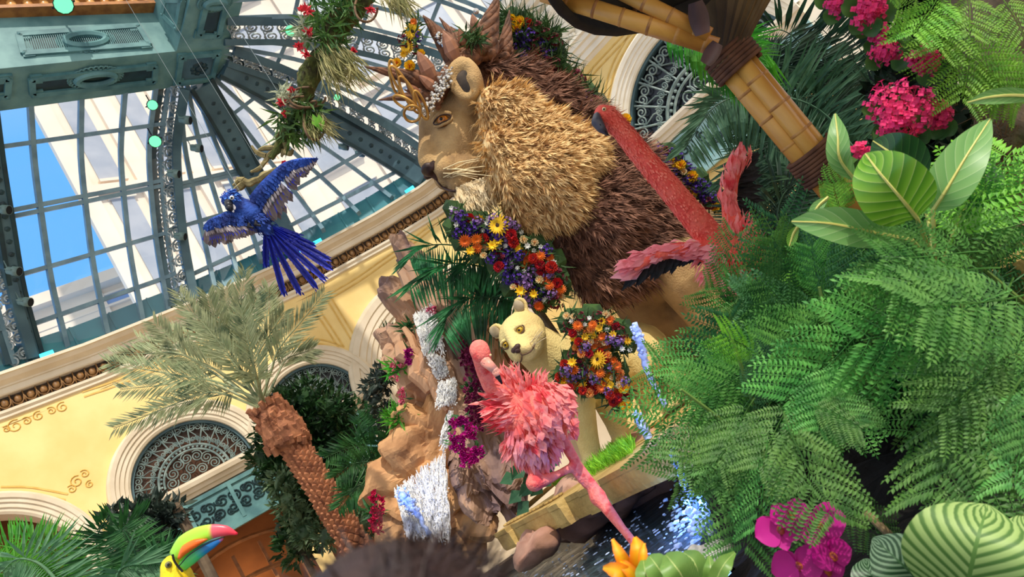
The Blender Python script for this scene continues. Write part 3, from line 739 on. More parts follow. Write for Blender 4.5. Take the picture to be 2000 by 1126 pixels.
for s in (1, -1):
    ec, en, ex, ez = EAR[0 if s > 0 else 1]; mb = MB(); mb.ell(ec - en * .02 - ez * .05, (.11, .055, .165), (ex, en, ez), 2); roughen(mb, .03, 9)
    mb.build('inner_ear', M_inear, lion, True)
    c = lh(24, -2, 44 * s) if s < 0 else EYE - (LN * .8 + LF * .4) * .035
    ax = (LN * s * .85 + LF * .5).normalized(); fx = frame(ax)
    mb = MB(); mb.ell(c, .062, None, 2); e_ = mb.build('eye', M_eye, lion, True)
    mb = MB(); mb.ell(c + ax * .045, (.022, .022, .022), None, 2); mb.build('pupil', M_pupil, e_, True)
    mb = MB()
    fu = (UP * .95 - LF * .3).normalized(); fs = ax.cross(fu).normalized(); fu = fs.cross(ax)
    for sg, tilt in ((1, .02), (-1, -.0)):
        mb.tube([c + fs * .10 * cos(a) + fu * (.046 * sin(a) * sg + .012 * sg) + ax * (.05 - .035 * abs(cos(a))) for a in [i * pi / 10 for i in range(11)]], [.006] + [.022 if sg > 0 else .015] * 9 + [.006], 6)
    mb.build('eyelid', M_lion, e_, True)
    mb = MB(); mb.tube([c + fs * .098 * cos(a) + fu * (.038 * sin(a)) + ax * (.054 - .03 * abs(cos(a))) for a in [i * pi / 8 for i in range(17)]], .007, 5); mb.build('eyeliner', M_nose, e_, True)
mb = MB(); mb.ell(lh(93, -54, 0), (11 * LS, 21 * LS, 9 * LS), LAX, 2); mb.ell(lh(92, -62, 0), (8 * LS, 13 * LS, 9 * LS), LAX, 2)
for s in (1, -1): mb.ell(lh(88, -58, 14 * s), (12 * LS, 8 * LS, 6 * LS), LAX, 2)
nb = remesh(mb, .016, 3)
from mathutils.bvhtree import BVHTree
HBV = BVHTree.FromPolygons(hb.v, hb.f)
def onhead(x, y, out=.0, bv=None):
    r = ray(x, y).normalized(); h = (bv or HBV).ray_cast(CAM, r)
    if h[0] is None: return P(x, y, LD)
    return h[0] + h[1] * out
mb = MB()
for x, y, r in [(846, 318, 6), (845, 326, 8), (842, 334, 9), (839, 341, 9), (847, 342, 9), (852, 349, 6), (834, 344, 8)]: mb.ell(onhead(x, y, -.01), rpx(r, 7) , None, 2)
nb.add(*[(q.v, q.f) for q in [mb]][0]); nb = remesh(nb, .014, 3); nb.build('nose', M_nose, lion, True)
mb = MB(); mp = smoothpath([onhead(x, y, .004) for x, y in [(852, 350), (859, 359), (868, 366), (878, 371), (888, 372), (898, 368), (908, 362), (918, 356), (928, 350)]], 3); mb.tube(mp, interp([.008, .014, .012, .005], 4, len(mp)), 6); mb.build('mouth', M_nose, lion, True)
for i in range(11):
    b = onhead(866 + 7 * (i % 4), 330 + 8 * (i // 4)); d = (LN * .7 - LF * U_(.2, 1.0) + DOWN * U_(.25, .9)).normalized()
    mb = MB(); L = U_(.3, .5); mb.tube([b, b + d * L * .5, b + d * L + DOWN * .06 - LF * .05], [.006, .005, .002], 4); mb.build('whisker', M_whisk, lion)
# plumes
def plume(mb, b, d, n, L, Wd, k=9):
    x, y, d = frame(d, n)
    for i in range(k):
        t = i / k; o = b + d * L * t * .62; a = U_(0, 2 * pi); e = (d + (x * cos(a) + y * sin(a)) * U_(.12, .4)).normalized()
        l = L * U_(.3, .5); s = e.cross(n).normalized() if e.cross(n).length > .05 else x
        mb.add([o - s * Wd * .22, o + s * Wd * .22, o + e * l], [(0, 1, 2)])
def scatter(mb, tri, cnt, fn):
    """area weighted samples over quads of another MB: fn(point, normal)"""
    ar = []; tot = 0
    for f in tri.f:
        a, b, c = tri.v[f[0]], tri.v[f[1]], tri.v[f[2]]; s = (b - a).cross(c - a); tot += s.length; ar.append((tot, f, s.normalized()))
    import bisect; keys = [q[0] for q in ar]
    for _ in range(cnt):
        q = ar[min(len(ar) - 1, bisect.bisect(keys, U_(0, tot)))]; f = q[1]; u, v = U_(0, 1), U_(0, 1)
        p = tri.v[f[0]] + (tri.v[f[1]] - tri.v[f[0]]) * u + (tri.v[f[-1]] - tri.v[f[0]]) * v; fn(p, q[2])
def mane(name, m, balls, cnt, L, label=None):
    mb = MB()
    for x, y, r, d in balls: mb.ell(P(x, y, d), rpx(r, d), None, 2)
    base = remesh(mb, .07, 3); out = MB(); out.add(base.v, base.f)
    vd = {}
    def put(p, n):
        if n.dot(CAM - p) < -.35 * (CAM - p).length: return
        d = (DOWN * .7 - LF * .42 + n * .55 + rvec() * .42).normalized(); l = L * U_(.6, 1.4); plume(out, p - n * .03, d, n, l, U_(.03, .06))
    scatter(out, base, cnt, put); return out.build(name, m, lion, label=label)
mane('mane', M_brown_mane, [(915, 128, 24, 7.55), (950, 140, 34, 7.5), (1005, 160, 48, 7.6), (1062, 210, 56, 7.6), (1130, 270, 66, 7.6), (1200, 345, 74, 7.7), (1150, 420, 96, 7.45), (1230, 420, 86, 7.75), (1282, 432, 50, 7.8), (1115, 490, 50, 7.4), (1165, 535, 52, 7.4), (1215, 500, 58, 7.5), (1262, 460, 52, 7.6)], 9500, .27, 'brown outer mane')
mane('mane_ruff', M_cream_mane, [(968, 205, 42, 7.0), (1000, 220, 48, 7.0), (985, 290, 48, 6.88), (1010, 345, 52, 6.85), (1060, 265, 50, 7.0), (1060, 330, 68, 6.9), (1110, 300, 54, 7.05), (1140, 305, 36, 7.15), (1085, 380, 56, 6.98), (1015, 405, 40, 6.95), (1045, 420, 30, 6.98), (975, 340, 24, 6.9), (955, 245, 22, 6.98)], 9000, .2, 'cream inner mane')
mb = MB()
for i in range(420):
    t = U_(0, 1); b = P(893 + 58 * t + U_(-7, 7), 374 - 18 * t + U_(-12, 18), 7.0 + U_(-.06, .16)); d = (DOWN * 1 + V((U_(-.5, .0), U_(-.3, .1), 0))).normalized(); plume(mb, b, d, (CAM - b).normalized(), U_(.16, .30), .05)
mb.build('chin_tuft', M_tuft, lion)
# ------------------------------------------------------------ crown
M_bark = mat('twisted bark', (126, 82, 54), (74, 46, 30), 14, .7, .4, 30)
M_petal = mat('copper petal', (170, 120, 92), (136, 90, 66), 5, .4)
M_gem = mat('silver gem', (226, 224, 220), (150, 146, 142), 40, .12, metal=.7)
M_goldw = mat('gold wire', (196, 146, 70), (160, 112, 48), 6, .35, metal=.4)
crown = thing('crown', lh(-30, 80, 0), 'spiky bark crown with silver gems on the big lion head', 'crown')
def spike(bx, by, tx, ty, bd, td, r, curve=0):
    a, b = P(bx, by, bd), P(tx, ty, td); ax = frame(b - a); mb = MB(); L = (b - a).length; cv = ax[0]
    for k in range(6):
        pts = []
        for i in range(15):
            t = i / 14; rr = rpx(r, bd) * (1 - t) ** .8 * .62; g = k * pi / 3 + t * 5
            pts.append(a.lerp(b, t) + cv * curve * L * t * (1 - t) + ax[0] * cos(g) * rr + ax[1] * sin(g) * rr)
        mb.tube(pts, [max(.006, rpx(r, bd) * .5 * (1 - i / 15)) for i in range(15)], 6)
    mb.build('spike', M_bark, crown, True)
for q in [(905, 125, 826, 30, 7.2, 7.1, 30), (865, 165, 712, 130, 7.15, 6.9, 22), (870, 180, 740, 195, 7.3, 7.3, 16), (938, 110, 974, -12, 7.3, 7.3, 34), (912, 105, 858, 34, 7.5, 7.6, 15), (985, 110, 995, 20, 7.5, 7.6, 18), (860, 200, 790, 175, 7.0, 6.9, 16), (925, 100, 880, 52, 7.6, 7.7, 16)]: spike(*q)
mb = MB()
for i, (x, y, d, r) in enumerate([(838, 222, 7.25, 12), (846, 200, 7.2, 15), (856, 180, 7.12, 19), (868, 160, 7.08, 21), (882, 140, 7.08, 22), (900, 122, 7.12, 22), (925, 112, 7.2, 20), (955, 108, 7.3, 18), (985, 112, 7.45, 16)]): mb.ell(P(x, y, d), rpx(r, d), None, 2)
rb_ = remesh(mb, .035, 4); rb_.build('band', M_bark, crown, True)
for (x, y, d, r, tx, ty) in [(835, 135, 6.92, 15, 818, 105), (882, 98, 6.98, 15, 870, 72), (930, 58, 7.1, 12, 925, 38), (815, 185, 6.95, 12, 800, 170), (840, 165, 6.9, 11, 822, 150), (905, 80, 7.1, 10, 898, 60)]:
    mb = MB(); a = P(x, y, d); b = P(tx, ty, d - .05); ax = frame(b - a, CAM - a); R = rpx(r, d)
    mb.lathe(a, [(.001, -2.2 * R), (.7 * R, -1.2 * R), (R, 0), (.75 * R, 1.2 * R), (.4 * R, 2 * R), (.001, 2.6 * R)], 6, ax); mb.build('petal', M_petal, crown)
mb = MB()
for x, y, d in [(930, 22, 7.1), (926, 40, 7.08)]: mb.ell(P(x, y, d), rpx(6, d), None, 2)
for i in range(95):
    t = U_(0, 1); q = [(836, 226), (846, 202), (858, 178), (868, 160), (878, 140)]; k = min(3, int(t * 4)); f = t * 4 - k
    x = q[k][0] + (q[k + 1][0] - q[k][0]) * f + U_(-14, 10); y = q[k][1] + (q[k + 1][1] - q[k][1]) * f + U_(-16, 8); mb.ell(P(x, y, 6.82 + U_(0, .1)), rpx(U_(1.5, 4.6), 6.9), None, 1)
for i in range(30): 
    t = U_(0, 1); mb.ell(P(895 - 46 * t + U_(-6, 8), 112 - 46 * t + U_(-6, 6), 7.05), rpx(U_(2, 5), 6.9), None, 1)
for i in range(22):
    t = U_(0, 1); mb.ell(P(822 + 50 * t, 225 - 60 * t + U_(-12, 12), 6.85), rpx(U_(2, 5.5), 6.9), None, 1)
mb.build('gems', M_gem, crown, kind='stuff')
mb = MB()
for cx, cy, rx, ry, ro in [(785, 165, 10, 42, -.55), (800, 185, 10, 40, -.5), (770, 150, 8, 34, -.2), (805, 222, 16, 16, 0), (790, 200, 24, 9, .5), (822, 205, 8, 30, -.4)]:
    mb.tube([P(cx + rx * cos(a) * cos(ro) - ry * sin(a) * sin(ro), cy + rx * cos(a) * sin(ro) + ry * sin(a) * cos(ro), 6.78 + .06 * sin(a)) for a in [i * 2 * pi / 24 for i in range(25)]], .014, 5, cap=False)
mb.build('gold_loops', M_goldw, crown, True)
# ------------------------------------------------------------ flower meshes
def fl_daisy(np_, r, rc, m1, m2, lay=1, name='flower', cup=.15):
    mb = MB()
    for l in range(lay):
        for i in range(np_):
            a = 2 * pi * (i + .5 * l) / np_; d = V((cos(a), sin(a), cup + .35 * l)); mb.blade(V((0, 0, .01 * l)), d, V((0, 0, 1)), r * (1 - .22 * l), r * 2.6 / np_ + .15 * r, .05, .1, 0, .55)
    mb.ell((0, 0, .02 * r), (rc, rc, rc * .5), None, 1, 1); return mb.mesh(name, [m1, m2])
def fl_ball(r, m1, m2, name='flower', k=34):
    mb = MB(); mb.ell((0, 0, 0), r * .55, None, 1, 1)
    for i in range(k):
        z = 1 - 1.25 * (i + .5) / k; a = i * 2.4; s = sqrt(max(0, 1 - z * z)); n = V((s * cos(a), s * sin(a), z)); b = n * r * .35
        d = (n + V((0, 0, .35))).normalized(); mb.blade(b, d, V((-sin(a), cos(a), .2)).cross(d), r * .75, r * .62, .3, -.1, 0, .7)
    return mb.mesh(name, [m1, m2])
def fl_spray(r, m1, m2, k=26, name='flower'):
    mb = MB()
    for i in range(k):
        n = rvec().normalized(); n.z = abs(n.z) * .8; c = n * r * U_(.5, 1)
        mb.tube([c * .1, c], r * .025, 3, 1, cap=False)
        for j in range(4):
            a = j * pi / 2 + i; x, y, d = frame(n); mb.blade(c, x * cos(a) + y * sin(a) + d * .5, d, r * .3, r * .26, .1)
    return mb.mesh(name, [m1, m2])
fm = lambda n, c, c2=None: mat('petal ' + n, c, c2 or tuple(int(x * .82) for x in c), 20, .6, trans=.2, vary=.12)
F_yel, F_or, F_red, F_mar, F_pur, F_lil, F_cre, F_wht, F_pea = fm('yellow', (250, 200, 30)), fm('orange', (236, 110, 24)), fm('red', (196, 34, 30)), fm('maroon', (110, 18, 40)), fm('violet', (78, 40, 150)), fm('lilac', (150, 112, 176)), fm('cream', (238, 214, 160)), fm('white', (238, 238, 226)), fm('peach', (244, 168, 90))
M_fdark = mat('dark flower centre', (70, 42, 22), (44, 28, 16), 30, .8)
M_fgrn = mat('green flower stem', (86, 120, 60), (60, 96, 44), 20, .7)
FL = {'sun': fl_daisy(18, .10, .045, F_yel, M_fdark, 2, 'sunflower'), 'yel': fl_daisy(9, .075, .02, F_yel, F_or, 2, 'yellow_flower', .5), 'or': fl_daisy(16, .08, .02, F_or, F_red, 3, 'orange_flower', .3),
      'red': fl_ball(.07, F_red, F_mar, 'red_rose'), 'mar': fl_spray(.10, F_mar, M_fgrn, 26, 'maroon_flower'), 'pur': fl_spray(.085, F_pur, M_fgrn, 30, 'violet_flower'), 'lil': fl_spray(.085, F_lil, M_fgrn, 30, 'lilac_flower'),
      'cre': fl_ball(.05, F_cre, F_pea, 'cream_rose', 20), 'wht': fl_daisy(7, .045, .01, F_wht, F_cre, 2, 'white_flower', .4), 'pea': fl_ball(.062, F_pea, F_or, 'peach_rose', 26), 'gol': fl_ball(.075, F_yel, F_or, 'golden_flower', 30)}
FN = {'sun': 'sunflower', 'yel': 'yellow_flower', 'or': 'orange_flower', 'red': 'red_rose', 'mar': 'maroon_flower', 'pur': 'violet_flower', 'lil': 'lilac_flower', 'cre': 'cream_rose', 'wht': 'white_flower', 'pea': 'peach_rose', 'gol': 'golden_flower'}
def put_flower(par, k, x, y, d, s=1):
    p = P(x, y, d); n = (CAM - p).normalized() + rvec() * .35 + UP * .15; sc_ = s * U_(.85, 1.15) * (1 if k == 'sun' else .74)
    r = orient(p, rvec(), n, 1); z = n.normalized(); xx, yy, _ = frame(z)
    M = Matrix(((xx.x * sc_, yy.x * sc_, z.x * sc_, p.x), (xx.y * sc_, yy.y * sc_, z.y * sc_, p.y), (xx.z * sc_, yy.z * sc_, z.z * sc_, p.z), (0, 0, 0, 1)))
    inst(FL[k], FN[k], par, M)
M_gfol = mat('garland greenery', (64, 96, 44), (34, 58, 30), 8, .7, trans=.2, c3=(48, 78, 38))
def greens(par, poly, d, cnt, L=(.10, .22), wd=.022, dr=None, m=None, name='foliage', base=.16, dd=.12):
    mb = MB()
    for i in range(int(cnt / 14)):
        x, y = rnd_in(poly); mb.ell(P(x, y, d + .14), (base * U_(.6, 1), base * U_(.6, 1), base * U_(.6, 1)), None, 1)
    for i in range(cnt):
        x, y = rnd_in(poly); b = P(x, y, d + U_(-dd * .3, dd)); e = (rvec() + (CAM - b).normalized() * .5 + (dr or DOWN * .2)); mb.blade(b, e, rvec(), U_(*L), wd * U_(.6, 1.3), .1, U_(0, .3))
    return mb.build(name, m or M_gfol, par)
def garland(name, poly, d, lab, cnt, mix, nf, fixed=(), s=1.0, dr=None, gl=None):
    cx = sum(p[0] for p in poly) / len(poly); cy = sum(p[1] for p in poly) / len(poly)
    t = thing(name, P(cx, cy, d), lab, 'flower garland'); greens(t, poly, d, cnt, dr=dr, **(gl or {}))
    pts = [(x, y) for _, x, y in fixed]
    for k, x, y in fixed: put_flower(t, k, x, y, d - .1, s)
    ks = [k for k, n in mix for _ in range(n)]; n = tries = 0
    while n < nf and tries < 4000:
        tries += 1; x, y = rnd_in(poly)
        if all((x - a) ** 2 + (y - b) ** 2 > (14 if tries < 1500 else 10) ** 2 for a, b in pts):
            pts.append((x, y)); put_flower(t, RNG.choice(ks), x, y, d - .06 + U_(-.03, .05), s); n += 1
    return t
garland('flower_garland', [(880, 402), (905, 425), (960, 425), (1000, 440), (1055, 480), (1085, 505), (1100, 560), (1095, 590), (1050, 598), (1010, 575), (985, 530), (935, 492), (898, 470), (885, 440)], 6.75,
        'flower garland hanging under the chin of the big lion', 900, [('pur', 7), ('lil', 3), ('red', 2), ('or', 2), ('yel', 1), ('cre', 2), ('wht', 3), ('mar', 1)], 80,
        [('sun', 973, 440), ('or', 930, 467), ('red', 998, 458), ('red', 1004, 473), ('yel', 918, 490), ('yel', 962, 480), ('or', 909, 470), ('red', 1042, 505), ('red', 1055, 516), ('red', 1077, 522), ('or', 1056, 500), ('or', 1074, 558), ('yel', 1017, 568), ('yel', 1043, 574), ('lil', 990, 438), ('pur', 1015, 500), ('cre', 1023, 467), ('wht', 1030, 480)], 1.05)
garland('flower_garland', [(985, 30), (1010, 25), (1045, 60), (1085, 60), (1090, 110), (1100, 140), (1130, 170), (1165, 190), (1175, 215), (1140, 205), (1090, 175), (1040, 140), (1000, 95), (985, 60)], 7.9,
        'leafy flower garland along the back of the lion mane beside the crown', 1500, [('pur', 6), ('mar', 4), ('red', 1)], 22,
        [('gol', 1000, 38), ('gol', 1015, 42), ('gol', 1008, 55), ('mar', 1050, 55), ('mar', 1065, 68), ('mar', 1048, 85), ('pur', 1060, 90), ('pur', 1070, 105), ('red', 1072, 138), ('or', 1068, 178), ('pur', 1095, 175), ('pur', 1115, 180), ('pur', 1120, 195), ('mar', 1085, 125), ('mar', 1130, 150), ('pur', 1015, 68), ('pur', 1035, 70)], 1.15, UP * .4, dict(L=(.18, .4), wd=.02))
garland('flower_garland', [(1285, 285), (1320, 300), (1355, 340), (1400, 375), (1410, 410), (1385, 400), (1340, 370), (1300, 330)], 7.9,
        'small flower garland behind the neck of the tall straight necked flamingo', 260, [('pur', 6), ('mar', 1), ('gol', 1), ('wht', 1)], 22, [('gol', 1222, 233), ('gol', 1330, 322), ('gol', 1352, 345), ('cre', 1335, 335), ('pur', 1345, 352), ('pur', 1395, 385), ('pur', 1285, 290)], 1.1)
t = garland('flower_garland', [(1105, 615), (1160, 620), (1185, 612), (1215, 650), (1240, 680), (1220, 690), (1175, 650), (1190, 690), (1215, 730), (1225, 790), (1200, 790), (1180, 760), (1150, 770), (1130, 760), (1090, 745), (1100, 710), (1130, 690), (1120, 660)], 6.2,
        'orange and yellow flower garland draped over the lioness shoulder', 620, [('or', 4), ('red', 4), ('yel', 4), ('pea', 4), ('gol', 2), ('cre', 3), ('lil', 2), ('mar', 2), ('wht', 2)], 90, [('or', 1128, 636), ('or', 1158, 634), ('yel', 1143, 657), ('red', 1130, 667), ('sun', 1168, 702), ('yel', 1118, 708), ('or', 1172, 728), ('yel', 1194, 752), ('red', 1192, 772), ('red', 1112, 757), ('pea', 1136, 690), ('lil', 1141, 678), ('red', 1150, 690), ('lil', 1220, 745)], .85)
for k, x, y in (('sun', 806, 62), ('sun', 795, 92), ('yel', 788, 105), ('mar', 790, 80), ('mar', 812, 98), ('gol', 775, 122), ('or', 808, 44), ('gol', 800, 128), ('pur', 818, 72), ('gol', 822, 105)): put_flower(crown, k, x, y, 7.0, .9)
greens(crown, [(790, 50), (815, 40), (822, 90), (800, 95)], 7.02, 60, name='leaves', base=.05)
greens(crown, [(905, 55), (930, 65), (945, 80), (915, 85)], 7.02, 90, name='leaves', base=.06)
# ------------------------------------------------------------ lioness
D2 = 6.5; HC = P(1022, 657, D2); tocam = (CAM - HC); tocam.z = 0; tocam.normalize()
rt = UP.cross(tocam).normalized()                                      # picture right, roughly
_a = radians(24); nf_ = (tocam * cos(_a) - rt * sin(_a) + UP * -.05).normalized()
nu_ = (UP - rt * .16); nu_ = (nu_ - nf_ * nu_.dot(nf_)).normalized(); ns_ = nu_.cross(nf_).normalized()
HR = .235
def nh(f, u, s=0): return HC + (nf_ * f + nu_ * u + ns_ * s) * HR
NAX = (nf_, ns_, nu_)
lness = thing('lioness_statue', V((P(1180, 800, 6.7).x, P(1180, 800, 6.7).y, foot_z)), 'smaller pale gold lioness statue standing on the carved platform', 'statue')
mb = MB()
def N_(f, u, s, rf, ru, rs):
    for k in ((1, -1) if s else (1,)): mb.ell(nh(f, u, s * k), (rf * HR, rs * HR, ru * HR), NAX, 3)
N_(-.1, .12, 0, 1.0, .86, .95); N_(.25, -.25, 0, .75, .7, .82); N_(.2, -.3, .5, .5, .45, .4); N_(.85, -.42, 0, .42, .36, .4); N_(.95, -.55, .2, .34, .28, .28); N_(.78, -.82, 0, .36, .2, .32); N_(.3, -.65, 0, .6, .35, .55); N_(.45, .32, .38, .3, .2, .3)
mb.limb([nh(.55, .45), nh(.9, .02), nh(1.2, -.3)], [.3 * HR, .26 * HR, .2 * HR], 10)
for s in (1, -1):
    ec = nh(-.15, .92, .72 * s); ez = (nu_ * .9 + ns_ * .45 * s).normalized(); ex = ez.cross(nf_).normalized(); mb.ell(ec, (.34 * HR, .14 * HR, .42 * HR), (ex, ex.cross(ez), ez), 2)
body = [(1045, 675, 6.75, 44), (1085, 705, 6.85, 52), (1130, 735, 6.9, 60), (1190, 700, 7.3, 66), (1250, 690, 7.8, 62)]
mb.limb([P(x, y, d) for x, y, d, r in body], [rpx(r, d) for x, y, d, r in body], 14)
def nleg(px, py, d, fx, fy, fd, rs):
    a, c = P(px, py, d), P(fx, fy, fd); c.z = foot_z + .07; mb.limb([a, a.lerp(c, .35), a.lerp(c, .7), c], rs, 12)
    mb.ell(c + (tocam * .10 - rt * .05) + DOWN * .01, (.12, .12, .075), None, 2)
    for k in range(4): mb.ell(c + tocam * .19 - rt * (.05 + (k - 1.5) * -.055) + DOWN * .03, .04, None, 2)
nleg(1120, 755, 6.7, 1158, 900, 6.65, [.22, .15, .11, .095]); nleg(1175, 745, 6.85, 1216, 860, 6.9, [.2, .15, .11, .095]); nleg(1240, 700, 7.3, 1290, 830, 7.3, [.3, .2, .12, .1]); nleg(1250, 690, 7.8, 1330, 800, 7.8, [.3, .2, .12, .1])
lb = remesh(mb, .02, 4)
for s in (1, -1):
    dent(lb, nh(.78, .12, .40 * s), .055, nf_ * -.035); dent(lb, nh(.0, .95, .74 * s), .06, nf_ * -.06)
groove(lb, [nh(1.3, -.5, 0), nh(1.28, -.62, 0), nh(1.2, -.70, .12), nh(1.1, -.74, .26), nh(.95, -.70, .42), nh(.8, -.62, .52), nh(1.2, -.70, -.12), nh(1.1, -.74, -.26), nh(.95, -.70, -.42), nh(.8, -.62, -.52)], .024, nf_ * -.022)
lb.build('body', M_lness, lness, True)
M_eyey = mat('yellow eye', (206, 170, 50), (170, 130, 30), 30, .15)
M_brn = mat('brown muzzle line', (96, 70, 50), rough=.7)
for s in (1, -1):
    c = nh(.74, .13, .41 * s); mb = MB(); mb.ell(c, .033, None, 2); e_ = mb.build('eye', M_eyey, lness, True)
    mb = MB(); mb.ell(c + nf_ * .028, .012, None, 2); mb.build('pupil', M_pupil, e_, True)
    mb = MB(); mb.tube([c + ns_ * cos(a) * .045 + nu_ * (.012 + sin(a) * .026) + nf_ * (.028 - .02 * abs(cos(a))) for a in [i * pi / 10 for i in range(11)]], [.006] + [.014] * 9 + [.006], 6); mb.build('upper_lid', M_lness, e_, True)
    mb = MB(); mb.tube([c + (ns_ * cos(a) * 1.5 + nu_ * sin(a)) * .034 + nf_ * (.02 - .012 * abs(cos(a))) for a in [i * 2 * pi / 16 for i in range(17)]], .007, 5, cap=False); mb.build('eyelid', M_brn, e_, True)
    mb = MB(); mb.ell(nh(.02, .95, .74 * s), (.018, .05, .06), NAX, 2); mb.build('inner_ear', mat('grey inner ear', (176, 160, 130), (140, 124, 96), 8, .9), lness, True)
    for i in range(6):
        b = nh(1.0, -.5 - .04 * i, .32 * s); d = (ns_ * s * U_(.8, 1) + nf_ * .3 - nu_ * U_(-.1, .5)).normalized(); m_ = MB(); m_.tube([b, b + d * U_(.16, .26)], [.004, .002], 4); m_.build('whisker', M_whisk, lness)
mb = MB(); mb.ell(nh(1.28, -.33, 0), (.12 * HR, .24 * HR, .13 * HR), NAX, 2); mb.ell(nh(1.3, -.42, 0), (.1 * HR, .12 * HR, .12 * HR), NAX, 2); mb.build('nose', M_nose, lness, True)
mb = MB(); mb.tube([nh(1.27, -.5, 0), nh(1.27, -.66, 0)], .007, 5)
for s in (1, -1): mb.tube([nh(1.27, -.66, 0), nh(1.2, -.74, .14 * s), nh(1.1, -.77, .27 * s), nh(.98, -.74, .42 * s), nh(.86, -.66, .52 * s)], .007, 5)
mb.build('mouth', M_brn, lness, True)
# ============================================================ BIRDS
M_pink = mat('flamingo pink', (240, 112, 104), (226, 82, 82), 14, .85, .4, 50, c3=(244, 132, 120))
M_coral = mat('flamingo coral', (242, 110, 94), (226, 76, 68), 14, .85, .4, 50)
M_feat = mat('pink feather', (248, 128, 128), (230, 72, 84), 7, .8, trans=.3, c3=(252, 168, 164))
M_featp = mat('pale pink feather', (252, 176, 182), (244, 140, 152), 6, .8, trans=.3)
M_blk = mat('black feather', (30, 30, 36), (14, 14, 18), 12, .7)
M_leg = mat('flamingo leg', (220, 104, 100), (196, 82, 82), 10, .6)
M_billp = mat('pale bill', (240, 170, 150), (232, 140, 124), 10, .4)
M_billg = mat('slate bill', (84, 84, 96), (60, 60, 72), 10, .4)
def side(p, d): return (CAM - p).normalized()
def feathers(par, name, m, segs, cnt, L, Wd, d0, out=.35, spread=.35, front=True):
    """segs: list of (pixel path centre, d, radius, direction) ball chain covered in feathers"""
    mb = MB()
    for _ in range(cnt):
        (x, y, d, r, dr) = RNG.choice(segs); c = P(x, y, d); R = rpx(r, d); n = rvec().normalized()
        if n.dot((CAM - c).normalized()) < -.25: n = -n
        p = c + n * R * U_(.8, 1); e = (dr.normalized() + n * out + rvec() * spread).normalized(); l = U_(*L)
        x_, y_, z_ = frame(e, n); w_ = U_(*Wd)
        mb.blade(p, e, n, l, w_, .15, U_(0, .25), 0, .6)
    return mb.build(name, m, par)
def pdir(x0, y0, x1, y1, d): return (P(x1, y1, d) - P(x0, y0, d)).normalized()
# --- left flamingo, standing on one leg
D3 = 5.0
fl = thing('flamingo', P(1262, 1088, 4.55), 'pink flamingo with ruffled feathers standing on one leg in the pool', 'flamingo')
mb = MB()
mb.limb([P(x, y, d) for x, y, d in [(936, 682, 4.86), (940, 692, 4.85), (946, 725, 4.92), (958, 752, 4.95), (985, 768, 5.0), (1020, 790, 5.02)]], [rpx(r, D3) for r in (20, 19, 16, 17, 24, 40)], 12)
mb.ell(P(1040, 808, 5.05), (rpx(66, D3), .22, rpx(58, D3)), None, 3); mb.ell(P(1072, 815, 5.1), (rpx(44, D3), .16, rpx(46, D3)), None, 3); mb.ell(P(1038, 860, 5.02), (rpx(26, D3), .1, rpx(40, D3)), None, 2)
lg = [(1088, 838, 5.08), (1128, 908, 5.06), (1158, 952, 5.05), (1168, 970, 5.02), (1180, 985, 4.97), (1216, 1032, 4.78), (1262, 1088, 4.55)]
mb.limb([P(*q) for q in lg], [rpx(r, D3) for r in (14, 10, 13, 18, 13, 8.5, 8)], 10)
mb.limb([P(*q) for q in [(1034, 888, 5.0), (1044, 925, 4.95), (1044, 942, 4.94), (1060, 938, 4.95), (1090, 926, 4.98), (1116, 912, 5.02)]], [rpx(r, D3) for r in (10, 12, 18, 13, 8, 9)], 10)
mb.limb([P(*q) for q in [(1116, 912, 5.02), (1128, 932, 5.03), (1142, 950, 5.04)]], [rpx(r, D3) for r in (8, 5, 4)], 8)
remesh(mb, .012, 3).build('body', M_pink, fl, True)
mb = MB(); mb.limb([P(948, 705, 4.82), P(966, 722, 4.80), P(974, 738, 4.82)], [rpx(r, D3) for r in (11, 8, 5)], 10); mb.build('bill', M_billp, fl, True)
mb = MB(); mb.limb([P(972, 734, 4.81), P(980, 748, 4.83)], [rpx(5.5, D3), rpx(2, D3)], 8); mb.build('bill_tip', M_blk, fl, True)
mb = MB(); mb.ell(P(958, 693, 4.80), .010, None, 1); mb.build('eye', mat('pale eye', (240, 200, 150), rough=.2), fl, True)
dl = pdir(1000, 770, 960, 860, D3)
feathers(fl, 'ruff', M_feat, [(985, 775, 5.0, 30, pdir(1020, 790, 930, 780, D3)), (1000, 800, 4.98, 36, pdir(1020, 790, 930, 815, D3)), (1018, 760, 5.0, 24, pdir(1020, 800, 1000, 750, D3)), (980, 800, 4.95, 22, pdir(1020, 790, 930, 830, D3)), (1042, 766, 5.02, 20, pdir(1045, 800, 1060, 760, D3)), (1000, 748, 5.0, 14, pdir(1010, 790, 985, 735, D3))], 330, (.06, .16), (.016, .034), D3)
feathers(fl, 'wing_feathers', M_feat, [(1048, 790, 4.97, 52, pdir(1020, 760, 1090, 840, D3)), (1080, 810, 5.0, 46, pdir(1050, 780, 1100, 850, D3)), (1072, 778, 5.0, 36, pdir(1030, 760, 1100, 800, D3)), (1035, 825, 4.95, 40, pdir(1020, 780, 1060, 870, D3))], 460, (.07, .13), (.045, .07), D3, .16, .2)
feathers(fl, 'thigh_feathers', M_featp, [(1020, 840, 4.98, 38, pdir(1020, 800, 1020, 920, D3)), (1040, 865, 5.0, 30, pdir(1030, 820, 1045, 920, D3)), (1060, 855, 5.02, 26, pdir(1040, 820, 1075, 890, D3))], 220, (.08, .17), (.03, .05), D3, .12, .22)
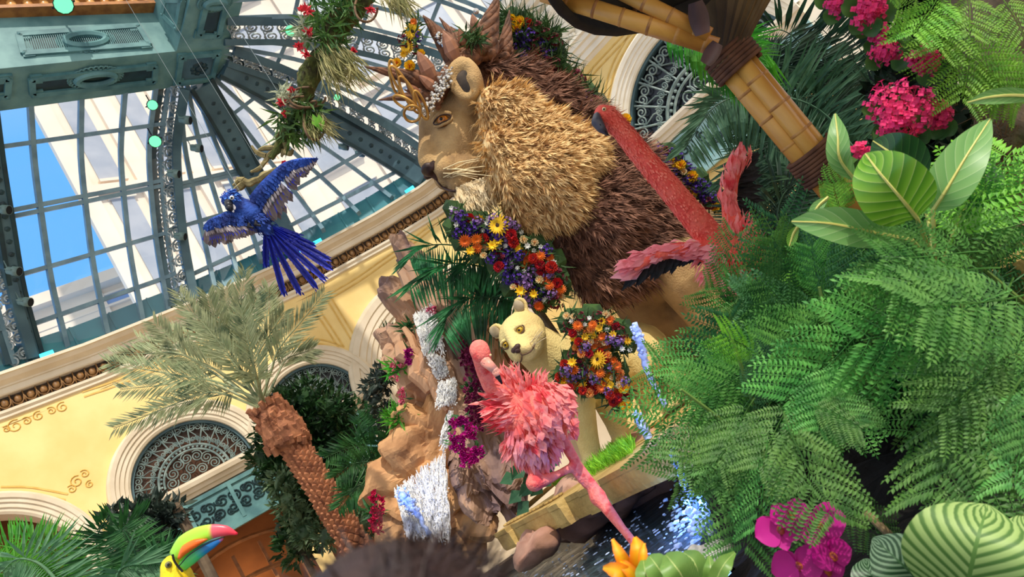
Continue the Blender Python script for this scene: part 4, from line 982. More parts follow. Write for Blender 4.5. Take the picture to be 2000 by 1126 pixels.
feathers(fl, 'thigh_feathers', M_feat, [(1032, 880, 4.99, 18, pdir(1030, 860, 1042, 920, D3)), (1018, 880, 4.99, 16, pdir(1015, 850, 1020, 940, D3)), (1052, 885, 5.0, 16, pdir(1040, 860, 1062, 910, D3)), (1010, 850, 4.97, 24, pdir(1020, 820, 990, 880, D3))], 140, (.09, .16), (.02, .04), D3, .15, .2)
# --- right flamingo, neck stretched, wings open
D4 = 3.9
fr = thing('flamingo', P(1475, 600, 4.0), 'tall flamingo with a long straight neck and open wings above the ferns', 'flamingo')
mb = MB()
nk = [(1178, 222, 3.8, 19), (1190, 228, 3.8, 20), (1215, 255, 3.82, 20), (1250, 300, 3.84, 22), (1300, 358, 3.86, 24), (1350, 418, 3.9, 26), (1392, 468, 3.95, 29), (1425, 505, 3.98, 42), (1455, 520, 4.05, 52), (1480, 550, 4.12, 48)]
mb.limb([P(x, y, d) for x, y, d, r in nk], [rpx(r, d) for x, y, d, r in nk], 14)
mb.limb([P(*q) for q in [(1435, 490, 4.02), (1432, 440, 4.05), (1424, 395, 4.08), (1430, 355, 4.12), (1452, 318, 4.15)]], [rpx(r, D4) for r in (30, 22, 16, 13, 5)], 12)
mb.limb([P(*q) for q in [(1420, 510, 3.95), (1375, 492, 3.9), (1325, 487, 3.86), (1275, 500, 3.84), (1240, 528, 3.82)]], [rpx(r, D4) for r in (30, 20, 15, 12, 5)], 12)
pz = P(1490, 570, 4.1); mb.limb([pz, pz + DOWN * .5, pz + DOWN * 1.3], [.07, .03, .025], 8)
remesh(mb, .013, 3).build('body', M_coral, fr, True)
mb = MB()
for _ in range(2200):
    f = U_(0, 7); i = int(f); a, b = nk[i], nk[i + 1]; g = f - i; c = P(a[0] + (b[0] - a[0]) * g, a[1] + (b[1] - a[1]) * g, a[2] + (b[2] - a[2]) * g); r = rpx(a[3] + (b[3] - a[3]) * g, 3.85); d = pdir(a[0], a[1], b[0], b[1], 3.85); n = rvec(); n = (n - d * n.dot(d)).normalized()
    if n.dot(CAM - c) > -1: mb.blade(c + n * r * .97, d + n * .25 + rvec() * .25, n, U_(.014, .026), .011, .1)
mb.build('neck_down', mat('salmon down', (250, 138, 118), (236, 98, 84), 20, .85, trans=.2), fr)
mb = MB(); bl = [(1166, 226, 3.76, 8), (1166, 238, 3.74, 12), (1174, 250, 3.74, 10), (1186, 262, 3.76, 4)]
mb.limb([P(x, y, d) for x, y, d, r in bl], [rpx(r, d) for x, y, d, r in bl], 10); remesh(mb, .008, 3).build('bill', M_billg, fr, True)
mb = MB(); mb.tube([P(1163, 232, 3.735), P(1172, 243, 3.715), P(1187, 263, 3.745)], .005, 4); mb.build('bill_line', M_blk, fr)
mb = MB(); mb.ell(P(1180, 213, 3.75), .012, None, 2); e_ = mb.build('eye', mat('pale eye', (240, 200, 150), rough=.2), fr, True); mb = MB(); mb.ell(P(1179.6, 213, 3.74), .006, None, 1); mb.build('pupil', M_pupil, e_)
feathers(fr, 'breast_feathers', M_feat, [(1430, 515, 3.95, 40, pdir(1400, 470, 1450, 560, D4)), (1460, 530, 4.02, 48, pdir(1420, 480, 1490, 570, D4)), (1485, 500, 4.05, 30, pdir(1440, 470, 1520, 520, D4)), (1445, 480, 4.0, 30, pdir(1440, 520, 1450, 460, D4)), (1400, 500, 3.92, 26, pdir(1420, 480, 1390, 540, D4))], 420, (.06, .15), (.02, .035), D4, .3, .35)
wl = [(1400, 490), (1365, 483), (1330, 483), (1295, 490), (1265, 502), (1245, 520)]
feathers(fr, 'wing_coverts', M_featp, [(x, y, 3.86, 14, pdir(1400, 480, 1240, 540, D4)) for x, y in wl], 200, (.07, .13), (.03, .05), D4, .15, .25)
feathers(fr, 'wing_coverts', M_feat, [(x, y, 4.05, 13, pdir(1435, 480, 1435, 330, D4)) for x, y in [(1435, 465), (1428, 430), (1422, 400), (1424, 370), (1436, 340), (1446, 325)]], 200, (.06, .12), (.025, .045), D4, .15, .25)
mb = MB()
for i in range(46):
    t = i / 45; x = 1385 - 140 * t; y = 492 + 34 * t * t; e = pdir(x, y, x - 12 - 16 * t, y + 40, D4); mb.blade(P(x, y, 3.9 + U_(0, .05)), e + rvec() * .12, (CAM - P(x, y, 3.9)), U_(.08, .13) * (.55 + .75 * t), .035, .1, .1, 0, .6)
mb.build('flight_feathers', M_blk, fr)
mb = MB()
for i in range(60):
    t = i / 59; x = 1440 - 12 * sin(pi * t) + 18 * t * t; y = 440 - 125 * t; e = pdir(x, y, x + 40 + 10 * t, y + 6 - 40 * t + 30 * (1 - t), D4); mb.blade(P(x, y, 4.12 + U_(0, .06)), e + rvec() * .15, (CAM - P(x, y, 3.9)), U_(.09, .16) * (.7 + .5 * sin(pi * min(1, t * 1.1))), .04, .1, .1, 0, .6)
mb.build('flight_feathers', M_blk, fr)
mb = MB()
for i in range(70): 
    x, y = 1480 + U_(-10, 25), 500 + U_(-20, 60); mb.blade(P(x, y, 4.05), pdir(1440, 480, 1520 + U_(-30, 10), 520 + U_(-30, 60), D4) + rvec() * .2, (CAM - P(x, y, 4)), U_(.1, .2), .03, .1, .1)
mb.build('tail_feathers', M_coral, fr)
# --- blue macaw in flight
D5 = 7.0
M_mac = mat('macaw blue', (46, 84, 176), (24, 44, 112), 10, .8, .4, 40)
M_macl = mat('macaw light blue', (96, 160, 236), (60, 110, 210), 12, .8, .4, 40)
M_fly = uvmat('macaw flight feather', [(0, (110, 98, 100)), (.6, (124, 112, 112)), (.74, (54, 60, 180)), (1, (40, 60, 230))], rough=.7, trans=.2)
M_tail = uvmat('macaw tail feather', [(0, (22, 30, 120)), (.6, (26, 36, 150)), (1, (60, 80, 240))], rough=.6, trans=.2)
mc = thing('macaw', P(487, 420, D5), 'blue macaw sculpture in flight with wings and long tail spread', 'parrot')
mb = MB(); mb.limb([P(x, y, d) for x, y, d in [(450, 390, 6.85), (466, 402, 6.9), (490, 416, 6.95), (512, 436, 7.0), (522, 448, 7.02)]], [rpx(r, D5) for r in (17, 19, 24, 18, 12)], 14)
remesh(mb, .014, 3).build('body', M_mac, mc, True)
mb = MB()
for _ in range(260):
    c = P(450, 387, 6.84); n = rvec().normalized(); mb.blade(c + n * rpx(14, D5), n * .6 + pdir(440, 380, 470, 400, D5) * .6 + rvec() * .2, n, U_(.03, .06), .02, .1)
mb.build('head_feathers', M_macl, mc)
mb = MB()
for _ in range(420):
    t = U_(0, 1); c = P(462 + 56 * t, 398 + 44 * t, 6.95); n = rvec().normalized(); mb.blade(c + n * rpx(19, D5), n * .3 + pdir(440, 380, 500, 430, D5) + rvec() * .2, n, U_(.04, .07), .025, .1)
mb.build('body_feathers', M_mac, mc)
mb = MB(); mb.limb([P(446, 396, 6.76), P(448, 405, 6.73), P(455, 412, 6.76)], [rpx(r, D5) for r in (8, 7, 2.5)], 10); mb.build('beak', mat('dark beak', (40, 40, 48), (24, 24, 30), 8, .35), mc, True)
mb = MB(); mb.ell(P(456, 404, 6.76), (.02, .012, .034), None, 2); mb.ell(P(454, 410, 6.75), (.012, .01, .03), None, 2); mb.build('cheek_patch', mat('white cheek', (226, 224, 230), rough=.6), mc, True)
mb = MB(); mb.ell(P(453, 386, 6.74), .022, None, 2); e_ = mb.build('eye', mat('white eye', (230, 230, 226), rough=.2), mc, True); mb = MB(); mb.ell(P(452.4, 386, 6.72), .012, None, 1); mb.build('pupil', M_pupil, e_)
def wing(lead, mid, trail, d_in, d_out, n_, par):
    lead = smoothpath([(x, y, 0) for x, y in lead], 5); mid = smoothpath([(x, y, 0) for x, y in mid], 5); trail = smoothpath([(x, y, 0) for x, y in trail], 5)
    g = lambda path, t: path[min(len(path) - 1, int(t * (len(path) - 1) + .5))]
    dd = lambda t: d_in + (d_out - d_in) * t
    mb = MB(); rows = []
    for i in range(13):
        t = i / 12; a, b = g(lead, t), g(mid, t); rows.append([P(a.x + (b.x - a.x) * s, a.y + (b.y - a.y) * s, dd(t) - .05 * sin(pi * min(1, s + .15))) for s in (0, .2, .4, .6, .8, 1)])
    mb.sheet(rows)
    for i in range(13):
        rows[i] = [p - (CAM - p).normalized() * .05 for p in rows[i]]
    mb.sheet([r[::-1] for r in rows])
    w_ = mb.build('wing', M_mac, par, True)
    m1, m2, m3 = MB(), MB(), MB()
    for i in range(n_):
        t = (i + .5) / n_; a, b, c = g(lead, t), g(mid, t), g(trail, t); p = P(a.x + (b.x - a.x) * .75, a.y + (b.y - a.y) * .75, dd(t)); q = P(c.x, c.y, dd(t) + .02); e = q - p
        m1.blade(p, e, (CAM - p), e.length * U_(.92, 1.05), e.length * .0 + .075, .08, .03, 0, .7)
        m1.blade(p - (CAM - p).normalized() * .03, e + rvec() * .05, (CAM - p), e.length * 1.08, .06, .08, .03, 0, .8)
    for i in range(n_ * 3):
        t = U_(.02, .98); b = g(mid, t); c = g(trail, t); p = P(b.x, b.y, dd(t) - .04); q = P(c.x, c.y, dd(t)); m2.blade(p, (q - p).normalized() + rvec() * .15, CAM - p, .075, .022, .1)
    for i in range(260):
        t, s = U_(0, 1), U_(0, .86); a, b = g(lead, t), g(mid, t); p = P(a.x + (b.x - a.x) * s, a.y + (b.y - a.y) * s, dd(t) - .06); q = P(g(trail, t).x, g(trail, t).y, dd(t)); m3.blade(p, (q - p).normalized() + rvec() * .25, CAM - p, .05, .03, .1)
    m1.build('flight_feathers', M_fly, w_); m2.build('covert_fringe', mat('grey covert', (196, 186, 190), (160, 150, 160), 12, .8), w_); m3.build('coverts', M_mac, w_)
wing([(486, 384), (505, 360), (532, 334), (556, 316), (590, 308), (617, 308)], [(508, 412), (530, 380), (552, 350), (572, 328), (595, 318), (618, 309)], [(522, 430), (545, 425), (572, 378), (590, 352), (607, 335), (619, 310)], 6.95, 6.5, 20, mc)
wing([(468, 415), (445, 412), (425, 420), (408, 428), (401, 436)], [(478, 440), (455, 440), (432, 440), (412, 442), (402, 446)], [(505, 455), (474, 465), (450, 472), (425, 480), (398, 476)], 6.9, 6.5, 17, mc)
for i, (x, y) in enumerate([(520, 522), (556, 579), (588, 577), (622, 565), (638, 549), (651, 528), (648, 510), (618, 482), (587, 463)]):
    a = P(518 + i * .8, 444 - i * .5, 7.0 + .01 * i); b = P(x, y, 7.2); mb = MB(); n = CAM - a; d = b - a; L = d.length; d.normalize(); X = d.cross(n).normalized(); N_2 = X.cross(d)
    mb.sheet([[a + d * L * t + X * w_ * wd + N_2 * (.02 * abs(w_) - .05 * sin(pi * t)) for w_ in (-1, 0, 1)] for t, wd in ((0, .010), (.2, .020), (.5, .028), (.75, .033), (.92, .024), (1, .003))])
    for k in range(36):
        t = U_(.25, .97); s = RNG.choice((-1, 1)); p = a + d * L * t + X * s * .018; mb.blade(p, d + X * s * .35, N_2, .045, .014, .1)
    mb.build('tail_feather', M_tail, mc)
for x, y in ((488, 432), (502, 428)):
    mb = MB(); mb.limb([P(x, y, 6.9), P(x - 3, y + 10, 6.84), P(x + 6, y + 12, 6.8)], [.02, .014, .01], 6); mb.build('foot', M_blk, mc, True)
mb = MB(); ceil_ = P(300, 0, 7) + UP * 3; mb.tube([P(487, 405, 7.0), P(487, 405, 7.0) + UP * 7.6], .002, 4); mb.build('wire', mat('thin wire', (120, 130, 130), rough=.4), mc)
# --- toucan
D6 = 2.6
tc_ = thing('toucan', P(352, 1300, D6), 'yellow toucan with a big rainbow bill at the bottom left edge', 'toucan')
M_ty = mat('toucan yellow', (250, 222, 30), (236, 196, 16), 8, .6, .2, 60); M_tb = mat('toucan black', (24, 24, 26), rough=.7)
mb = MB(); hd = [(338, 1106, 2.6, 24), (345, 1128, 2.6, 31), (352, 1165, 2.62, 38), (372, 1240, 2.66, 58), (402, 1330, 2.7, 40)]
mb.limb([P(x, y, d) for x, y, d, r in hd], [rpx(r, d) for x, y, d, r in hd], 14); b_ = remesh(mb, .008, 3); b_.build('body', M_ty, tc_, True)
mb = MB(); mb.limb([P(395, 1240, 2.72), P(430, 1330, 2.76), P(470, 1420, 2.8)], [.11, .1, .04], 12); mb.build('back', M_tb, tc_, True)
def bill(path, rad, m, name, flat=.62):
    q = smoothpath([P(x, y, 2.58) for x, y in path], 5); k = len(q); r = interp([rpx(a, D6) for a in rad], len(rad), k)
    mb = MB(); mb.tube(q, r, 14, up=(CAM - q[0]), flat=1); 
    c = FW
    for v in mb.v:
        o = (v - P(390, 1060, 2.58)).dot(c); v -= c * o * (1 - flat)
    return mb.build(name, m, tc_, True)
M_ub = uvmat('toucan upper bill', [(0, (160, 226, 60)), (.56, (176, 238, 70)), (.62, (226, 92, 110)), (1, (236, 40, 70))], coordx=True, rough=.3, trans=0)
M_lb = uvmat('toucan lower bill', [(0, (110, 220, 80)), (.4, (60, 190, 120)), (.6, (20, 120, 190)), (.9, (30, 110, 190)), (1, (200, 60, 90))], coordx=True, rough=.3, trans=0)
bill([(344, 1086), (362, 1062), (388, 1046), (415, 1037), (442, 1036), (464, 1042)], [15, 19, 18, 14, 10, 2], M_ub, 'upper_bill')
bill([(356, 1106), (372, 1090), (392, 1076), (415, 1062), (436, 1051)], [10, 13, 11, 8, 2], M_lb, 'lower_bill', .5)
mb = MB(); q = [P(x, y, 2.555) for x, y in [(349, 1090), (362, 1072), (382, 1060), (405, 1052)]]; mb.tube(smoothpath(q, 4), interp([rpx(r, D6) for r in (3, 9, 8, 1)], 4, 13), 10)
mb.build('orange_patch', mat('orange bill patch', (244, 120, 40), (236, 100, 30), 5, .3), tc_, True)
mb = MB(); mb.tube(smoothpath([P(x, y, 2.545) for x, y in [(350, 1104), (368, 1084), (392, 1068), (420, 1054), (438, 1048)]], 4), .0022, 5); mb.tube(smoothpath([P(x, y, 2.548) for x, y in [(337, 1082), (340, 1094), (348, 1106), (357, 1116)]], 4), .004, 5); mb.build('bill_line', M_tb, tc_)
mb = MB(); mb.ell(P(329, 1102, 2.56), .0125, None, 2); e_ = mb.build('eye', mat('grey eye', (120, 116, 70), rough=.2), tc_, True); mb = MB(); mb.ell(P(329, 1102, 2.548), .006, None, 1); mb.build('pupil', M_pupil, e_)
mb = MB(); pb = P(395, 1345, 2.66); mb.limb([pb + V((-.35, 0, -.05)), pb + V((0, 0, -.02)), pb + V((.3, .1, .02))], [.03, .035, .03], 8); mb.limb([pb, V((pb.x, pb.y, 0))], [.04, .06], 8)
solo(mb, 'perch_branch', mat('perch wood', (110, 78, 48), (78, 54, 34), 10, .8), 'brown perch post under the toucan', 'perch')
# ============================================================ ROCK CLIFF, WATER, PLATFORM, POND
M_rock = mat('painted rock', (196, 150, 112), (120, 96, 92), 1.6, .85, .7, 7, c3=(176, 140, 112), stretch=(1, 1, .4))
M_rockw = mat('tan ledge rock', (212, 164, 112), (150, 104, 66), 1.8, .85, .6, 9, c3=(194, 146, 100))
M_rockp = mat('pinkish pond rock', (190, 150, 128), (130, 92, 70), 2.0, .8, .6, 8, c3=(168, 124, 104))
M_water = mat('dark pond water', (64, 84, 90), (40, 56, 62), 5, .1, .9, 14, spec=.8, stretch=(1, 2.2, 1))
M_fall = mat('white falling water', (255, 253, 248), (238, 238, 238), 14, .3, trans=.3)
M_plat = mat('carved gold stone', (206, 174, 104), (168, 136, 76), 3, .7, .4, 24)
def column(mb, x0, y0, x1, y1, d0, d1, w0, w1, n=6, sd_=0):
    """angular rock column between two picture points, irregular cross section"""
    a, b = P(x0, y0, d0), P(x1, y1, d1); ax, ay, az = frame(b - a, V((.2, -1, .1))); k = 6; ph = U_(0, 6); rr = [U_(.72, 1.15) for _ in range(n)]; rows = []
    for i in range(k):
        t = i / (k - 1); w_ = (w0 + (w1 - w0) * t) * (1 if 0 < i < k - 1 else .72) * U_(.92, 1.08); c = a.lerp(b, t) + ax * U_(-.05, .05)
        rows.append([c + ax * cos(ph + j * 2 * pi / n) * w_ * rr[j] + ay * sin(ph + j * 2 * pi / n) * w_ * rr[j] * 1.2 for j in range(n)])
    mb.sheet(rows, 0, True); mb.add(rows[0], [tuple(range(n))[::-1]]); mb.add(rows[-1], [tuple(range(n))])
mb = MB()
for q in [(776, 470, 930, 800, 9.0, 8.6, .16, .34), (800, 480, 880, 640, 9.3, 9.2, .14, .4), (790, 540, 860, 720, 9.1, 8.8, .3, .4), (850, 560, 930, 720, 9.3, 9.0, .3, .4), (800, 590, 880, 760, 8.8, 8.6, .22, .22), (768, 640, 850, 800, 8.7, 8.5, .22, .2), (775, 690, 840, 790, 8.5, 8.4, .13, .12), (790, 700, 860, 800, 8.45, 8.35, .12, .12), (808, 690, 885, 800, 8.42, 8.35, .12, .14), (822, 690, 900, 780, 8.5, 8.4, .13, .14),
          (890, 640, 960, 790, 8.9, 8.5, .3, .3), (900, 560, 990, 760, 9.4, 9.0, .4, .5), (960, 640, 1010, 760, 8.8, 8.7, .25, .3)]: column(mb, *q)
for q in [(905, 760, 985, 960, 8.0, 7.6, .16, .16), (935, 745, 1000, 930, 8.1, 7.7, .15, .17), (960, 760, 1015, 900, 8.0, 7.8, .14, .15), (880, 800, 950, 950, 8.0, 7.7, .15, .18), (900, 870, 965, 1020, 7.8, 7.4, .2, .22), (985, 820, 1020, 960, 7.9, 7.6, .12, .14), (940, 800, 1000, 985, 7.85, 7.5, .1, .12)]: column(mb, *q)
rock = remesh(mb, .045, 1, .3); roughen(rock, .05, 3.0); roughen(rock, .022, 9)
def crack(mb, amp, sc_, st=(1, 1, 1)):
    """blocky stone: bulge each voronoi cell, sink its borders"""
    cen = sum((v for v in mb.v), V((0, 0, 0))) / len(mb.v)
    for v in mb.v:
        ds = noise.voronoi(V((v.x * sc_ * st[0], v.y * sc_ * st[1], v.z * sc_ * st[2])))[0]; e = min(1, (ds[1] - ds[0]) * 3.2); n = (v - cen).normalized(); n = (n + V((0, -.8, 0))).normalized(); v += n * amp * (e - .6)
crack(rock, .26, 2.2, (1, 1, .32)); crack(rock, .09, 5, (1, 1, .5))
for i in range(46):
    x, y = RNG.choice([(775 + U_(-5, 60), 660 + U_(-20, 60)), (900 + U_(-20, 90), 780 + U_(-40, 90)), (860 + U_(-20, 90), 590 + U_(0, 120)), (790 + U_(-10, 60), 500 + U_(0, 80)), (915 + U_(0, 60), 880 + U_(0, 60))]); l = U_(70, 160); dd = 8.45 - (y - 600) * .0022; w_ = U_(.04, .1)
    column(rock, x, y, x + l * .5, y + l * .86, dd - .12, dd - .3, w_, w_ * 1.2, RNG.choice((5, 6, 7)))
cliff = thing('rock_cliff', V((P(880, 1000, 8.2).x, P(880, 1000, 8.2).y, .7)), 'tall fissured rock cliff with a waterfall, left of the lion', 'rock')
rock.build('crag', M_rock, cliff)
mb = MB()
for x, y, d, r in [(830, 830, 8.3, 62), (790, 870, 8.2, 52), (870, 830, 8.3, 50), (775, 930, 8.1, 44), (760, 980, 8.0, 40), (850, 900, 8.2, 60), (800, 950, 8.2, 60), (900, 830, 8.3, 40), (760, 900, 8.2, 30), (850, 980, 8.1, 70), (900, 1010, 8.0, 60), (920, 960, 8.0, 50), (790, 1030, 8.0, 60), (905, 730, 8.6, 40), (880, 760, 8.6, 42), (940, 1030, 7.6, 40), (745, 945, 8.0, 20), (870, 1060, 7.9, 80)]:
    R = rpx(r, d); mb.ell(P(x, y, d), (R * U_(.9, 1.2), R * U_(.8, 1.1), R * U_(.7, 1)), frame(rvec()), 2)
for v in mb.v: pass
lr = remesh(mb, .045, 1); roughen(lr, .11, 1.8, 3); crack(lr, .2, 1.9); roughen(lr, .03, 5); lr.build('ledges', M_rockw, cliff)
mb = MB()
for _ in range(240):
    x, y = RNG.choice([(880, 1010), (930, 950), (820, 960), (850, 1060)]); 
# falling water: strands
def fall(name, tops, bots, d0, d1, cnt, lab, w_=(.003, .014)):
    mb = MB()
    for i in range(cnt):
        t = U_(0, 1); k = lambda L_: (lambda a, b, f: (a[0] + (b[0] - a[0]) * f, a[1] + (b[1] - a[1]) * f))(L_[int(t * (len(L_) - 1) * .999)], L_[int(t * (len(L_) - 1) * .999) + 1], (t * (len(L_) - 1)) % 1)
        a, b = k(tops), k(bots); s0 = U_(0, .75); s1 = min(1, s0 + U_(.12, .3)); f = lambda s: P(a[0] + (b[0] - a[0]) * s + U_(-3, 3), a[1] + (b[1] - a[1]) * s, d0 + (d1 - d0) * s - .04 - U_(0, .08))
        p, m_, q = f(s0), f((s0 + s1) / 2), f(s1); r = U_(*w_); mb.tube([p, m_, q], [r * .3, r, r * .3], 5)
    for i in range(cnt):
        t = U_(0, 1); a, b = tops[0], bots[0]; c, e = tops[-1], bots[-1]; s = U_(.05, 1); x = (a[0] + (c[0] - a[0]) * t) * (1 - s) + (b[0] + (e[0] - b[0]) * t) * s; y = (a[1] + (c[1] - a[1]) * t) * (1 - s) + (b[1] + (e[1] - b[1]) * t) * s
        mb.ell(P(x + U_(-4, 4), y + U_(-4, 4), d0 + (d1 - d0) * s - U_(.05, .16)), U_(.003, .009), None, 1)
    return mb.build(name, M_fall, wf)
wf = thing('waterfall', V((P(840, 1050, 7.8).x, P(840, 1050, 7.8).y, .95)), 'white waterfall tumbling down the rock cliff in cascades', 'waterfall')
fall('cascade', [(808, 612), (842, 588)], [(830, 700), (870, 690)], 8.3, 8.05, 620, '')
fall('cascade', [(830, 690), (865, 690)], [(855, 745), (878, 735)], 8.05, 8.0, 160, '')
fall('cascade', [(858, 742), (890, 735)], [(850, 800), (890, 790)], 7.95, 7.8, 300, '')
fall('cascade', [(878, 800), (885, 800)], [(855, 870), (868, 890)], 7.75, 7.65, 140, '')
fall('cascade', [(770, 950), (820, 912), (868, 878)], [(800, 1060), (850, 1060), (880, 1060)], 7.6, 7.2, 1100, '')
# pond
WZ = .86
mb = MB(); xs = [-7 + i * .1 for i in range(111)]; ys = [1.2 + i * .1 for i in range(76)]
mb.sheet([[V((x, y, WZ + .012 * noise.noise(V((x * 3.2, y * 4.5, 0))) + .008 * noise.noise(V((x * 9, y * 11, 3))))) for y in ys] for x in xs])
BA, BB, BC = PH(1366, 895, WZ - 1.7), PH(1442, 1060, WZ - 1.7), PH(1425, 1140, WZ - 1.7)
def bankside(p):
    a, b = (BA, BB) if p.y > BB.y else (BB, BC)
    return p.x > a.x + (b.x - a.x) * (p.y - a.y) / (b.y - a.y) and p.y < 4.9
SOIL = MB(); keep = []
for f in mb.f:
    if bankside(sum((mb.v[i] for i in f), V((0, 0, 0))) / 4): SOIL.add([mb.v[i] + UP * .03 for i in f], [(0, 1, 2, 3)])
    else: keep.append(f)
mb.f = keep; mb.m = [0] * len(keep)
pond = solo(mb, 'pond_water', M_water, 'dark rippled water of the pond in front of the carved platform', 'water', True, kind='stuff')
mb = MB()
for _ in range(520):
    x, y = rnd_in([(960, 1060), (1100, 1030), (1250, 985), (1390, 985), (1440, 1080), (1340, 1120), (1000, 1126)]); p = PH(x, y, WZ - 1.7 + .012); 
    if U_(0, 1) < .4 + .6 * (x > 1300): mb.ell(p, (U_(.008, .028), U_(.006, .014), .006), None, 1)
for _ in range(330):
    x, y = RNG.gauss(1380, 30), RNG.gauss(1010, 22); p = PH(x, y, WZ - 1.7 + .01); p.z += abs(RNG.gauss(0, .05)); r = U_(.006, .02); mb.ell(p, (r * 1.5, r, r * U_(.4, 1.2)), None, 1)
solo(mb, 'water_spray', mat('foam white', (226, 236, 252), rough=.3, trans=.2), 'splashing foam where the jet lands on the pond', 'water', kind='stuff')
mb = MB(); sp = [V((-6.9, 1.0, 0)), V((4, 1.0, 0)), V((4, 8.8, 0)), V((-6.9, 8.8, 0))]
for i in range(4):
    a, b = sp[i], sp[(i + 1) % 4]; mb.bar(a + UP * .47, b + UP * .47, .94, .3, V((b - a).y, -(b - a).x) if 0 else UP) if 0 else mb.box((a + b) / 2 + UP * .49, (b - a) / 2 + (b - a).normalized() * .15, UP.cross((b - a).normalized()) * .15, UP * .49)
solo(mb, 'pond_basin', mat('basin stone', (150, 134, 116), (120, 104, 90), 3, .8), 'low stone basin wall holding the pond', 'basin')
# platform
def top(x, y): return PH(x, y, foot_z - 1.7)
A_, B_ = top(966, 1042), top(1300, 868); e_ = (B_ - A_).normalized(); n_ = V((-e_.y, e_.x, 0)); n_ = n_ if n_.y > 0 else -n_
LP = (B_ - A_).length
plat = thing('carved_platform', V(((A_.x + B_.x) / 2, (A_.y + B_.y) / 2, foot_z - .2)), 'carved gold platform with a molded edge under the lioness', 'platform')
mb = MB(); fr_ = []
for t, o in [(0, 0), (.10, .0), (.105, .06), (.16, .06), (.165, 0), (.45, 0), (.46, -.07), (.52, -.07), (.53, .0), (.62, .0), (.63, -.06), (.70, -.06), (.71, .0), (.80, .02), (1.0, .02), (1.9, .0)]: fr_.append(A_ + e_ * LP * t + n_ * o)
back = [fr_[-1] + n_ * 3.4, A_ + e_ * 1.9 + n_ * 2.6, A_ + e_ * .75 + n_ * 1.3]
poly = fr_ + back
z0, z1, z2, z3 = foot_z - .20, foot_z - .05, foot_z - .04, foot_z
cen = sum(poly, V((0, 0, 0))) / len(poly)
rows = []
for z, s in ((z0, .985), (z0 + .03, 1), (z1, 1), (z2, 1.012), (z3, 1.012)): rows.append([V((cen.x + (p.x - cen.x) * s, cen.y + (p.y - cen.y) * s, z)) for p in poly])
mb.sheet(rows, 0, True); mb.add(rows[-1], [tuple(range(len(poly)))]); mb.add(rows[0], [tuple(range(len(poly)))[::-1]])
mb.build('slab', M_plat, plat)
mb = MB()
for i in range(26):
    t = .02 + i * .03; c = A_ + e_ * LP * t * .5 + n_ * (.16 + .02 * (i % 2)); c.z = foot_z + .012
    mb.tube([c + e_ * cos(a) * .06 * (1 - a / 12) + n_ * sin(a) * .06 * (1 - a / 12) for a in [k * .6 for k in range(16)]], .012, 5)
mb.bar(top(1010, 1010) + UP * .02, top(1120, 915) + UP * .02, .05, .05); mb.build('carving', M_plat, plat, True)
# lion base continues to the right behind the shrubs
mb = MB(); c = V((P(1330, 700, 7.6).x + 1.9, P(1330, 700, 7.6).y + 2.0, foot_z - .14)); c.x -= .5; mb.box(c, V((2.3, 0, 0)), V((0, 1.7, 0)), UP * .14)
m0 = remesh(mb, .08, 2); solo(m0, 'lion_plinth', M_plat, 'gold plinth carrying the big lion behind the shrubs', 'platform')
# rocks along the pond edge
def boulder(x, y, d, rx, ry, rz, lab, m=M_rockp, sd_=0, ax=None):
    mb = MB(); mb.ell(P(x, y, d), (rx, ry, rz), ax or (e_, n_, UP), 3); q = mb; roughen(q, .10 * rx / .5, 1.6 / max(rx, .3) * .8, sd_); crack(q, .32 * rx, 1.0 / rx); roughen(q, .02, 7, sd_)
    return solo(q, 'boulder', m, lab, 'rock', True)
boulder(1135, 985, 6.6, .5, .32, .22, 'pinkish boulder at the waterline under the middle of the carved platform', sd_=1)
boulder(1255, 925, 6.8, .62, .34, .3, 'large pinkish boulder under the right part of the platform, behind the fern tips', sd_=5)
boulder(1052, 1072, 6.2, .34, .2, .11, 'low brownish boulder at the left end of the platform waterline', sd_=9)
boulder(1340, 935, 6.7, .45, .32, .25, 'pinkish boulder at the right end of the waterline beside the jet', sd_=12)
boulder(1200, 985, 6.75, .55, .25, .16, 'flat pinkish boulder low in the water behind the flamingo knee', sd_=15)
boulder(1385, 1100, 2.9, .14, .1, .06, 'small white rock behind the striped leaves at the bottom', mat('white rock', (226, 220, 208), (196, 190, 180), 4, .8), sd_=3)
# jets
M_jet = mat('jet water', (214, 226, 252), (170, 194, 244), 12, .15, trans=.3)  # blue light of the pond lamps is also tinted into this colour
def jet(pts, r, d, lab, drops=60, s=8):
    q = smoothpath([P(x, y, d) for x, y in pts], 5); mb = MB()
    for k in range(4):
        mb.tube([p + rvec() * .018 for p in q], [rpx(a, d) * .55 for a in interp(r, len(r), len(q))], 7)
    for _ in range(drops):
        p = RNG.choice(q[:max(3, len(q) // 2)]); mb.ell(p + rvec() * rpx(s, d), U_(.005, .02), None, 1)
    return solo(mb, 'water_jet', M_jet, lab, 'water jet', True, kind='stuff')
jet([(1238, 634), (1248, 660), (1258, 700), (1275, 745), (1300, 790)], [9, 13, 11, 7, 5], 5.9, 'bluish water jet falling beside the orange garland, upper of two')
jet([(1244, 808), (1256, 835), (1272, 865), (1290, 900)], [11, 14, 10, 6], 5.9, 'bluish water jet beside the lioness front paw', 30)
jet([(785, 965), (800, 985), (820, 1010), (842, 1050)], [13, 15, 8, 4], 7.1, 'blue lit water jet in front of the lower cascade', 70, 14)
jet([(1312, 880), (1328, 920), (1345, 960), (1362, 985)], [4, 5, 6, 9], 4.0, 'thin water jet falling into the pond at right', 20)
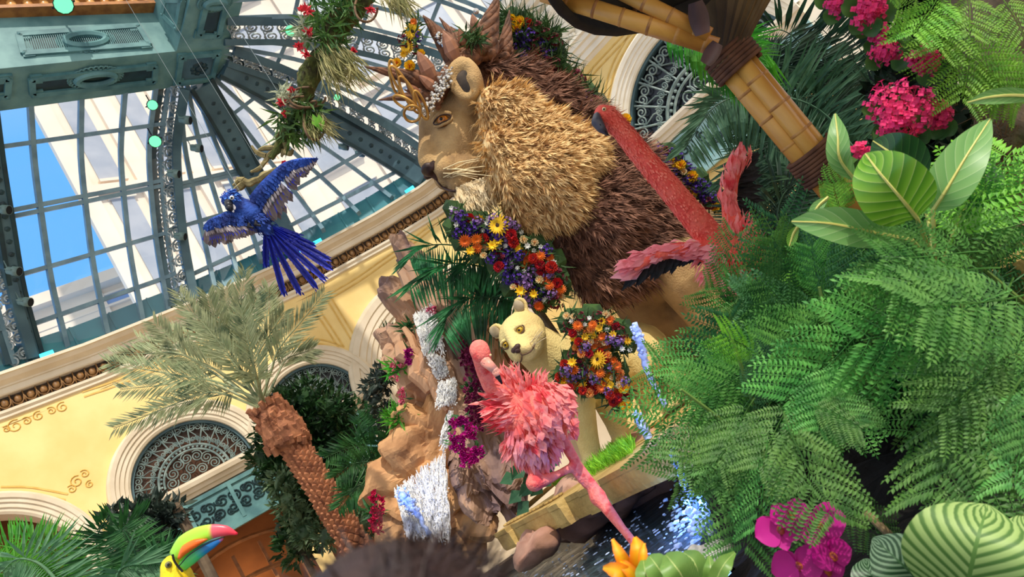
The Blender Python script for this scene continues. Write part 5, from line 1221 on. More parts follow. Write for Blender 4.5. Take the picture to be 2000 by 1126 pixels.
for (x, y, d, off, e) in ((1250, 640, 5.9, .0, 3), (1255, 830, 5.9, .1, 4), (795, 985, 7.1, .1, 6)):
    ld = bpy.data.lights.new('pond lamp', 'POINT'); ld.energy = e; ld.color = (.12, .32, 1); ld.shadow_soft_size = .08
    o = bpy.data.objects.new('pond lamp', ld); COL.objects.link(o); o.location = P(x, y, d - .3) + UP * off
for x, y, e in ((1395, 1000, 9), (1360, 1030, 6), (1410, 1050, 5)):
    ld = bpy.data.lights.new('pond lamp', 'POINT'); ld.energy = e; ld.color = (.12, .32, 1); ld.shadow_soft_size = .05
    o = bpy.data.objects.new('pond lamp', ld); COL.objects.link(o); o.location = PH(x, y, WZ - 1.7) + UP * .16
# grass on the platform
M_grass = mat('lime grass', (150, 214, 50), (92, 160, 34), 8, .7, trans=.35)
def grass(poly, d, cnt, L, lab, m=M_grass):
    mb = MB()
    for _ in range(cnt):
        x, y = rnd_in(poly); b = top(x, y); mb.blade(b, UP + rvec() * .6, rvec(), U_(*L), .014, .1, U_(0, .3))
    solo(mb, 'grass_tuft', m, lab, 'grass', kind='stuff')
grass([(1150, 925), (1170, 905), (1225, 870), (1245, 872), (1235, 888), (1185, 915), (1160, 930)], 6.8, 900, (.08, .17), 'lime green grass between the lioness front paws')
grass([(1085, 952), (1105, 935), (1135, 925), (1140, 935), (1110, 952)], 6.6, 350, (.06, .12), 'lime green grass patch left of the lioness, behind the raised flamingo leg')
# ============================================================ PLANTS
def lm(n, c, c2, c3=None, trans=.3, vary=.18, scale=5, rough=.5): return mat('leaf ' + n, c, c2, scale, rough, trans=trans, vary=vary, c3=c3)
L_date = lm('date palm', (150, 164, 124), (92, 112, 84), (176, 182, 140), .3, .2)
L_areca = lm('areca', (56, 112, 54), (26, 66, 40), (40, 92, 46)); L_dark = lm('dark palm', (32, 66, 42), (16, 38, 30), (24, 52, 36), .2)
L_bright = lm('bright palm', (86, 170, 44), (44, 120, 36), (66, 150, 40), .4)
L_tree = lm('tree', (44, 84, 40), (18, 46, 26), (30, 66, 32), .2); L_fern = lm('fern', (112, 172, 82), (58, 118, 52), (84, 146, 66), .35, .3, 4); L_fernd = lm('deep fern', (66, 122, 64), (34, 80, 46), (50, 100, 54), .3, .3, 4)
L_lime = lm('lime fern', (140, 200, 64), (92, 160, 48), None, .4, .2); L_shrub = lm('grey shrub', (52, 66, 54), (30, 42, 38), None, .15)
M_stem = mat('green stem', (120, 150, 74), (92, 122, 56), 10, .6); M_trunk = mat('brown trunk', (176, 116, 80), (128, 78, 54), 8, .8, .3, 30)
M_wood = mat('grey brown stem', (110, 92, 70), (80, 64, 50), 8, .8)
def frond(par, pts, L, cnt, wd, ang, droop, m, r=.02, nrm=None, name='frond', t0=.12, taper=.75, jit=.12):
    """pinnate palm frond as one part: a spine with paired narrow leaflets"""
    q = smoothpath(pts, 6) if len(pts) > 3 else bez(*pts, 16); k = len(q); mb = MB(); mb.tube(q, [r * (1 - .8 * i / k) for i in range(k)], 5, 0)
    for i in range(cnt):
        t = t0 + (1 - t0) * (i + .5) / cnt; f = t * (k - 1); j = min(int(f), k - 2); p = q[j].lerp(q[j + 1], f - j); d = (q[j + 1] - q[j]).normalized()
        n = nrm or (CAM - p).normalized(); x = d.cross(n).normalized(); l = L * (1 - taper * abs(t - .4) ** 1.5 * 1.6)
        for s in (1, -1):
            e = (d * cos(ang) + x * s * sin(ang) + n * U_(-.1, .35) + DOWN * droop + rvec() * jit).normalized(); mb.blade(p, e, n, l * U_(.85, 1.1), wd * U_(.8, 1.2), .12, droop * .25, 0, .45)
    return mb.build(name, m, par)
# ---- date palm
DP = 10.0
dp = thing('date_palm', V((P(690, 1060, DP).x, P(690, 1060, DP).y, 0)), 'date palm with a scaly brown trunk and silvery green fronds', 'palm tree')
b0_, b1_, b2_, b3_ = P(700, 1075, DP), P(570, 862, DP), P(548, 830, DP), P(505, 780, DP)
bb = V((b0_.x + .06, b0_.y, 0)); mb = MB(); tr = smoothpath([bb, b0_, P(632, 960, DP), b1_], 8); k = len(tr); R_ = .165
mb.tube(tr, R_, 14); 
cumt = 0
for i in range(52):
    f = (i + .5) / 52 * (k - 1); j = min(int(f), k - 2); p = tr[j].lerp(tr[j + 1], f - j); x, y, z = frame(tr[j + 1] - tr[j])
    for a_ in range(9):
        a = (a_ + .5 * (i % 2)) * 2 * pi / 9; n = x * cos(a) + y * sin(a); t = z.cross(n)
        if n.dot(CAM - p) < -1: continue
        c = p + n * R_; w_ = R_ * .36; h_ = .062
        mb.add([c - t * w_, c - z * h_ * .9 + n * .03, c + t * w_, c + z * h_ * 1.1, c + n * .065 + z * .035], [(0, 1, 4), (1, 2, 4), (2, 3, 4), (3, 0, 4)])
mb.build('trunk', M_trunk, dp)
mb = MB(); cr = smoothpath([P(566, 872, DP), P(556, 845, DP), P(535, 815, DP), P(515, 790, DP)], 5); mb.tube(cr, interp([.2, .3, .3, .26, .2, .15], 6, len(cr)), 14)
for i in range(170):
    f = U_(0, len(cr) - 1.01); j = int(f); p = cr[j].lerp(cr[j + 1], f - j); x, y, z = frame(cr[j + 1] - cr[j]); a = U_(0, 2 * pi); n = x * cos(a) + y * sin(a); rr = .27 - .1 * f / len(cr); c = p + n * rr
    mb.tube([c - z * .03, c + (z * .8 + n * .5).normalized() * U_(.05, .1)], [.05, .038], 5)
mb.build('boot_crown', M_trunk, dp)
for (mx, my, tx, ty, dd) in [(372, 700, 300, 628, -.2), (410, 665, 350, 572, .3), (430, 650, 405, 575, -.5), (462, 650, 478, 528, .2), (478, 660, 500, 572, -.6), (505, 690, 555, 608, .2), (545, 680, 634, 572, -.1), (560, 700, 612, 680, .5), (360, 735, 212, 708, -.3), (380, 745, 235, 760, .4), (390, 770, 222, 836, -.2), (440, 690, 330, 640, .7), (455, 640, 440, 560, .8), (350, 690, 225, 690, .6), (430, 770, 300, 800, .9), (400, 710, 268, 660, .9), (520, 640, 525, 560, .9), (470, 720, 380, 610, -.8), (500, 730, 470, 600, -.9)]:
    bx, by = 512 + U_(-10, 10), 788 + U_(-8, 8)
    frond(dp, [P(bx, by, DP), P((bx + mx) / 2 + (mx - bx) * .1, (by + my) / 2 - 14, DP + dd * .4), P(mx, my, DP + dd * .8), P((mx + tx) / 2, (my + ty) / 2, DP + dd), P(tx, ty, DP + dd * 1.1)], .42, 46, .026, .62, .05, L_date, .022, t0=.3)
# ---- small palms on and around the rock
def palm(name, base, fr_, m, lab, cat='palm', L=.5, cnt=40, wd=.03, ang=.9, droop=.5, r=.014, stem=None, **kw):
    """fr_: list of frond paths, each a list of (x, y, d)"""
    t = thing(name, P(*base), lab, cat)
    for f in fr_: frond(t, [P(*q) for q in f], L, cnt, wd, ang, droop, m, r, **kw)
    if stem: 
        mb = MB(); a = P(*base); mb.limb([V((a.x, a.y, stem[1])), a], [stem[0] * 1.2, stem[0]], 8); mb.build('stem', M_wood, t)
    return t
palm('areca_palm', (1040, 590, 8.0), [[(1040, 590, 8.0), (985, 525, 7.9), (900, 482, 7.8), (830, 480, 7.7), (798, 500, 7.6)], [(1030, 590, 8.0), (985, 545, 7.8), (930, 518, 7.7), (860, 518, 7.6), (798, 556, 7.5)], [(1040, 600, 7.9), (985, 585, 7.7), (930, 580, 7.6), (885, 598, 7.5), (862, 650, 7.4)], [(1040, 595, 8.1), (1000, 560, 8.0), (960, 510, 7.9), (920, 505, 7.8), (880, 540, 7.7)]], lm('rock palm', (64, 150, 92), (30, 74, 50), (44, 106, 66)), 'drooping green palm arching over the rock cliff top', L=.62, cnt=52, wd=.028, ang=1.0, droop=.95, stem=(.05, .9))
palm('areca_palm', (760, 935, 9.3), [[(760, 935, 9.3), (740, 880, 9.3), (690, 872, 9.2), (636, 892, 9.1)], [(760, 935, 9.3), (745, 860, 9.4), (720, 830, 9.4), (700, 830, 9.4)], [(760, 935, 9.2), (735, 905, 9.1), (690, 905, 9.0), (655, 930, 8.9)], [(760, 930, 9.4), (760, 870, 9.4), (745, 820, 9.4), (712, 800, 9.4)], [(755, 940, 9.2), (725, 940, 9.1), (690, 955, 9.0), (660, 990, 9.0)], [(757, 930, 9.3), (770, 880, 9.3), (775, 840, 9.3), (770, 810, 9.3)]], L_areca, 'green palm left of the rock cliff, beside the date palm trunk', L=.36, cnt=34, wd=.03, droop=.4, stem=(.05, 0))
bl = lambda pts, d: [(x, y, d) for x, y in pts]
palm('areca_palm', (110, 1170, 6.2), [bl([(110, 1190), (80, 1120), (40, 1075), (-30, 1060)], 6.2), bl([(110, 1190), (110, 1110), (75, 1060), (20, 1050)], 6.4), bl([(120, 1190), (130, 1120), (110, 1080), (60, 1060)], 6.0), bl([(110, 1170), (60, 1130), (10, 1120), (-50, 1130)], 6.0)], L_bright, 'bright green palm at the bottom left corner under the arch', L=.34, cnt=40, wd=.022, droop=.3, stem=(.06, 0))
palm('areca_palm', (265, 1200, 5.6), [bl([(265, 1200), (235, 1100), (235, 1040), (280, 1002)], 5.7), bl([(265, 1200), (200, 1110), (190, 1050), (215, 1000)], 5.9), bl([(260, 1200), (270, 1130), (265, 1080), (240, 1030)], 5.5), bl([(265, 1210), (290, 1130), (320, 1100), (300, 1095)], 5.4)], L_areca, 'green palm left of the toucan with upright drooping fronds', L=.36, cnt=50, wd=.022, droop=.6, stem=(.06, 0))
palm('areca_palm', (150, 1200, 4.6), [bl([(160, 1200), (90, 1110), (40, 1090), (5, 1110)], 4.6), bl([(230, 1200), (230, 1120), (265, 1100), (330, 1100)], 4.5)], lm('pale palm', (112, 160, 120), (70, 120, 84)), 'pale green arching palm fronds along the bottom edge, left of the toucan', L=.32, cnt=44, wd=.022, droop=.8, stem=(.05, 0))
PR = 6.6
palm('kentia_palm', (1700, 330, PR), [bl([(1700, 330), (1600, 215), (1490, 185), (1400, 205), (1338, 290)], PR), bl([(1690, 320), (1600, 180), (1500, 165), (1420, 175), (1375, 225)], 7.2), bl([(1700, 330), (1620, 290), (1540, 270), (1470, 290), (1420, 350)], 6.9), bl([(1700, 340), (1620, 330), (1560, 350), (1500, 400), (1470, 470)], 6.6), bl([(1710, 330), (1680, 240), (1620, 190), (1560, 190)], 7.2)], lm('kentia', (74, 112, 84), (36, 70, 50), (54, 92, 66)), 'large arching grey green palm behind the bamboo pole', L=.62, cnt=58, wd=.034, ang=1.05, droop=.75, stem=(.07, 0))
palm('kentia_palm', (1640, 330, 7.8), [bl([(1640, 330), (1600, 200), (1580, 110), (1530, 60), (1470, 70)], 7.6), bl([(1640, 330), (1660, 200), (1640, 100), (1590, 40)], 7.4), bl([(1640, 330), (1560, 240), (1530, 160), (1510, 110)], 7.8), bl([(1650, 330), (1700, 220), (1700, 130), (1650, 60)], 7.2), bl([(1640, 330), (1560, 300), (1520, 230), (1490, 200)], 7.5), bl([(1650, 340), (1600, 280), (1560, 240), (1530, 300)], 7.2), bl([(1660, 340), (1720, 260), (1740, 180), (1700, 130)], 7.0)], L_dark, 'dark green palm between the arched window and the pink flowers', L=.7, cnt=46, wd=.04, ang=.85, droop=.5, stem=(.08, 0))
palm('kentia_palm', (1560, 560, 6.4), [bl([(1560, 560), (1520, 460), (1530, 380), (1590, 340)], 6.4), bl([(1560, 560), (1500, 470), (1470, 400), (1450, 330)], 6.6), bl([(1560, 560), (1570, 450), (1600, 380), (1640, 360)], 6.5), bl([(1560, 560), (1500, 500), (1450, 450), (1430, 440)], 6.8), bl([(1570, 560), (1620, 460), (1660, 420), (1700, 430)], 6.3)], L_dark, 'dark palm low behind the open winged flamingo', L=.5, cnt=42, wd=.034, ang=.8, droop=.5, stem=(.06, 0))
palm('kentia_palm', (1440, 60, 5.6), [bl([(1480, 60), (1440, 75), (1380, 78), (1300, 70)], 5.6), bl([(1490, 70), (1450, 95), (1400, 100), (1340, 90)], 5.5), bl([(1500, 80), (1470, 110), (1430, 125), (1400, 120)], 5.5)], L_bright, 'bright green hanging fronds under the parasol hub, in front of the arched window', 'hanging palm', L=.42, cnt=40, wd=.024, ang=1.2, droop=1.2)
# ---- trees and shrubs
def bush(name, balls, m, lab, cat='shrub', cnt=1500, L=.12, wd=.06, stem=True, core=None, parts='foliage'):
    x, y, r, d = balls[-1]; a = P(x, y, d); t = thing(name, V((a.x, a.y, 0)), lab, cat); mb = MB(); ar = [q[2] ** 2 for q in balls]
    for (x, y, r, d) in balls: mb.ell(P(x, y, d), rpx(r * .62, d), None, 2)
    roughen(mb, .12, 3)
    for _ in range(cnt):
        x, y, r, d = RNG.choices(balls, ar)[0]; n = rvec().normalized(); p = P(x, y, d) + n * rpx(r, d) * U_(.6, 1.05)
        mb.blade(p, n + rvec() * .8 + UP * .2, rvec(), L * U_(.6, 1.3), wd * U_(.7, 1.2), .15, U_(0, .3))
    mb.build(parts, m, t)
    if stem: mb = MB(); mb.limb([V((a.x, a.y, 0)), a], [.07, .05], 8); mb.build('trunk', M_wood, t)
    return t
bush('leafy_tree', [(560, 800, 40, 11.2), (600, 780, 42, 11.3), (640, 800, 45, 11.3), (680, 815, 38, 11.4), (540, 850, 40, 11.2), (600, 860, 60, 11.3), (660, 870, 52, 11.3), (520, 890, 34, 11.2), (570, 920, 52, 11.2), (620, 960, 50, 11.2), (600, 1020, 48, 11.1), (580, 1060, 40, 11.0)], L_tree, 'dark green leafy tree behind the date palm trunk', 'tree', 3600, .16, .07)
bush('leafy_tree', [(545, 940, 22, 10.6), (560, 980, 26, 10.5), (580, 1010, 24, 10.5), (600, 1040, 24, 10.5), (640, 1040, 30, 10.4), (700, 960, 40, 10.8), (720, 1010, 40, 10.6)], lm('olive shrub', (96, 118, 84), (52, 78, 52)), 'pale olive shrub at the foot of the date palm', 'shrub', 1500, .12, .05)
bush('dark_shrub', [(300, 1000, 30, 7.0), (330, 1010, 26, 7.0), (270, 1010, 26, 7.0), (310, 1035, 34, 7.0), (280, 1050, 34, 6.9), (300, 1080, 40, 6.9), (225, 1010, 16, 7.0), (345, 990, 12, 7.0)], L_shrub, 'dark grey green shrub above the toucan, in front of the wall', 'shrub', 900, .13, .06)
bush('dark_shrub', [(745, 735, 22, 8.9), (730, 755, 20, 8.9), (762, 720, 16, 8.8), (740, 780, 20, 8.9), (750, 810, 16, 8.9)], L_shrub, 'dark shrub growing at the left flank of the rock, beside the sill', 'shrub', 420, .11, .04, False)
def tuft(x, y, d, m, lab, cnt=70, L=(.15, .3), wd=.03, dr=None, cat='fern', fl=None, name='rock_fern'):
    t = thing(name, P(x, y, d), lab, cat); mb = MB(); b = P(x, y, d)
    for _ in range(cnt): mb.blade(b + rvec() * .05, rvec() + (dr or UP * .5) + (CAM - b).normalized() * .4, rvec(), U_(*L), wd, .12, U_(.1, .4))
    mb.build('leaves', m, t)
    if fl:
        mb = MB()
        for i in range(fl[2]):
            p = P(x + U_(-fl[0], fl[0]), y + U_(-fl[1], fl[1]), d - .15)
            for j in range(4): mb.blade(p, rvec() + (CAM - b).normalized(), rvec(), .045, .04, .2)
        mb.build('flowers', fl[3], t)
    return t
F_mag, F_pnk = fm('magenta', (206, 24, 150)), fm('rose pink', (236, 120, 150)); F_plum = fm('plum', (150, 40, 90)); F_hot = fm('hot pink', (240, 50, 120)); F_crim = fm('crimson', (214, 30, 84))
tuft(760, 655, 8.6, L_tree, 'small green bush on the upper left shoulder of the rock', 90, (.1, .2), name='rock_fern'); tuft(800, 640, 8.5, L_fernd, 'wispy fern beside the top cascade', 50, (.1, .2))
tuft(778, 718, 8.3, L_bright, 'spiky green tuft with pink blooms on the left rock face', 60, (.12, .24), fl=(16, 22, 12, F_pnk)); tuft(775, 818, 8.1, L_bright, 'bright spiky grass tuft on the left rock edge below the pink blooms', 80, (.14, .28), .028)
tuft(798, 694, 8.2, L_fernd, 'upright magenta flower spike on the left rock face', 14, (.08, .16), fl=(5, 16, 26, F_mag)); tuft(845, 607, 8.3, L_fernd, 'pink flower at the very top of the waterfall', 8, (.05, .1), fl=(8, 7, 12, F_pnk)); tuft(786, 775, 8.1, L_fernd, 'pale pink flower spike between the tufts on the left rock face', 8, (.05, .12), fl=(5, 14, 16, F_pnk))
tuft(925, 760, 7.6, L_fernd, 'plum flowering vine behind the small flamingo neck', 60, (.1, .2), fl=(18, 80, 150, F_plum), name='flowering_vine')
tuft(915, 690, 8.0, L_fernd, 'plum flowering vine high behind the small flamingo head', 40, (.1, .2), fl=(16, 26, 60, F_plum), name='flowering_vine')
for x, y, rx, ry, n in ((888, 825, 10, 6, 16), (905, 822, 9, 8, 18), (893, 862, 12, 16, 44), (918, 842, 10, 14, 34), (915, 892, 14, 16, 52), (932, 885, 10, 12, 26)):
    tuft(x, y, 7.3, L_fernd, {888: 'magenta orchid spray on the rock, topmost left of the group', 905: 'magenta orchid spray on the rock, topmost right of the group', 893: 'magenta orchid cluster at the left of the group on the rock', 918: 'magenta orchid cluster at the right of the group on the rock', 915: 'largest and lowest magenta orchid cluster on the rock', 932: 'small magenta orchid cluster right of the lowest one'}[x], 10, (.06, .14), fl=(rx, ry, n, F_mag), cat='orchid', name='orchid_spray')
tuft(735, 1000, 7.7, L_areca, 'magenta flowering plant low at the left of the lower cascade', 50, (.1, .22), fl=(12, 40, 70, F_crim), name='flowering_vine', cat='flowers')
for x, y, dx in ((1020, 920, 1), (1010, 955, 1), (1035, 975, 1), (1070, 900, 2), (1000, 900, 3)):
    pass
t = thing('philodendron', P(1025, 970, 6.4), 'dark glossy leaved plant between the rock and the raised flamingo foot', 'plant'); mb = MB()
for x, y in [(1005, 910), (1020, 920), (1030, 950), (1012, 965), (1025, 985), (1035, 935), (1060, 900), (1075, 915), (1050, 950), (1070, 935), (1000, 935), (1085, 895)]:
    b = P(x + 8, y - 8, 6.3); n = (CAM - b).normalized() + rvec() * .4; e = pdir(x, y, x - 14 + U_(-8, 8), y + 16, 6.3) + rvec() * .3
    x_, y_, z_ = frame(e, n)
    mb.blade(b, e, n, .17, .13, .08, .1, 0, .4)
mb.build('leaf', lm('philodendron', (52, 98, 60), (30, 66, 44)), t)
# ---- foreground ferns (bipinnate)
def fern_proto(npair, nl, seed, bend, nm, curl=.25):
    R = random.Random(seed); mb = MB(); n = 14; sp = [V((.05 * sin(3 * t + seed), t, -bend * t * t)) for t in (i / n for i in range(n + 1))]; mb.tube(sp, [.008 * (1 - .6 * i / n) for i in range(n + 1)], 4)
    for i in range(npair):
        t = .16 + .84 * (i + .5) / npair; f = t * n; j = min(int(f), n - 1); p = sp[j].lerp(sp[j + 1], f - j); d = (sp[j + 1] - sp[j]).normalized()
        L = .52 * (1 - .55 * abs(t - .45) ** 1.4 * 1.6) * R.uniform(.85, 1.1)
        for s in (1, -1):
            e = (V((s, 0, 0)) * .85 + d * .55 + V((0, 0, R.uniform(-.15, .1)))).normalized(); q = []
            for k in range(7):
                u = k / 6; q.append(p + e * L * u + d * L * .18 * u * u + V((0, 0, -curl * L * u * u)))
            mb.tube(q, .0035, 3, cap=False)
            for k in range(nl):
                u = .08 + .92 * (k + .5) / nl; g = u * 6; a = min(int(g), 5); c = q[a].lerp(q[a + 1], g - a); dd = (q[a + 1] - q[a]).normalized(); x = dd.cross(V((0, 0, 1))).normalized(); l = .092 * (1 - .5 * u ** 3) * (1 if u > .1 else .7)
                for s2 in (1, -1): mb.blade(c, (x * s2 + dd * .45 + V((0, 0, R.uniform(-.1, .25)))), V((0, 0, 1)), l * R.uniform(.85, 1.1), .031, .08, .1, 0, .5)
            mb.blade(q[-1], q[-1] - q[-2], V((0, 0, 1)), .06, .022, .1, .1)
    return mb.mesh(nm, [L_fern])
def setmat(me, m): c = me.copy(); c.materials.clear(); c.materials.append(m); return c
FP = [fern_proto(7, 12, 1, .12, 'frond'), fern_proto(8, 13, 2, .3, 'frond'), fern_proto(6, 11, 3, .5, 'frond', .5), fern_proto(7, 12, 4, .05, 'frond', .1)]
FPD = [setmat(m, L_fernd) for m in FP]; FPL = [setmat(m, L_lime) for m in FP]
SH = {}
for k, x, y, d, lab in (('a', 1420, 820, 2.9, 'feathery green fern shrub nearest the lioness, at the left of the planting'), ('b', 1600, 700, 2.7, 'feathery green fern shrub in the middle of the planting under the open winged flamingo'), ('c', 1880, 600, 2.5, 'feathery green fern shrub at the right edge, under the big glossy leaves'),
                       ('d', 1950, 860, 2.0, 'feathery fern shrub hanging over the dark hollow at the right edge'), ('e', 1560, 930, 2.2, 'feathery fern shrub whose fronds hang over the magenta orchid')):
    SH[k] = thing('fern_shrub', P(x, y, d), lab, 'fern')
nfr = {k: 0 for k in SH}
def fern(k, x0, y0, x1, y1, d0, d1=None, var=None, sag=.0, tone=0, face=None):
    if nfr[k] >= 96: return
    nfr[k] += 1
    a, b = P(x0, y0, d0), P(x1, y1, d1 or d0); d = b - a; n = (face or (CAM - a).normalized()) + rvec() * .35 + UP * .15
    inst(RNG.choice((FP, FPD, FPL)[tone]) if var is None else (FP, FPD, FPL)[tone][var], 'frond', SH[k], orient(a, d, n, d.length))
for q in [('a', 1430, 690, 1325, 790, 2.7, 2.5), ('a', 1430, 640, 1340, 720, 2.8, 2.6), ('a', 1420, 600, 1375, 680, 2.8, 2.7), ('a', 1450, 760, 1330, 850, 2.5, 2.3), ('a', 1430, 810, 1330, 900, 2.4, 2.3), ('a', 1460, 830, 1350, 930, 2.3, 2.2), ('a', 1480, 830, 1400, 940, 2.3, 2.2), ('a', 1430, 590, 1430, 480, 2.7, 2.6), ('a', 1480, 620, 1390, 570, 2.8, 2.7), ('a', 1500, 640, 1450, 560, 2.7, 2.6),
          ('a', 1410, 760, 1310, 700, 2.8, 2.7), ('a', 1520, 700, 1380, 760, 2.4, 2.3), ('a', 1480, 780, 1400, 870, 2.2, 2.1),
          ('e', 1538, 800, 1625, 1010, 1.75, 1.65, 0), ('e', 1480, 840, 1440, 1060, 2.2, 2.1, 1), ('e', 1500, 860, 1460, 1010, 2.1, 2.0, 2), ('e', 1570, 790, 1680, 830, 2.0, 1.9), ('e', 1620, 960, 1720, 1060, 2.1, 2.0), ('e', 1560, 780, 1480, 900, 2.1, 2.0), ('e', 1600, 790, 1570, 940, 2.1, 2.0), ('e', 1610, 740, 1670, 830, 2.0, 1.9, 0),
          ('d', 1960, 720, 1790, 900, 1.8, 1.7, 1), ('d', 2010, 740, 1880, 960, 1.7, 1.65, 0), ('d', 2040, 740, 1970, 930, 1.7, 1.6, 0), ('d', 1920, 700, 1820, 820, 1.9, 1.8), ('d', 2050, 830, 1960, 1010, 1.8, 1.7, 2), ('d', 1990, 690, 1860, 760, 1.8, 1.7), ('d', 2060, 700, 2000, 880, 1.6, 1.6, 3), ('d', 1900, 760, 1850, 900, 2.0, 1.95), ('d', 2020, 960, 1960, 1050, 2.0, 1.95),
          ('b', 1700, 640, 1560, 760, 2.1, 2.0, 1), ('b', 1640, 600, 1520, 680, 2.3, 2.2), ('b', 1720, 580, 1600, 620, 2.3, 2.2), ('b', 1660, 700, 1600, 830, 2.0, 1.95), ('b', 1740, 660, 1660, 760, 2.1, 2.0), ('b', 1560, 560, 1510, 470, 2.6, 2.5), ('b', 1640, 560, 1620, 460, 2.5, 2.4), ('b', 1580, 620, 1480, 600, 2.5, 2.4),
          ('c', 1930, 500, 1780, 480, 1.9, 1.8, 1), ('c', 1960, 530, 1760, 540, 1.9, 1.8, 0), ('c', 2020, 560, 1820, 600, 1.8, 1.7, 3), ('c', 1980, 580, 1740, 640, 1.9, 1.8, 1), ('c', 2020, 430, 1880, 440, 2.0, 1.9), ('c', 2040, 480, 1940, 400, 2.1, 2.0), ('c', 1900, 600, 1800, 700, 2.0, 1.9), ('c', 2040, 620, 1900, 700, 1.8, 1.7), ('c', 1990, 640, 1960, 740, 1.9, 1.8), ('c', 1850, 560, 1720, 590, 2.1, 2.0)]:
    fern(*q)
for q in [('c', 1860, 500, 1965, 285, 2.0, 2.1, 3), ('c', 1860, 480, 1920, 360, 2.1, 2.1, 3), ('b', 1640, 420, 1630, 360, 2.4, 2.4), ('b', 1620, 430, 1650, 340, 2.5, 2.4), ('c', 1790, 420, 1830, 330, 2.3, 2.3), ('b', 1560, 480, 1620, 430, 2.6, 2.5), ('a', 1480, 700, 1440, 650, 2.3, 2.2), ('b', 1560, 520, 1530, 560, 2.5, 2.5)]: fern(*q, tone=2)
FPOLY = [(1430, 840), (1420, 740), (1460, 650), (1500, 590), (1560, 510), (1700, 490), (1800, 460), (2000, 400), (2000, 740), (1900, 760), (1850, 740), (1740, 720), (1680, 760), (1560, 830), (1480, 860), (1430, 860)]
cen_ = {'a': (1460, 740), 'b': (1640, 640), 'c': (1960, 560), 'd': (1990, 760), 'e': (1580, 850)}
for i in range(185):
    x, y = rnd_in(FPOLY); k = min(cen_, key=lambda q: (cen_[q][0] - x) ** 2 + (cen_[q][1] - y) ** 2); cx, cy = cen_[k]
    a = atan2(y - cy, x - cx) + U_(-.7, .7); l = U_(110, 190); d = U_(2.3, 3.1); fern(k, x - cos(a) * l * .6, y - sin(a) * l * .6, x + cos(a) * l * .4, y + sin(a) * l * .4 + 10, d, d - U_(0, .15), tone=1 if U_(0, 1) < .6 else 0)
for k, st in (('a', [(1500, 900, 1420, 640), (1500, 900, 1330, 760)]), ('b', [(1640, 880, 1600, 560), (1640, 880, 1560, 640)]), ('c', [(2050, 700, 1780, 545), (2050, 640, 1850, 470)]), ('d', [(2080, 660, 1900, 720), (2060, 900, 1990, 700)]), ('e', [(1530, 760, 1600, 900), (1500, 760, 1480, 950), (1690, 1000, 1790, 1110)])):
    mb = MB()
    for x0, y0, x1, y1 in st: mb.tube(bez(P(x0, y0, 2.5), P((x0 + x1) / 2 + 12, (y0 + y1) / 2, 2.35), P(x1, y1, 2.3), 8), interp([.012, .005], 2, 9), 6)
    mb.build('stem', M_stem, SH[k])
# soil bank under and behind the ferns, its near-black colour paints in their shade
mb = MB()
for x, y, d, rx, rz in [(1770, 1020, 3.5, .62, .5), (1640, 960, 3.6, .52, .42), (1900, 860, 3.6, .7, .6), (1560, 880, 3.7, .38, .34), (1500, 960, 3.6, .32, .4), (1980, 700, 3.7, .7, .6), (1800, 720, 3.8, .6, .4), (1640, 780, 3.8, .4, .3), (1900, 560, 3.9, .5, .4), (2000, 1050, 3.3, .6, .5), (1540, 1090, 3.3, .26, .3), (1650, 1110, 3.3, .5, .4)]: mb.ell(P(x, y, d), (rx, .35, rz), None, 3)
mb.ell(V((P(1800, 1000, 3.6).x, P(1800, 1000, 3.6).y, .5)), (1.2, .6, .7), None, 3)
q = remesh(mb, .05, 2); q.add(SOIL.v, SOIL.f); roughen(q, .06, 5); solo(q, 'planter_bank', mat('shade black soil', (26, 22, 18), (12, 11, 10), 9, .95, .5, 20), 'soil bank coloured near black as the shade behind and under the ferns', 'soil')
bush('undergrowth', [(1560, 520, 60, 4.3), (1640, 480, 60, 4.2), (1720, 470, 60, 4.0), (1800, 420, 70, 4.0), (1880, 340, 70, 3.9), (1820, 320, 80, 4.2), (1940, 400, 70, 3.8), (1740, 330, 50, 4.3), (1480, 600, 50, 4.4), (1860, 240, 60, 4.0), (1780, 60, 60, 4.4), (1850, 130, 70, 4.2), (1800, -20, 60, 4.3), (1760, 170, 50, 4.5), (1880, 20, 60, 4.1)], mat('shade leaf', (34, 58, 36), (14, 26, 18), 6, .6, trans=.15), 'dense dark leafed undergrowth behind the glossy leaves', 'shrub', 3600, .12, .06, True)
# ---- broad glossy leaves
def broadleaf(par, pts, w_, m, name='leaf', n=18, cup=.18, prof=1.0, nrm=None, wave=0, tipw=.0):
    q = smoothpath(pts, 6); q = [q[min(len(q) - 1, int(i / n * (len(q) - 1) + .5))] for i in range(n + 1)]; rows = []
    for i in range(n + 1):
        t = i / n; d = (q[min(i + 1, n)] - q[max(i - 1, 0)]).normalized(); nn = nrm or (CAM - q[i]).normalized(); x = d.cross(nn).normalized(); z = x.cross(d)
        ww = w_ * (sin(pi * t ** prof)) ** .75 if 0 < t < 1 else .004
        rows.append([q[i] + x * ww * s + z * (cup * ww * abs(s) ** 1.5 + wave * ww * sin(t * 34) * abs(s)) for s in (-1, -.66, -.33, 0, .33, .66, 1)])
    mb = MB(); mb.sheet(rows); o = mb.build(name, m, par, True); m2 = MB(); m2.tube([p + (CAM - p).normalized() * .002 for p in q], interp([.006, .0018], 2, len(q)), 5); return o, m2
G_glossy = uvmat('glossy leaf', [(0, (196, 216, 130)), (.07, (128, 178, 60)), (.5, (104, 160, 44)), (1, (74, 132, 36))], 9, (226, 230, 160), .25, .3, skew=.5)
G_back = uvmat('pale leaf', [(0, (200, 222, 170)), (.06, (132, 182, 104)), (1, (108, 164, 88))], 8, (214, 228, 180), .4, .35, skew=.5)
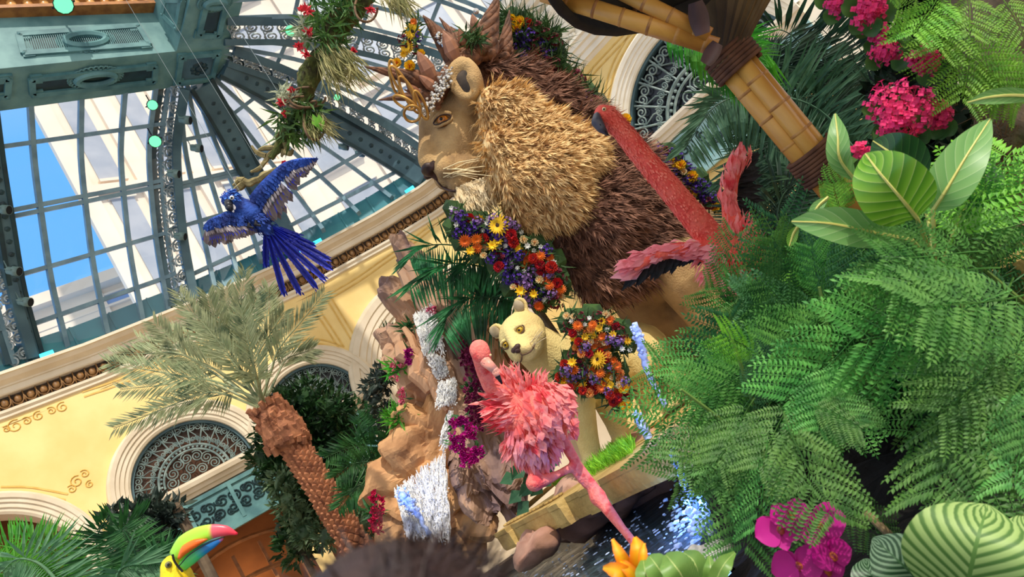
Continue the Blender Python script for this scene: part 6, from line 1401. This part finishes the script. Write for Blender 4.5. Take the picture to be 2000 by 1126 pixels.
G_drk = uvmat('deep leaf', [(0, (90, 130, 70)), (.06, (40, 84, 40)), (1, (28, 64, 34))], 9, (110, 150, 90), .3, .2, skew=.5)
D7 = 2.0
fig = thing('glossy_plant', P(1800, 440, 2.2), 'plant with large glossy oval leaves below the pink flowers', 'plant')
M_midrib = mat('pale midrib', (206, 204, 120), (190, 184, 96), 10, .5)
for pts, w_, m, pr in [([(1790, 425, 1.9), (1762, 390, 1.85), (1720, 340, 1.84), (1690, 300, 1.9)], .088, G_glossy, .85), ([(1780, 468, 2.0), (1700, 452, 1.95), (1620, 436, 1.93), (1546, 432, 1.97)], .05, G_back, 1.0), ([(1822, 410, 2.0), (1848, 370, 1.95), (1890, 300, 1.95), (1934, 232, 2.0)], .06, G_back, .9), ([(1668, 350, 2.3), (1640, 310, 2.25), (1636, 265, 2.25), (1631, 222, 2.3)], .035, G_back, .85),
                      ([(1800, 360, 2.2), (1770, 320, 2.2), (1735, 295, 2.2), (1705, 275, 2.25)], .075, G_drk, .9), ([(2040, 190, 2.0), (1980, 186, 1.98), (1930, 190, 1.98), (1890, 200, 2.0)], .022, G_back, .9), ([(1618, 385, 2.4), (1600, 400, 2.4), (1590, 415, 2.4), (1585, 425, 2.4)], .02, G_back, 1), ([(1560, 440, 2.5), (1550, 455, 2.5), (1545, 470, 2.5), (1541, 482, 2.5)], .018, G_glossy, 1), ([(1870, 430, 2.2), (1900, 380, 2.2), (1925, 340, 2.2), (1940, 320, 2.25)], .06, G_drk, .9)]:
    o, m2 = broadleaf(fig, [P(*p) for p in pts], w_, m, prof=pr, wave=.0); m2.build('midrib', M_midrib, o)
mb = MB()
for a, b in (((1790, 425, 1.9), (1830, 520, 2.1)), ((1780, 468, 2.0), (1830, 520, 2.1)), ((1822, 410, 2.0), (1826, 520, 2.1)), ((1668, 350, 2.3), (1700, 430, 2.3)), ((1800, 360, 2.2), (1830, 520, 2.1)), ((1870, 430, 2.2), (1840, 520, 2.2))): mb.tube([P(*a), P(*b)], .006, 6)
mb.build('stem', M_midrib, fig)
# ---- calathea at the bottom right
G_cal = uvmat('striped leaf', [(0, (78, 118, 50)), (.26, (84, 126, 54)), (.44, (158, 188, 108)), (.86, (168, 196, 118)), (1, (86, 126, 54))], 12, (96, 138, 62), .55, .25, skew=.7)
G_cald = uvmat('dark striped leaf', [(0, (34, 66, 40)), (.4, (40, 74, 46)), (.55, (110, 140, 110)), (.85, (120, 150, 118)), (1, (38, 70, 44))], 12, (60, 96, 60), .4, .2, skew=.7)
cal = thing('calathea', P(1900, 1190, 1.6), 'plant with round light green striped leaves at the bottom right corner', 'plant')
for pts, w_, m in [([(1880, 1190, 1.55), (1892, 1130, 1.5), (1910, 1050, 1.48), (1930, 985, 1.55)], .13, G_cal), ([(2040, 1180, 1.6), (2020, 1110, 1.55), (2010, 1050, 1.55), (2005, 1000, 1.6)], .07, G_cal), ([(1830, 1180, 1.8), (1790, 1130, 1.78), (1750, 1090, 1.78), (1705, 1050, 1.85)], .085, G_cald), ([(1760, 1190, 1.9), (1730, 1150, 1.9), (1700, 1120, 1.9), (1690, 1090, 1.95)], .06, G_cald)]:
    broadleaf(cal, [P(*p) for p in pts], w_, m, prof=.95, cup=.1)
mb = MB()
for x, y in ((1880, 1190), (2040, 1180), (1830, 1180), (1760, 1190)): mb.tube([P(x, y, 1.7), P(1900, 1300, 1.75)], .007, 6)
mb.build('stem', M_stem, cal)
mb = MB(); mb.tube(bez(P(1690, 1000, 2.0), P(1760, 1060, 1.95), P(1830, 1150, 1.95)), .011, 8); solo(mb, 'bare_stem', mat('pale stem', (150, 128, 92), (120, 100, 70), 12, .7), 'thick pale bare stem beside the magenta orchid', 'stem')
# ---- orchid
orc = thing('moth_orchid', P(1570, 1160, 1.8), 'magenta moth orchid with open blooms at the bottom of the ferns', 'orchid')
M_orc = mat('orchid petal', (206, 16, 150), (176, 6, 124), 8, .5, trans=.35); M_orl = mat('orchid lip', (130, 4, 60), (220, 120, 40), 60, .5)
for x, y, s, rx in [(1520, 1030, .056, .2), (1595, 1020, .066, .5), (1558, 1100, .062, -.1), (1620, 1080, .05, .8), (1540, 1000, .045, .3), (1610, 1110, .046, .6)]:
    c = P(x, y, 1.75 + U_(0, .05)); n = (CAM - c).normalized(); R = V(CR); Uu = V(CU); n = (n + R * rx * .6 + UP * .1).normalized(); X = n.cross(V((.3, 0, 1))).normalized(); Y = n.cross(X)
    fo = None
    mb = MB()
    for a, l, w_, o in ((pi / 2, 1, .62, 0), (pi / 2 + 2.2, .95, .55, 0), (pi / 2 - 2.2, .95, .55, 0), (.12, 1.08, 1.1, .006), (pi - .12, 1.08, 1.1, .006)):
        d = X * cos(a) + Y * sin(a); z = n * o; t = n.cross(d); k = 9
        mb.sheet([[c + z + d * s * l * u + t * s * w_ * .62 * (sin(pi * u ** .8) ** .7 if 0 < u < 1 else .02) * v + n * s * .15 * (abs(v) * .3 + u * u * .25) for v in (-1, -.5, 0, .5, 1)] for u in [i / k for i in range(k + 1)]])
    fo = mb.build('bloom', M_orc, orc, True)
    mb = MB(); mb.ell(c + n * .008 - UP * .010, (.009, .007, .013), None, 2); mb.ell(c + n * .016, (.004, .004, .004), None, 1); mb.build('lip', M_orl, fo, True)
mb = MB(); mb.tube(smoothpath([P(1520, 1000, 1.82), P(1560, 1040, 1.83), P(1600, 1100, 1.83), P(1640, 1200, 1.83)], 5), .005, 6); mb.build('stem', M_stem, orc)
# ---- canna at the bottom
can = thing('canna', P(1290, 1200, 1.7), 'yellow orange canna bloom with striped leaves at the bottom centre', 'flower')
G_can = uvmat('canna petal', [(0, (250, 196, 30)), (.5, (250, 170, 20)), (1, (244, 130, 20))], rough=.5, trans=.3); G_cst = uvmat('canna leaf', [(0, (200, 214, 120)), (.16, (206, 220, 130)), (.3, (76, 142, 50)), (1, (64, 128, 44))], 16, (210, 222, 140), .4, .3, skew=1.3)
for pts, w_ in [([(1240, 1140, 1.65), (1226, 1110, 1.63), (1210, 1080, 1.62), (1196, 1052, 1.65)], .016), ([(1250, 1130, 1.64), (1248, 1100, 1.62), (1246, 1070, 1.62), (1240, 1048, 1.65)], .021), ([(1245, 1145, 1.63), (1220, 1122, 1.6), (1200, 1112, 1.6), (1178, 1108, 1.63)], .02), ([(1255, 1150, 1.62), (1240, 1125, 1.6), (1222, 1105, 1.6), (1212, 1095, 1.62)], .014), ([(1265, 1150, 1.62), (1258, 1110, 1.6), (1256, 1080, 1.6), (1258, 1060, 1.62)], .012)]:
    broadleaf(can, [P(*p) for p in pts], w_, G_can, 'petal', 12, .3, .8, wave=.1)
for pts, w_ in [([(1330, 1180, 1.6), (1300, 1130, 1.55), (1280, 1100, 1.55), (1268, 1085, 1.58)], .03), ([(1350, 1180, 1.55), (1335, 1130, 1.5), (1315, 1100, 1.5), (1300, 1082, 1.55)], .035), ([(1310, 1190, 1.6), (1280, 1150, 1.56), (1262, 1120, 1.56), (1256, 1092, 1.6)], .028), ([(1390, 1180, 1.6), (1400, 1130, 1.6), (1415, 1100, 1.6), (1435, 1078, 1.64)], .02), ([(1360, 1180, 1.7), (1365, 1130, 1.68), (1355, 1095, 1.68), (1335, 1078, 1.72)], .03), ([(1380, 1180, 1.65), (1385, 1140, 1.65), (1388, 1110, 1.65), (1385, 1085, 1.68)], .018)]:
    broadleaf(can, [P(*p) for p in pts], w_, G_cst, 'leaf', 14, .25, .9)
mb = MB(); mb.tube([P(1250, 1140, 1.65), P(1290, 1200, 1.7)], .006, 6); mb.build('stem', M_stem, can)
# ---- pink flower clusters (kalanchoe) on the bank
G_kal = mat('succulent leaf', (86, 128, 62), (48, 84, 44), 6, .45, trans=.2)
def floret_mesh():
    mb = MB()
    for c, n in ((V((0, 0, 0)), V((0, 0, 1))), (V((.016, .006, -.003)), V((.5, .2, 1))), (V((-.009, .014, -.002)), V((-.3, .4, 1))), (V((-.004, -.016, -.004)), V((-.1, -.5, 1)))):
        X, Y, Z = frame(n)
        for i in range(4): a = i * pi / 2 + c.x * 80; mb.blade(c, X * cos(a) + Y * sin(a) + Z * .4, Z, .0105, .010, .05, .1, 0, .6)
        mb.tube([c, V((0, 0, -.03))], .0012, 3, cap=False)
    return mb.mesh('floret', [F_hot])
FLO = floret_mesh()
def kal(x, y, d, rx, ry, n, lab, leaves=6):
    t = thing('pink_flower_cluster', P(x, y, d), lab, 'flowers', None); c = P(x, y, d); f = (CAM - c).normalized()
    for i in range(min(n, 96)):
        a = i * 2.4; r = sqrt((i + .5) / n); px, py = x + rx * r * cos(a) * (1 + .18 * sin(a * 3 + x)) + U_(-7, 7), y + ry * r * sin(a) * (1 + .18 * cos(a * 2.3 + y)) + U_(-7, 7); p = P(px, py, d) + f * rpx(min(rx, ry), d) * (sqrt(max(0, 1 - r * r)) * .8 + U_(-.35, .1)); nrm = (p - c + f * .03).normalized() + rvec() * .6; X, Y, Z = frame(nrm); s = U_(.8, 1.25)
        inst(FLO, 'floret', t, Matrix(((X.x * s, Y.x * s, Z.x * s, p.x), (X.y * s, Y.y * s, Z.y * s, p.y), (X.z * s, Y.z * s, Z.z * s, p.z), (0, 0, 0, 1))))
    mb = MB(); mb.ell(c - f * .01, (rpx(rx * .62, d), rpx(rx * .5, d), rpx(ry * .62, d)), None, 2); roughen(mb, .02, 14)
    for _ in range(50): q = c + rvec() * rpx(rx, d) * .7; mb.tube([c - f * .05, q], .0016, 3, cap=False)
    mb.build('green_core', mat('flower stems', (92, 104, 50), (56, 72, 36), 14, .7), t)
    for i in range(leaves):
        a = U_(.2, pi + .2) if y > 120 else U_(0, 2 * pi); p0 = P(x + cos(a) * rx * .6, y + sin(a) * ry * .6, d + .06); p1 = P(x + cos(a) * (rx * .7 + 36), y + sin(a) * (ry * .7 + 36), d + .02); broadleaf(t, [p0, p0.lerp(p1, .35) + f * .01, p0.lerp(p1, .7) + f * .01, p1], rpx(18, d), G_kal, 'leaf', 8, .2)
for q in [(1762, 218, 2.3, 62, 62, 62, 'largest hot pink flower cluster, above the glossy oval leaf'), (1832, 222, 2.35, 24, 22, 26, 'hot pink flower cluster close to the right of the largest one'), (1808, 118, 2.4, 28, 22, 30, 'hot pink flower cluster below the lime fern at the top right'), (1732, 102, 2.5, 26, 18, 24, 'hot pink flower cluster left of the one under the lime fern'), (1712, 66, 2.5, 16, 14, 14, 'small hot pink flower cluster just above and left of the middle ones'), (1690, 22, 2.45, 18, 26, 24, 'elongated hot pink flower cluster touching the top edge'), (1634, 8, 2.5, 14, 12, 14, 'hot pink flower cluster at the top edge, leftmost'), (1716, 10, 2.5, 12, 12, 12, 'small hot pink flower cluster at the top edge, rightmost'), (1680, 300, 2.3, 12, 10, 10, 'few pink florets peeking out left of the glossy oval leaf')]: kal(*q)
# lime ferns at the top right, mossy trunk
lf = thing('lime_fern', P(1850, 60, 2.3), 'lime green fern at the top right hanging beside the mossy trunk', 'fern')
for x0, y0, x1, y1 in [(1870, 60, 1930, 170), (1900, 70, 1880, 160), (1920, 90, 1960, 190), (1830, -20, 1790, 60), (1850, -10, 1840, 90), (1880, -20, 1900, 60), (1800, -20, 1760, 20), (1940, 120, 1990, 170), (1890, 80, 1860, 110), (1960, -10, 1990, 50)]:
    a, b = P(x0, y0, 2.3), P(x1, y1, 2.2); inst(RNG.choice(FPL), 'frond', lf, orient(a, b - a, (CAM - a).normalized() + rvec() * .3, (b - a).length))
b_ = P(2000, 600, 2.95); mb = MB(); q = smoothpath([V((b_.x, b_.y, .1)), b_, P(1990, 440, 2.9), P(2010, 270, 2.85), P(1990, 110, 2.8), P(1970, -20, 2.8), P(1960, -160, 2.8), P(1940, -700, 2.9)], 5); mb.tube(q, interp([.3, .26, .2, .17, .2, .23, .26, .24], 8, len(q)), 14); q2 = remesh(mb, .03, 2); roughen(q2, .03, 9); roughen(q2, .012, 28)
mt = thing('mossy_tree', P(1960, 420, 2.9), 'grey brown mossy trunk at the top right edge', 'trunk'); q2.build('bark', mat('mossy bark', (150, 128, 104), (84, 84, 52), 5, .9, .6, 24, c3=(118, 102, 82)), mt)
mb = MB()
for _ in range(520):
    x, y = U_(1900, 2000), U_(150, 380); b = P(x, y, 2.72 + U_(0, .1)); mb.tube([b, b + rvec() * .03 + DOWN * .01, b + rvec() * .05 + DOWN * .02], .0014, 3, cap=False)
mb.build('root_fibre', mat('root fibre', (110, 84, 52), (70, 52, 34), 14, .9), mt)
# ============================================================ PARASOL ON BAMBOO POLE
M_bam = mat('bamboo', (222, 166, 82), (184, 124, 56), 5, .35, stretch=(1, 1, .3), c3=(206, 148, 68)); M_node = mat('bamboo node', (198, 142, 74), (150, 98, 54), 14, .5); M_rope = mat('brown rope', (112, 74, 52), (82, 52, 38), 12, .9)
M_can1 = mat('brown pleated cloth', (122, 98, 62), (78, 60, 40), 4, .8, stretch=(1, 1, .2)); M_can2 = mat('plum brown leather', (108, 82, 80), (82, 62, 60), 4, .6); M_wick = mat('dark wicker', (40, 34, 28), (22, 19, 16), 12, .8)
DB = 3.6
par = thing('bamboo_parasol', V((P(1700, 440, DB).x, P(1700, 440, DB).y, .3)), 'parasol on a lashed bamboo pole with a pleated hub and dark wicker canopy', 'parasol')
def culm(a, b, r, par, every=.17, name='bamboo_pole'):
    m2 = MB(); L = (b - a).length; d = (b - a).normalized(); m2.tube([a, b], r, 14); k = int(L / every); ph = U_(.2, .8)
    for i in range(k):
        p = a + d * every * (i + ph); ax = frame(d); m2.lathe(p, [(r * .99, -.012), (r * 1.03, -.006), (r * 1.07, -.001), (r * 1.02, .003), (r * .99, .007)], 14, ax, 1)
    m2.build(name, [M_bam, M_node], par, True)
pa, pb = P(1700, 440, DB), P(1415, 95, DB); pd = (pb - pa).normalized(); fx = pd.cross(FW).normalized(); fy = fx.cross(pd)
if fx.dot(CR) < 0: fx = -fx
for o, r in ((fx * -.055 + fy * 0, .05), (fx * .05 - (FW * .0), .045), (fx * 0 + FW * .07, .05)): culm(pa + o + FW * 0, pb + o, r, par, .17)
culm(pa - FW * .055 + fx * -.005, pb - FW * .055 + fx * -.005, .046, par)
def wrap(c, L, n):
    mb = MB(); p = pa + pd * ((c - pa).dot(pd)); m = n * 16; pts = []
    for i in range(m + 1):
        a = i / 16 * 2 * pi; pts.append(p + pd * (L * (i / m - .5)) + fx * cos(a) * .122 + FW * sin(a) * .118)
    mb.tube(pts, L / n * .56, 6); mb.build('rope_lashing', M_rope, par, True)
wrap(P(1430, 118, DB), .13, 6); wrap(P(1600, 315, DB), .16, 8)
mb = MB(); c = P(1625, 352, DB - .1)
for i in range(4): mb.tube(smoothpath([c + rvec() * .03, c + fx * U_(-.1, .1) + DOWN * .08, c + fx * U_(-.06, .06) - pd * .12, c + rvec() * .04], 5), .012, 6)
mb.build('rope_knot', M_rope, par, True)
# pleated hub cone
hub0 = P(1425, 108, DB); 
def cone(c0, c1, r0, r1, n, m, name, amp):
    d = (c1 - c0).normalized(); mb = MB(); rows = []
    for i in range(9):
        t = i / 8; r = r0 + (r1 - r0) * t ** 1.35; rows.append([c0.lerp(c1, t) + fx * cos(a) * r * (1 + amp * (-1) ** j) + FW * sin(a) * r * (1 + amp * (-1) ** j) for j, a in enumerate([2 * pi * k / n for k in range(n)])])
    mb.sheet(rows, 0, True); return mb.build(name, m, par)
tipc = P(1500, -90, DB + .1); cone(hub0 - (tipc - hub0).normalized() * .02, tipc, .115, .40, 44, M_can1, 'hub_cloth', .045)
for x0, y0, x1, y1, w_ in ((1402, 84, 1378, 124, .04), (1358, 4, 1372, 66, .045)):
    a, b = P(x0, y0, DB - .27), P(x1, y1, DB - .3); d = (b - a); n = (CAM - a).normalized(); X = d.normalized().cross(n); mb = MB(); rows = [[a + d * t + X * w_ * (.55 + .6 * sin(pi * (.15 + .7 * t))) * s + n * (.07 * t * t + .02 - .05 * s * s) for s in (-1, -.6, -.2, .2, .6, 1)] for t in (0, .15, .3, .45, .6, .75, .9, 1)]
    mb.sheet(rows); mb.sheet([[p - n * .012 for p in r][::-1] for r in rows]); mb.build('hub_flap', M_can2, par, True)
# canopy: shallow wicker dish with bamboo struts
up_ = UP; hC = ray(1170, 53).z * (DB + .35); q3 = [PH(x, y, hC) for x, y in ((1072, 24), (1170, 53), (1240, 50))]
def circ(a, b, c):
    D = 2 * (a.x * (b.y - c.y) + b.x * (c.y - a.y) + c.x * (a.y - b.y)); A2, B2, C2 = a.x ** 2 + a.y ** 2, b.x ** 2 + b.y ** 2, c.x ** 2 + c.y ** 2
    return V(((A2 * (b.y - c.y) + B2 * (c.y - a.y) + C2 * (a.y - b.y)) / D, (A2 * (c.x - b.x) + B2 * (a.x - c.x) + C2 * (b.x - a.x)) / D, a.z))
CC = circ(*q3); Rx = 1.45; CC = q3[1] + (CC - q3[1]).normalized() * Rx
mb = MB(); rows = []
for i in range(9):
    t = i / 8; rows.append([CC + V((cos(a), sin(a), 0)) * Rx * (1 - .0) * t + up_ * (.32 * (1 - t * t)) for a in [2 * pi * k / 40 for k in range(40)]])
mb.sheet(rows, 0, True); rim = rows[-1]; mb.sheet([rim, [p + DOWN * .07 for p in rim], [p + DOWN * .07 + (CC - p).normalized() * .05 for p in rim], [p + (CC - p).normalized() * .05 + DOWN * .0 for p in rim]], 0, True); mb.build('canopy', M_wick, par, True)
culm(P(1400, 92, DB - .18), P(1060, -14, DB - .05), .044, par, .14, 'strut'); culm(P(1385, 70, DB - .2), P(1195, -26, DB - .12), .04, par, .14, 'strut')
for k in range(14):
    a = 2 * pi * k / 14; mb = MB(); mb.tube([CC + up_ * .29 + V((cos(a), sin(a), 0)) * .08, CC + V((cos(a), sin(a), 0)) * Rx * .5 + up_ * .215, CC + V((cos(a), sin(a), 0)) * Rx * .97 - up_ * .0], .016, 6); mb.build('canopy_rib', mat('dull bamboo', (150, 108, 62), (110, 76, 44), 8, .6), par, True)
# ============================================================ HANGING MOSSY BRANCH
M_moss = mat('mossy bark dark', (92, 76, 44), (48, 44, 26), 6, .95, .6, 22, c3=(76, 84, 36)); M_hang = mat('straw moss', (176, 168, 116), (120, 122, 76), 8, .9, trans=.25)
M_airp = mat('pale air plant', (186, 190, 160), (140, 150, 120), 8, .8, trans=.2)
DV = 8.2
vb = thing('mossy_branch', P(600, 170, DV), 'mossy hanging branch with ferns, straw moss and red blooms, left of the crown', 'branch')
mb = MB(); q = [(720, -40, 30), (690, 15, 26), (655, 50, 24), (640, 95, 20), (612, 130, 18), (602, 165, 22), (590, 195, 16), (575, 225, 14), (560, 255, 13), (545, 285, 12), (530, 305, 9)]
mb.limb([P(x, y, DV) for x, y, r in q], [rpx(r, DV) for x, y, r in q], 10); b_ = remesh(mb, .035, 2); roughen(b_, .05, 6); roughen(b_, .02, 18); b_.build('limb', M_moss, vb)
mb = MB()
for pts in ([(545, 290), (525, 305), (505, 330), (490, 335)], [(540, 290), (520, 288), (505, 292)], [(520, 305), (500, 296), (492, 285)], [(545, 290), (565, 300), (572, 292)], [(550, 270), (560, 290), (548, 305)]): mb.tube(smoothpath([P(x, y, DV) for x, y in pts], 4), interp([.04, .03, .014], 3, len(smoothpath([P(x, y, DV) for x, y in pts], 4))), 6)
roughen(mb, .02, 12); mb.build('twig', mat('pale twig', (150, 136, 92), (104, 92, 58), 10, .9), vb)
tw = thing('driftwood_twig', P(480, 355, 7.6), 'knotted pale twig hanging just above the macaw', 'branch'); mb = MB()
for pts in ([(505, 350), (485, 358), (468, 350), (455, 362)], [(480, 356), (466, 366), (458, 376)], [(475, 352), (462, 348)], [(505, 350), (520, 340), (540, 330)]): 
    sp = smoothpath([P(x, y, 7.6) for x, y in pts], 4); mb.tube(sp, interp([.04, .036, .02], 3, len(sp)), 6)
roughen(mb, .02, 12); mb.build('wood', mat('pale twig', (150, 136, 92)), tw)
mb = MB(); a = P(520, 340, 7.6); mb.tube([a, a + UP * 5.5], .002, 4); mb.build('wire', MATS['thin wire'], tw)
def spray(par, name, poly, d, cnt, L, wd, dr, m, jit=.7):
    mb = MB()
    for _ in range(cnt): x, y = rnd_in(poly); b = P(x, y, d + U_(-.2, .15)); mb.blade(b, dr + rvec() * jit, rvec(), U_(*L), wd, .1, U_(.05, .35))
    return mb.build(name, m, par)
spray(vb, 'fern_leaves', [(600, 10), (640, 0), (700, -20), (690, 30), (650, 55), (665, 80), (630, 90), (605, 60)], DV, 420, (.15, .4), .035, DOWN * .3, lm('branch fern', (98, 140, 66), (44, 78, 40)))
spray(vb, 'fern_leaves', [(540, 220), (600, 190), (625, 215), (610, 265), (560, 270), (540, 250)], DV, 330, (.12, .32), .035, DOWN * .5, lm('branch fern', (98, 140, 66), (44, 78, 40)))
spray(vb, 'straw_moss', [(610, 88), (660, 75), (690, 100), (660, 130), (620, 130)], DV - .1, 330, (.25, .62), .016, DOWN * 1.1, M_hang, .35)
spray(vb, 'straw_moss', [(585, 225), (630, 215), (640, 240), (590, 250)], DV - .1, 160, (.15, .4), .014, DOWN * 1.1, M_hang, .4)
spray(vb, 'straw_moss', [(730, -20), (780, -30), (790, 5), (760, 10)], DV - .1, 160, (.2, .45), .016, DOWN * 1.1, M_hang, .3)
spray(vb, 'air_plant', [(540, 180), (570, 170), (575, 195), (550, 205)], DV - .15, 90, (.08, .2), .03, UP * .1, M_airp, 1)
spray(vb, 'air_plant', [(580, 50), (600, 45), (605, 75), (585, 80)], DV - .15, 70, (.1, .25), .025, UP * .1, M_airp, 1)
for x, y, r in ((597, 22, 18), (602, 62, 13), (583, 90, 11), (597, 105, 12), (548, 200, 12), (570, 176, 9), (556, 222, 8), (724, 18, 11), (690, 98, 8), (588, 18, 9), (555, 318, 6)):
    mb = MB(); b = P(x, y, DV - .3)
    for _ in range(22): mb.blade(b, rvec() + (CAM - b).normalized() * .5, rvec(), rpx(r, DV) * U_(.7, 1.2), .035, .1, .1)
    mb.build('red_bloom', mat('red bloom', (224, 70, 80), (200, 40, 60), 12, .6, trans=.25), vb)
for cx, cy, rx, ry in ((600, 190, 36, 20), (615, 235, 22, 38), (715, 15, 22, 28), (590, 200, 28, 12)):
    mb = MB(); mb.tube([P(cx + rx * cos(a), cy + ry * sin(a), DV - .25 + .1 * sin(a * 2)) for a in [i * .3 for i in range(17)]], .014, 5)
    mb.build('vine_loop', mat('brown vine', (124, 96, 70), (92, 70, 50), 10, .8), vb, True)
mb = MB(); b = P(612, 228, DV - .3)
for e in ((6, 22), (14, 10)): mb.blade(P(600 + e[1], 222, DV - .3), pdir(600, 215, 600 + e[0], 245, DV), CAM - b, .2, .1, .1)
mb.build('lime_leaf', L_lime, vb)
mb = MB()
for x, y in ((655, 50), (575, 230)):
    a = P(x, y, DV); mb.tube([a, a + UP * 6], .003, 4)
mb.build('wire', MATS['thin wire'], vb)
# ============================================================ VISITOR (dark hair of the person in front)
DH = .47; hc = P(838, 1384, DH)
pv = thing('person', V((hc.x, hc.y - .02, 0)), 'person with dark brown hair close in front, only the head top in view', 'person')
mb = MB(); fwd = V((.1, 1, 0)).normalized(); sx = V((1, -.1, 0)).normalized(); hax = (sx, fwd, UP)
mb.ell(hc, (.076, .094, .1), hax, 3); mb.ell(hc + fwd * .03 - UP * .07, (.056, .062, .062), hax, 2)
mb.limb([hc - UP * .08, hc - UP * .2], [.055, .06], 10); sh = hc - UP * .27
mb.limb([sh - sx * .17, sh + sx * .17], [.065, .065], 10); mb.limb([sh, sh - UP * .22, sh - UP * .5], [.13, .14, .14], 12)
for s in (-1, 1):
    mb.limb([sh + sx * .2 * s, sh + sx * .25 * s - UP * .3, sh + sx * .22 * s - UP * .56 + fwd * .1], [.055, .045, .034], 10); hp = sh - UP * .52 + sx * .09 * s
    mb.limb([hp, V((hp.x, hp.y + .02, .5)), V((hp.x, hp.y, .08))], [.09, .062, .045], 10); mb.ell(V((hp.x, hp.y + .07, .04)), (.045, .12, .04), hax, 2); mb.ell(hc + sx * .078 * s - UP * .015, (.012, .025, .034), hax, 2)
    hnd = sh + sx * .22 * s - UP * .6 + fwd * .12; mb.ell(hnd, (.025, .04, .05), hax, 2)
    for k in range(4): mb.limb([hnd - UP * .03 + fwd * (.02 * (k - 1.5)), hnd - UP * .11 + fwd * (.02 * (k - 1.5) + .02)], [.009, .008], 6)
    mb.limb([hnd + fwd * .03, hnd + fwd * .07 - UP * .04], [.011, .009], 6)
mb.ell(hc + fwd * .098 - UP * .025, (.014, .02, .022), hax, 2)
remesh(mb, .011, 3).build('body', mat('skin', (176, 126, 98), (160, 110, 84), 6, .6), pv, True)
for s in (-1, 1):
    mb = MB(); mb.ell(hc + fwd * .086 + sx * .03 * s - UP * .005, .012, None, 2); mb.build('eye', mat('eye white', (230, 226, 220), rough=.2), pv, True)
mb = MB(); mb.ell(hc + fwd * .09 - UP * .06, (.024, .008, .007), hax, 2); mb.build('mouth', mat('lip', (160, 84, 80)), pv, True)
mb = MB(); mb.limb([sh + UP * .03, sh - UP * .2, sh - UP * .5], [.15, .16, .16], 14); mb.limb([sh - sx * .18, sh + sx * .18], [.075, .075], 10)
for s in (-1, 1): mb.limb([sh + sx * .2 * s, sh + sx * .24 * s - UP * .2], [.066, .06], 10)
remesh(mb, .015, 3).build('shirt', mat('dark shirt', (50, 50, 58), (40, 40, 46), 8, .8), pv, True)
mb = MB()
for s in (-1, 1):
    hp = sh - UP * .5 + sx * .09 * s; mb.limb([hp, V((hp.x, hp.y + .02, .5)), V((hp.x, hp.y, .12))], [.1, .074, .06], 10)
remesh(mb, .015, 3).build('trousers', mat('navy trousers', (44, 50, 66), (34, 40, 54), 8, .8), pv, True)
mb = MB(); mb.ell(hc + UP * .012 - fwd * .012, (.086, .1, .102), hax, 3)
for v in mb.v:
    if (v - hc).dot(fwd) > .06 and (v - hc).z < .05: v -= fwd * .03
for _ in range(2600):
    n = rvec().normalized(); 
    if n.z < -.3 or (n.dot(fwd) > .6 and n.z < .5): continue
    b = hc + UP * .012 + V((n.x * .085, n.y * .098, n.z * .1)); e = (n * .5 + rvec() * .6 + DOWN * .35).normalized(); l = U_(.02, .05); x = e.cross(n).normalized() * .0012; mb.add([b - x, b + x, b + e * l], [(0, 1, 2)])
mb.build('hair', mat('dark brown hair', (52, 34, 32), (34, 22, 22), 30, .5), pv)

# ============================================================ groups for things that repeat
GR = {'spotlight': 'stage spotlights on the roof ribs', 'led_lamp': 'cyan lamps on the cornice', 'flower_garland': 'flower garlands on the lions', 'flamingo': 'flamingo sculptures', 'kentia_palm': 'palms behind the parasol pole', 'areca_palm': 'small palms around the rock and wall',
      'boulder': 'boulders at the waterline', 'water_jet': 'water jets', 'rock_fern': 'tufts growing on the rock', 'orchid_spray': 'magenta orchid sprays on the rock', 'flowering_vine': 'flowering vines on the rock', 'fern_shrub': 'fern shrubs in the foreground', 'pink_flower_cluster': 'hot pink flower clusters', 'grass_tuft': 'lime grass on the platform', 'dark_shrub': 'dark shrubs', 'leafy_tree': 'leafy trees by the wall'}
for o in list(COL.objects):
    b = o.name.split('.')[0]
    if o.parent is None and b in GR: o['group'] = GR[b]
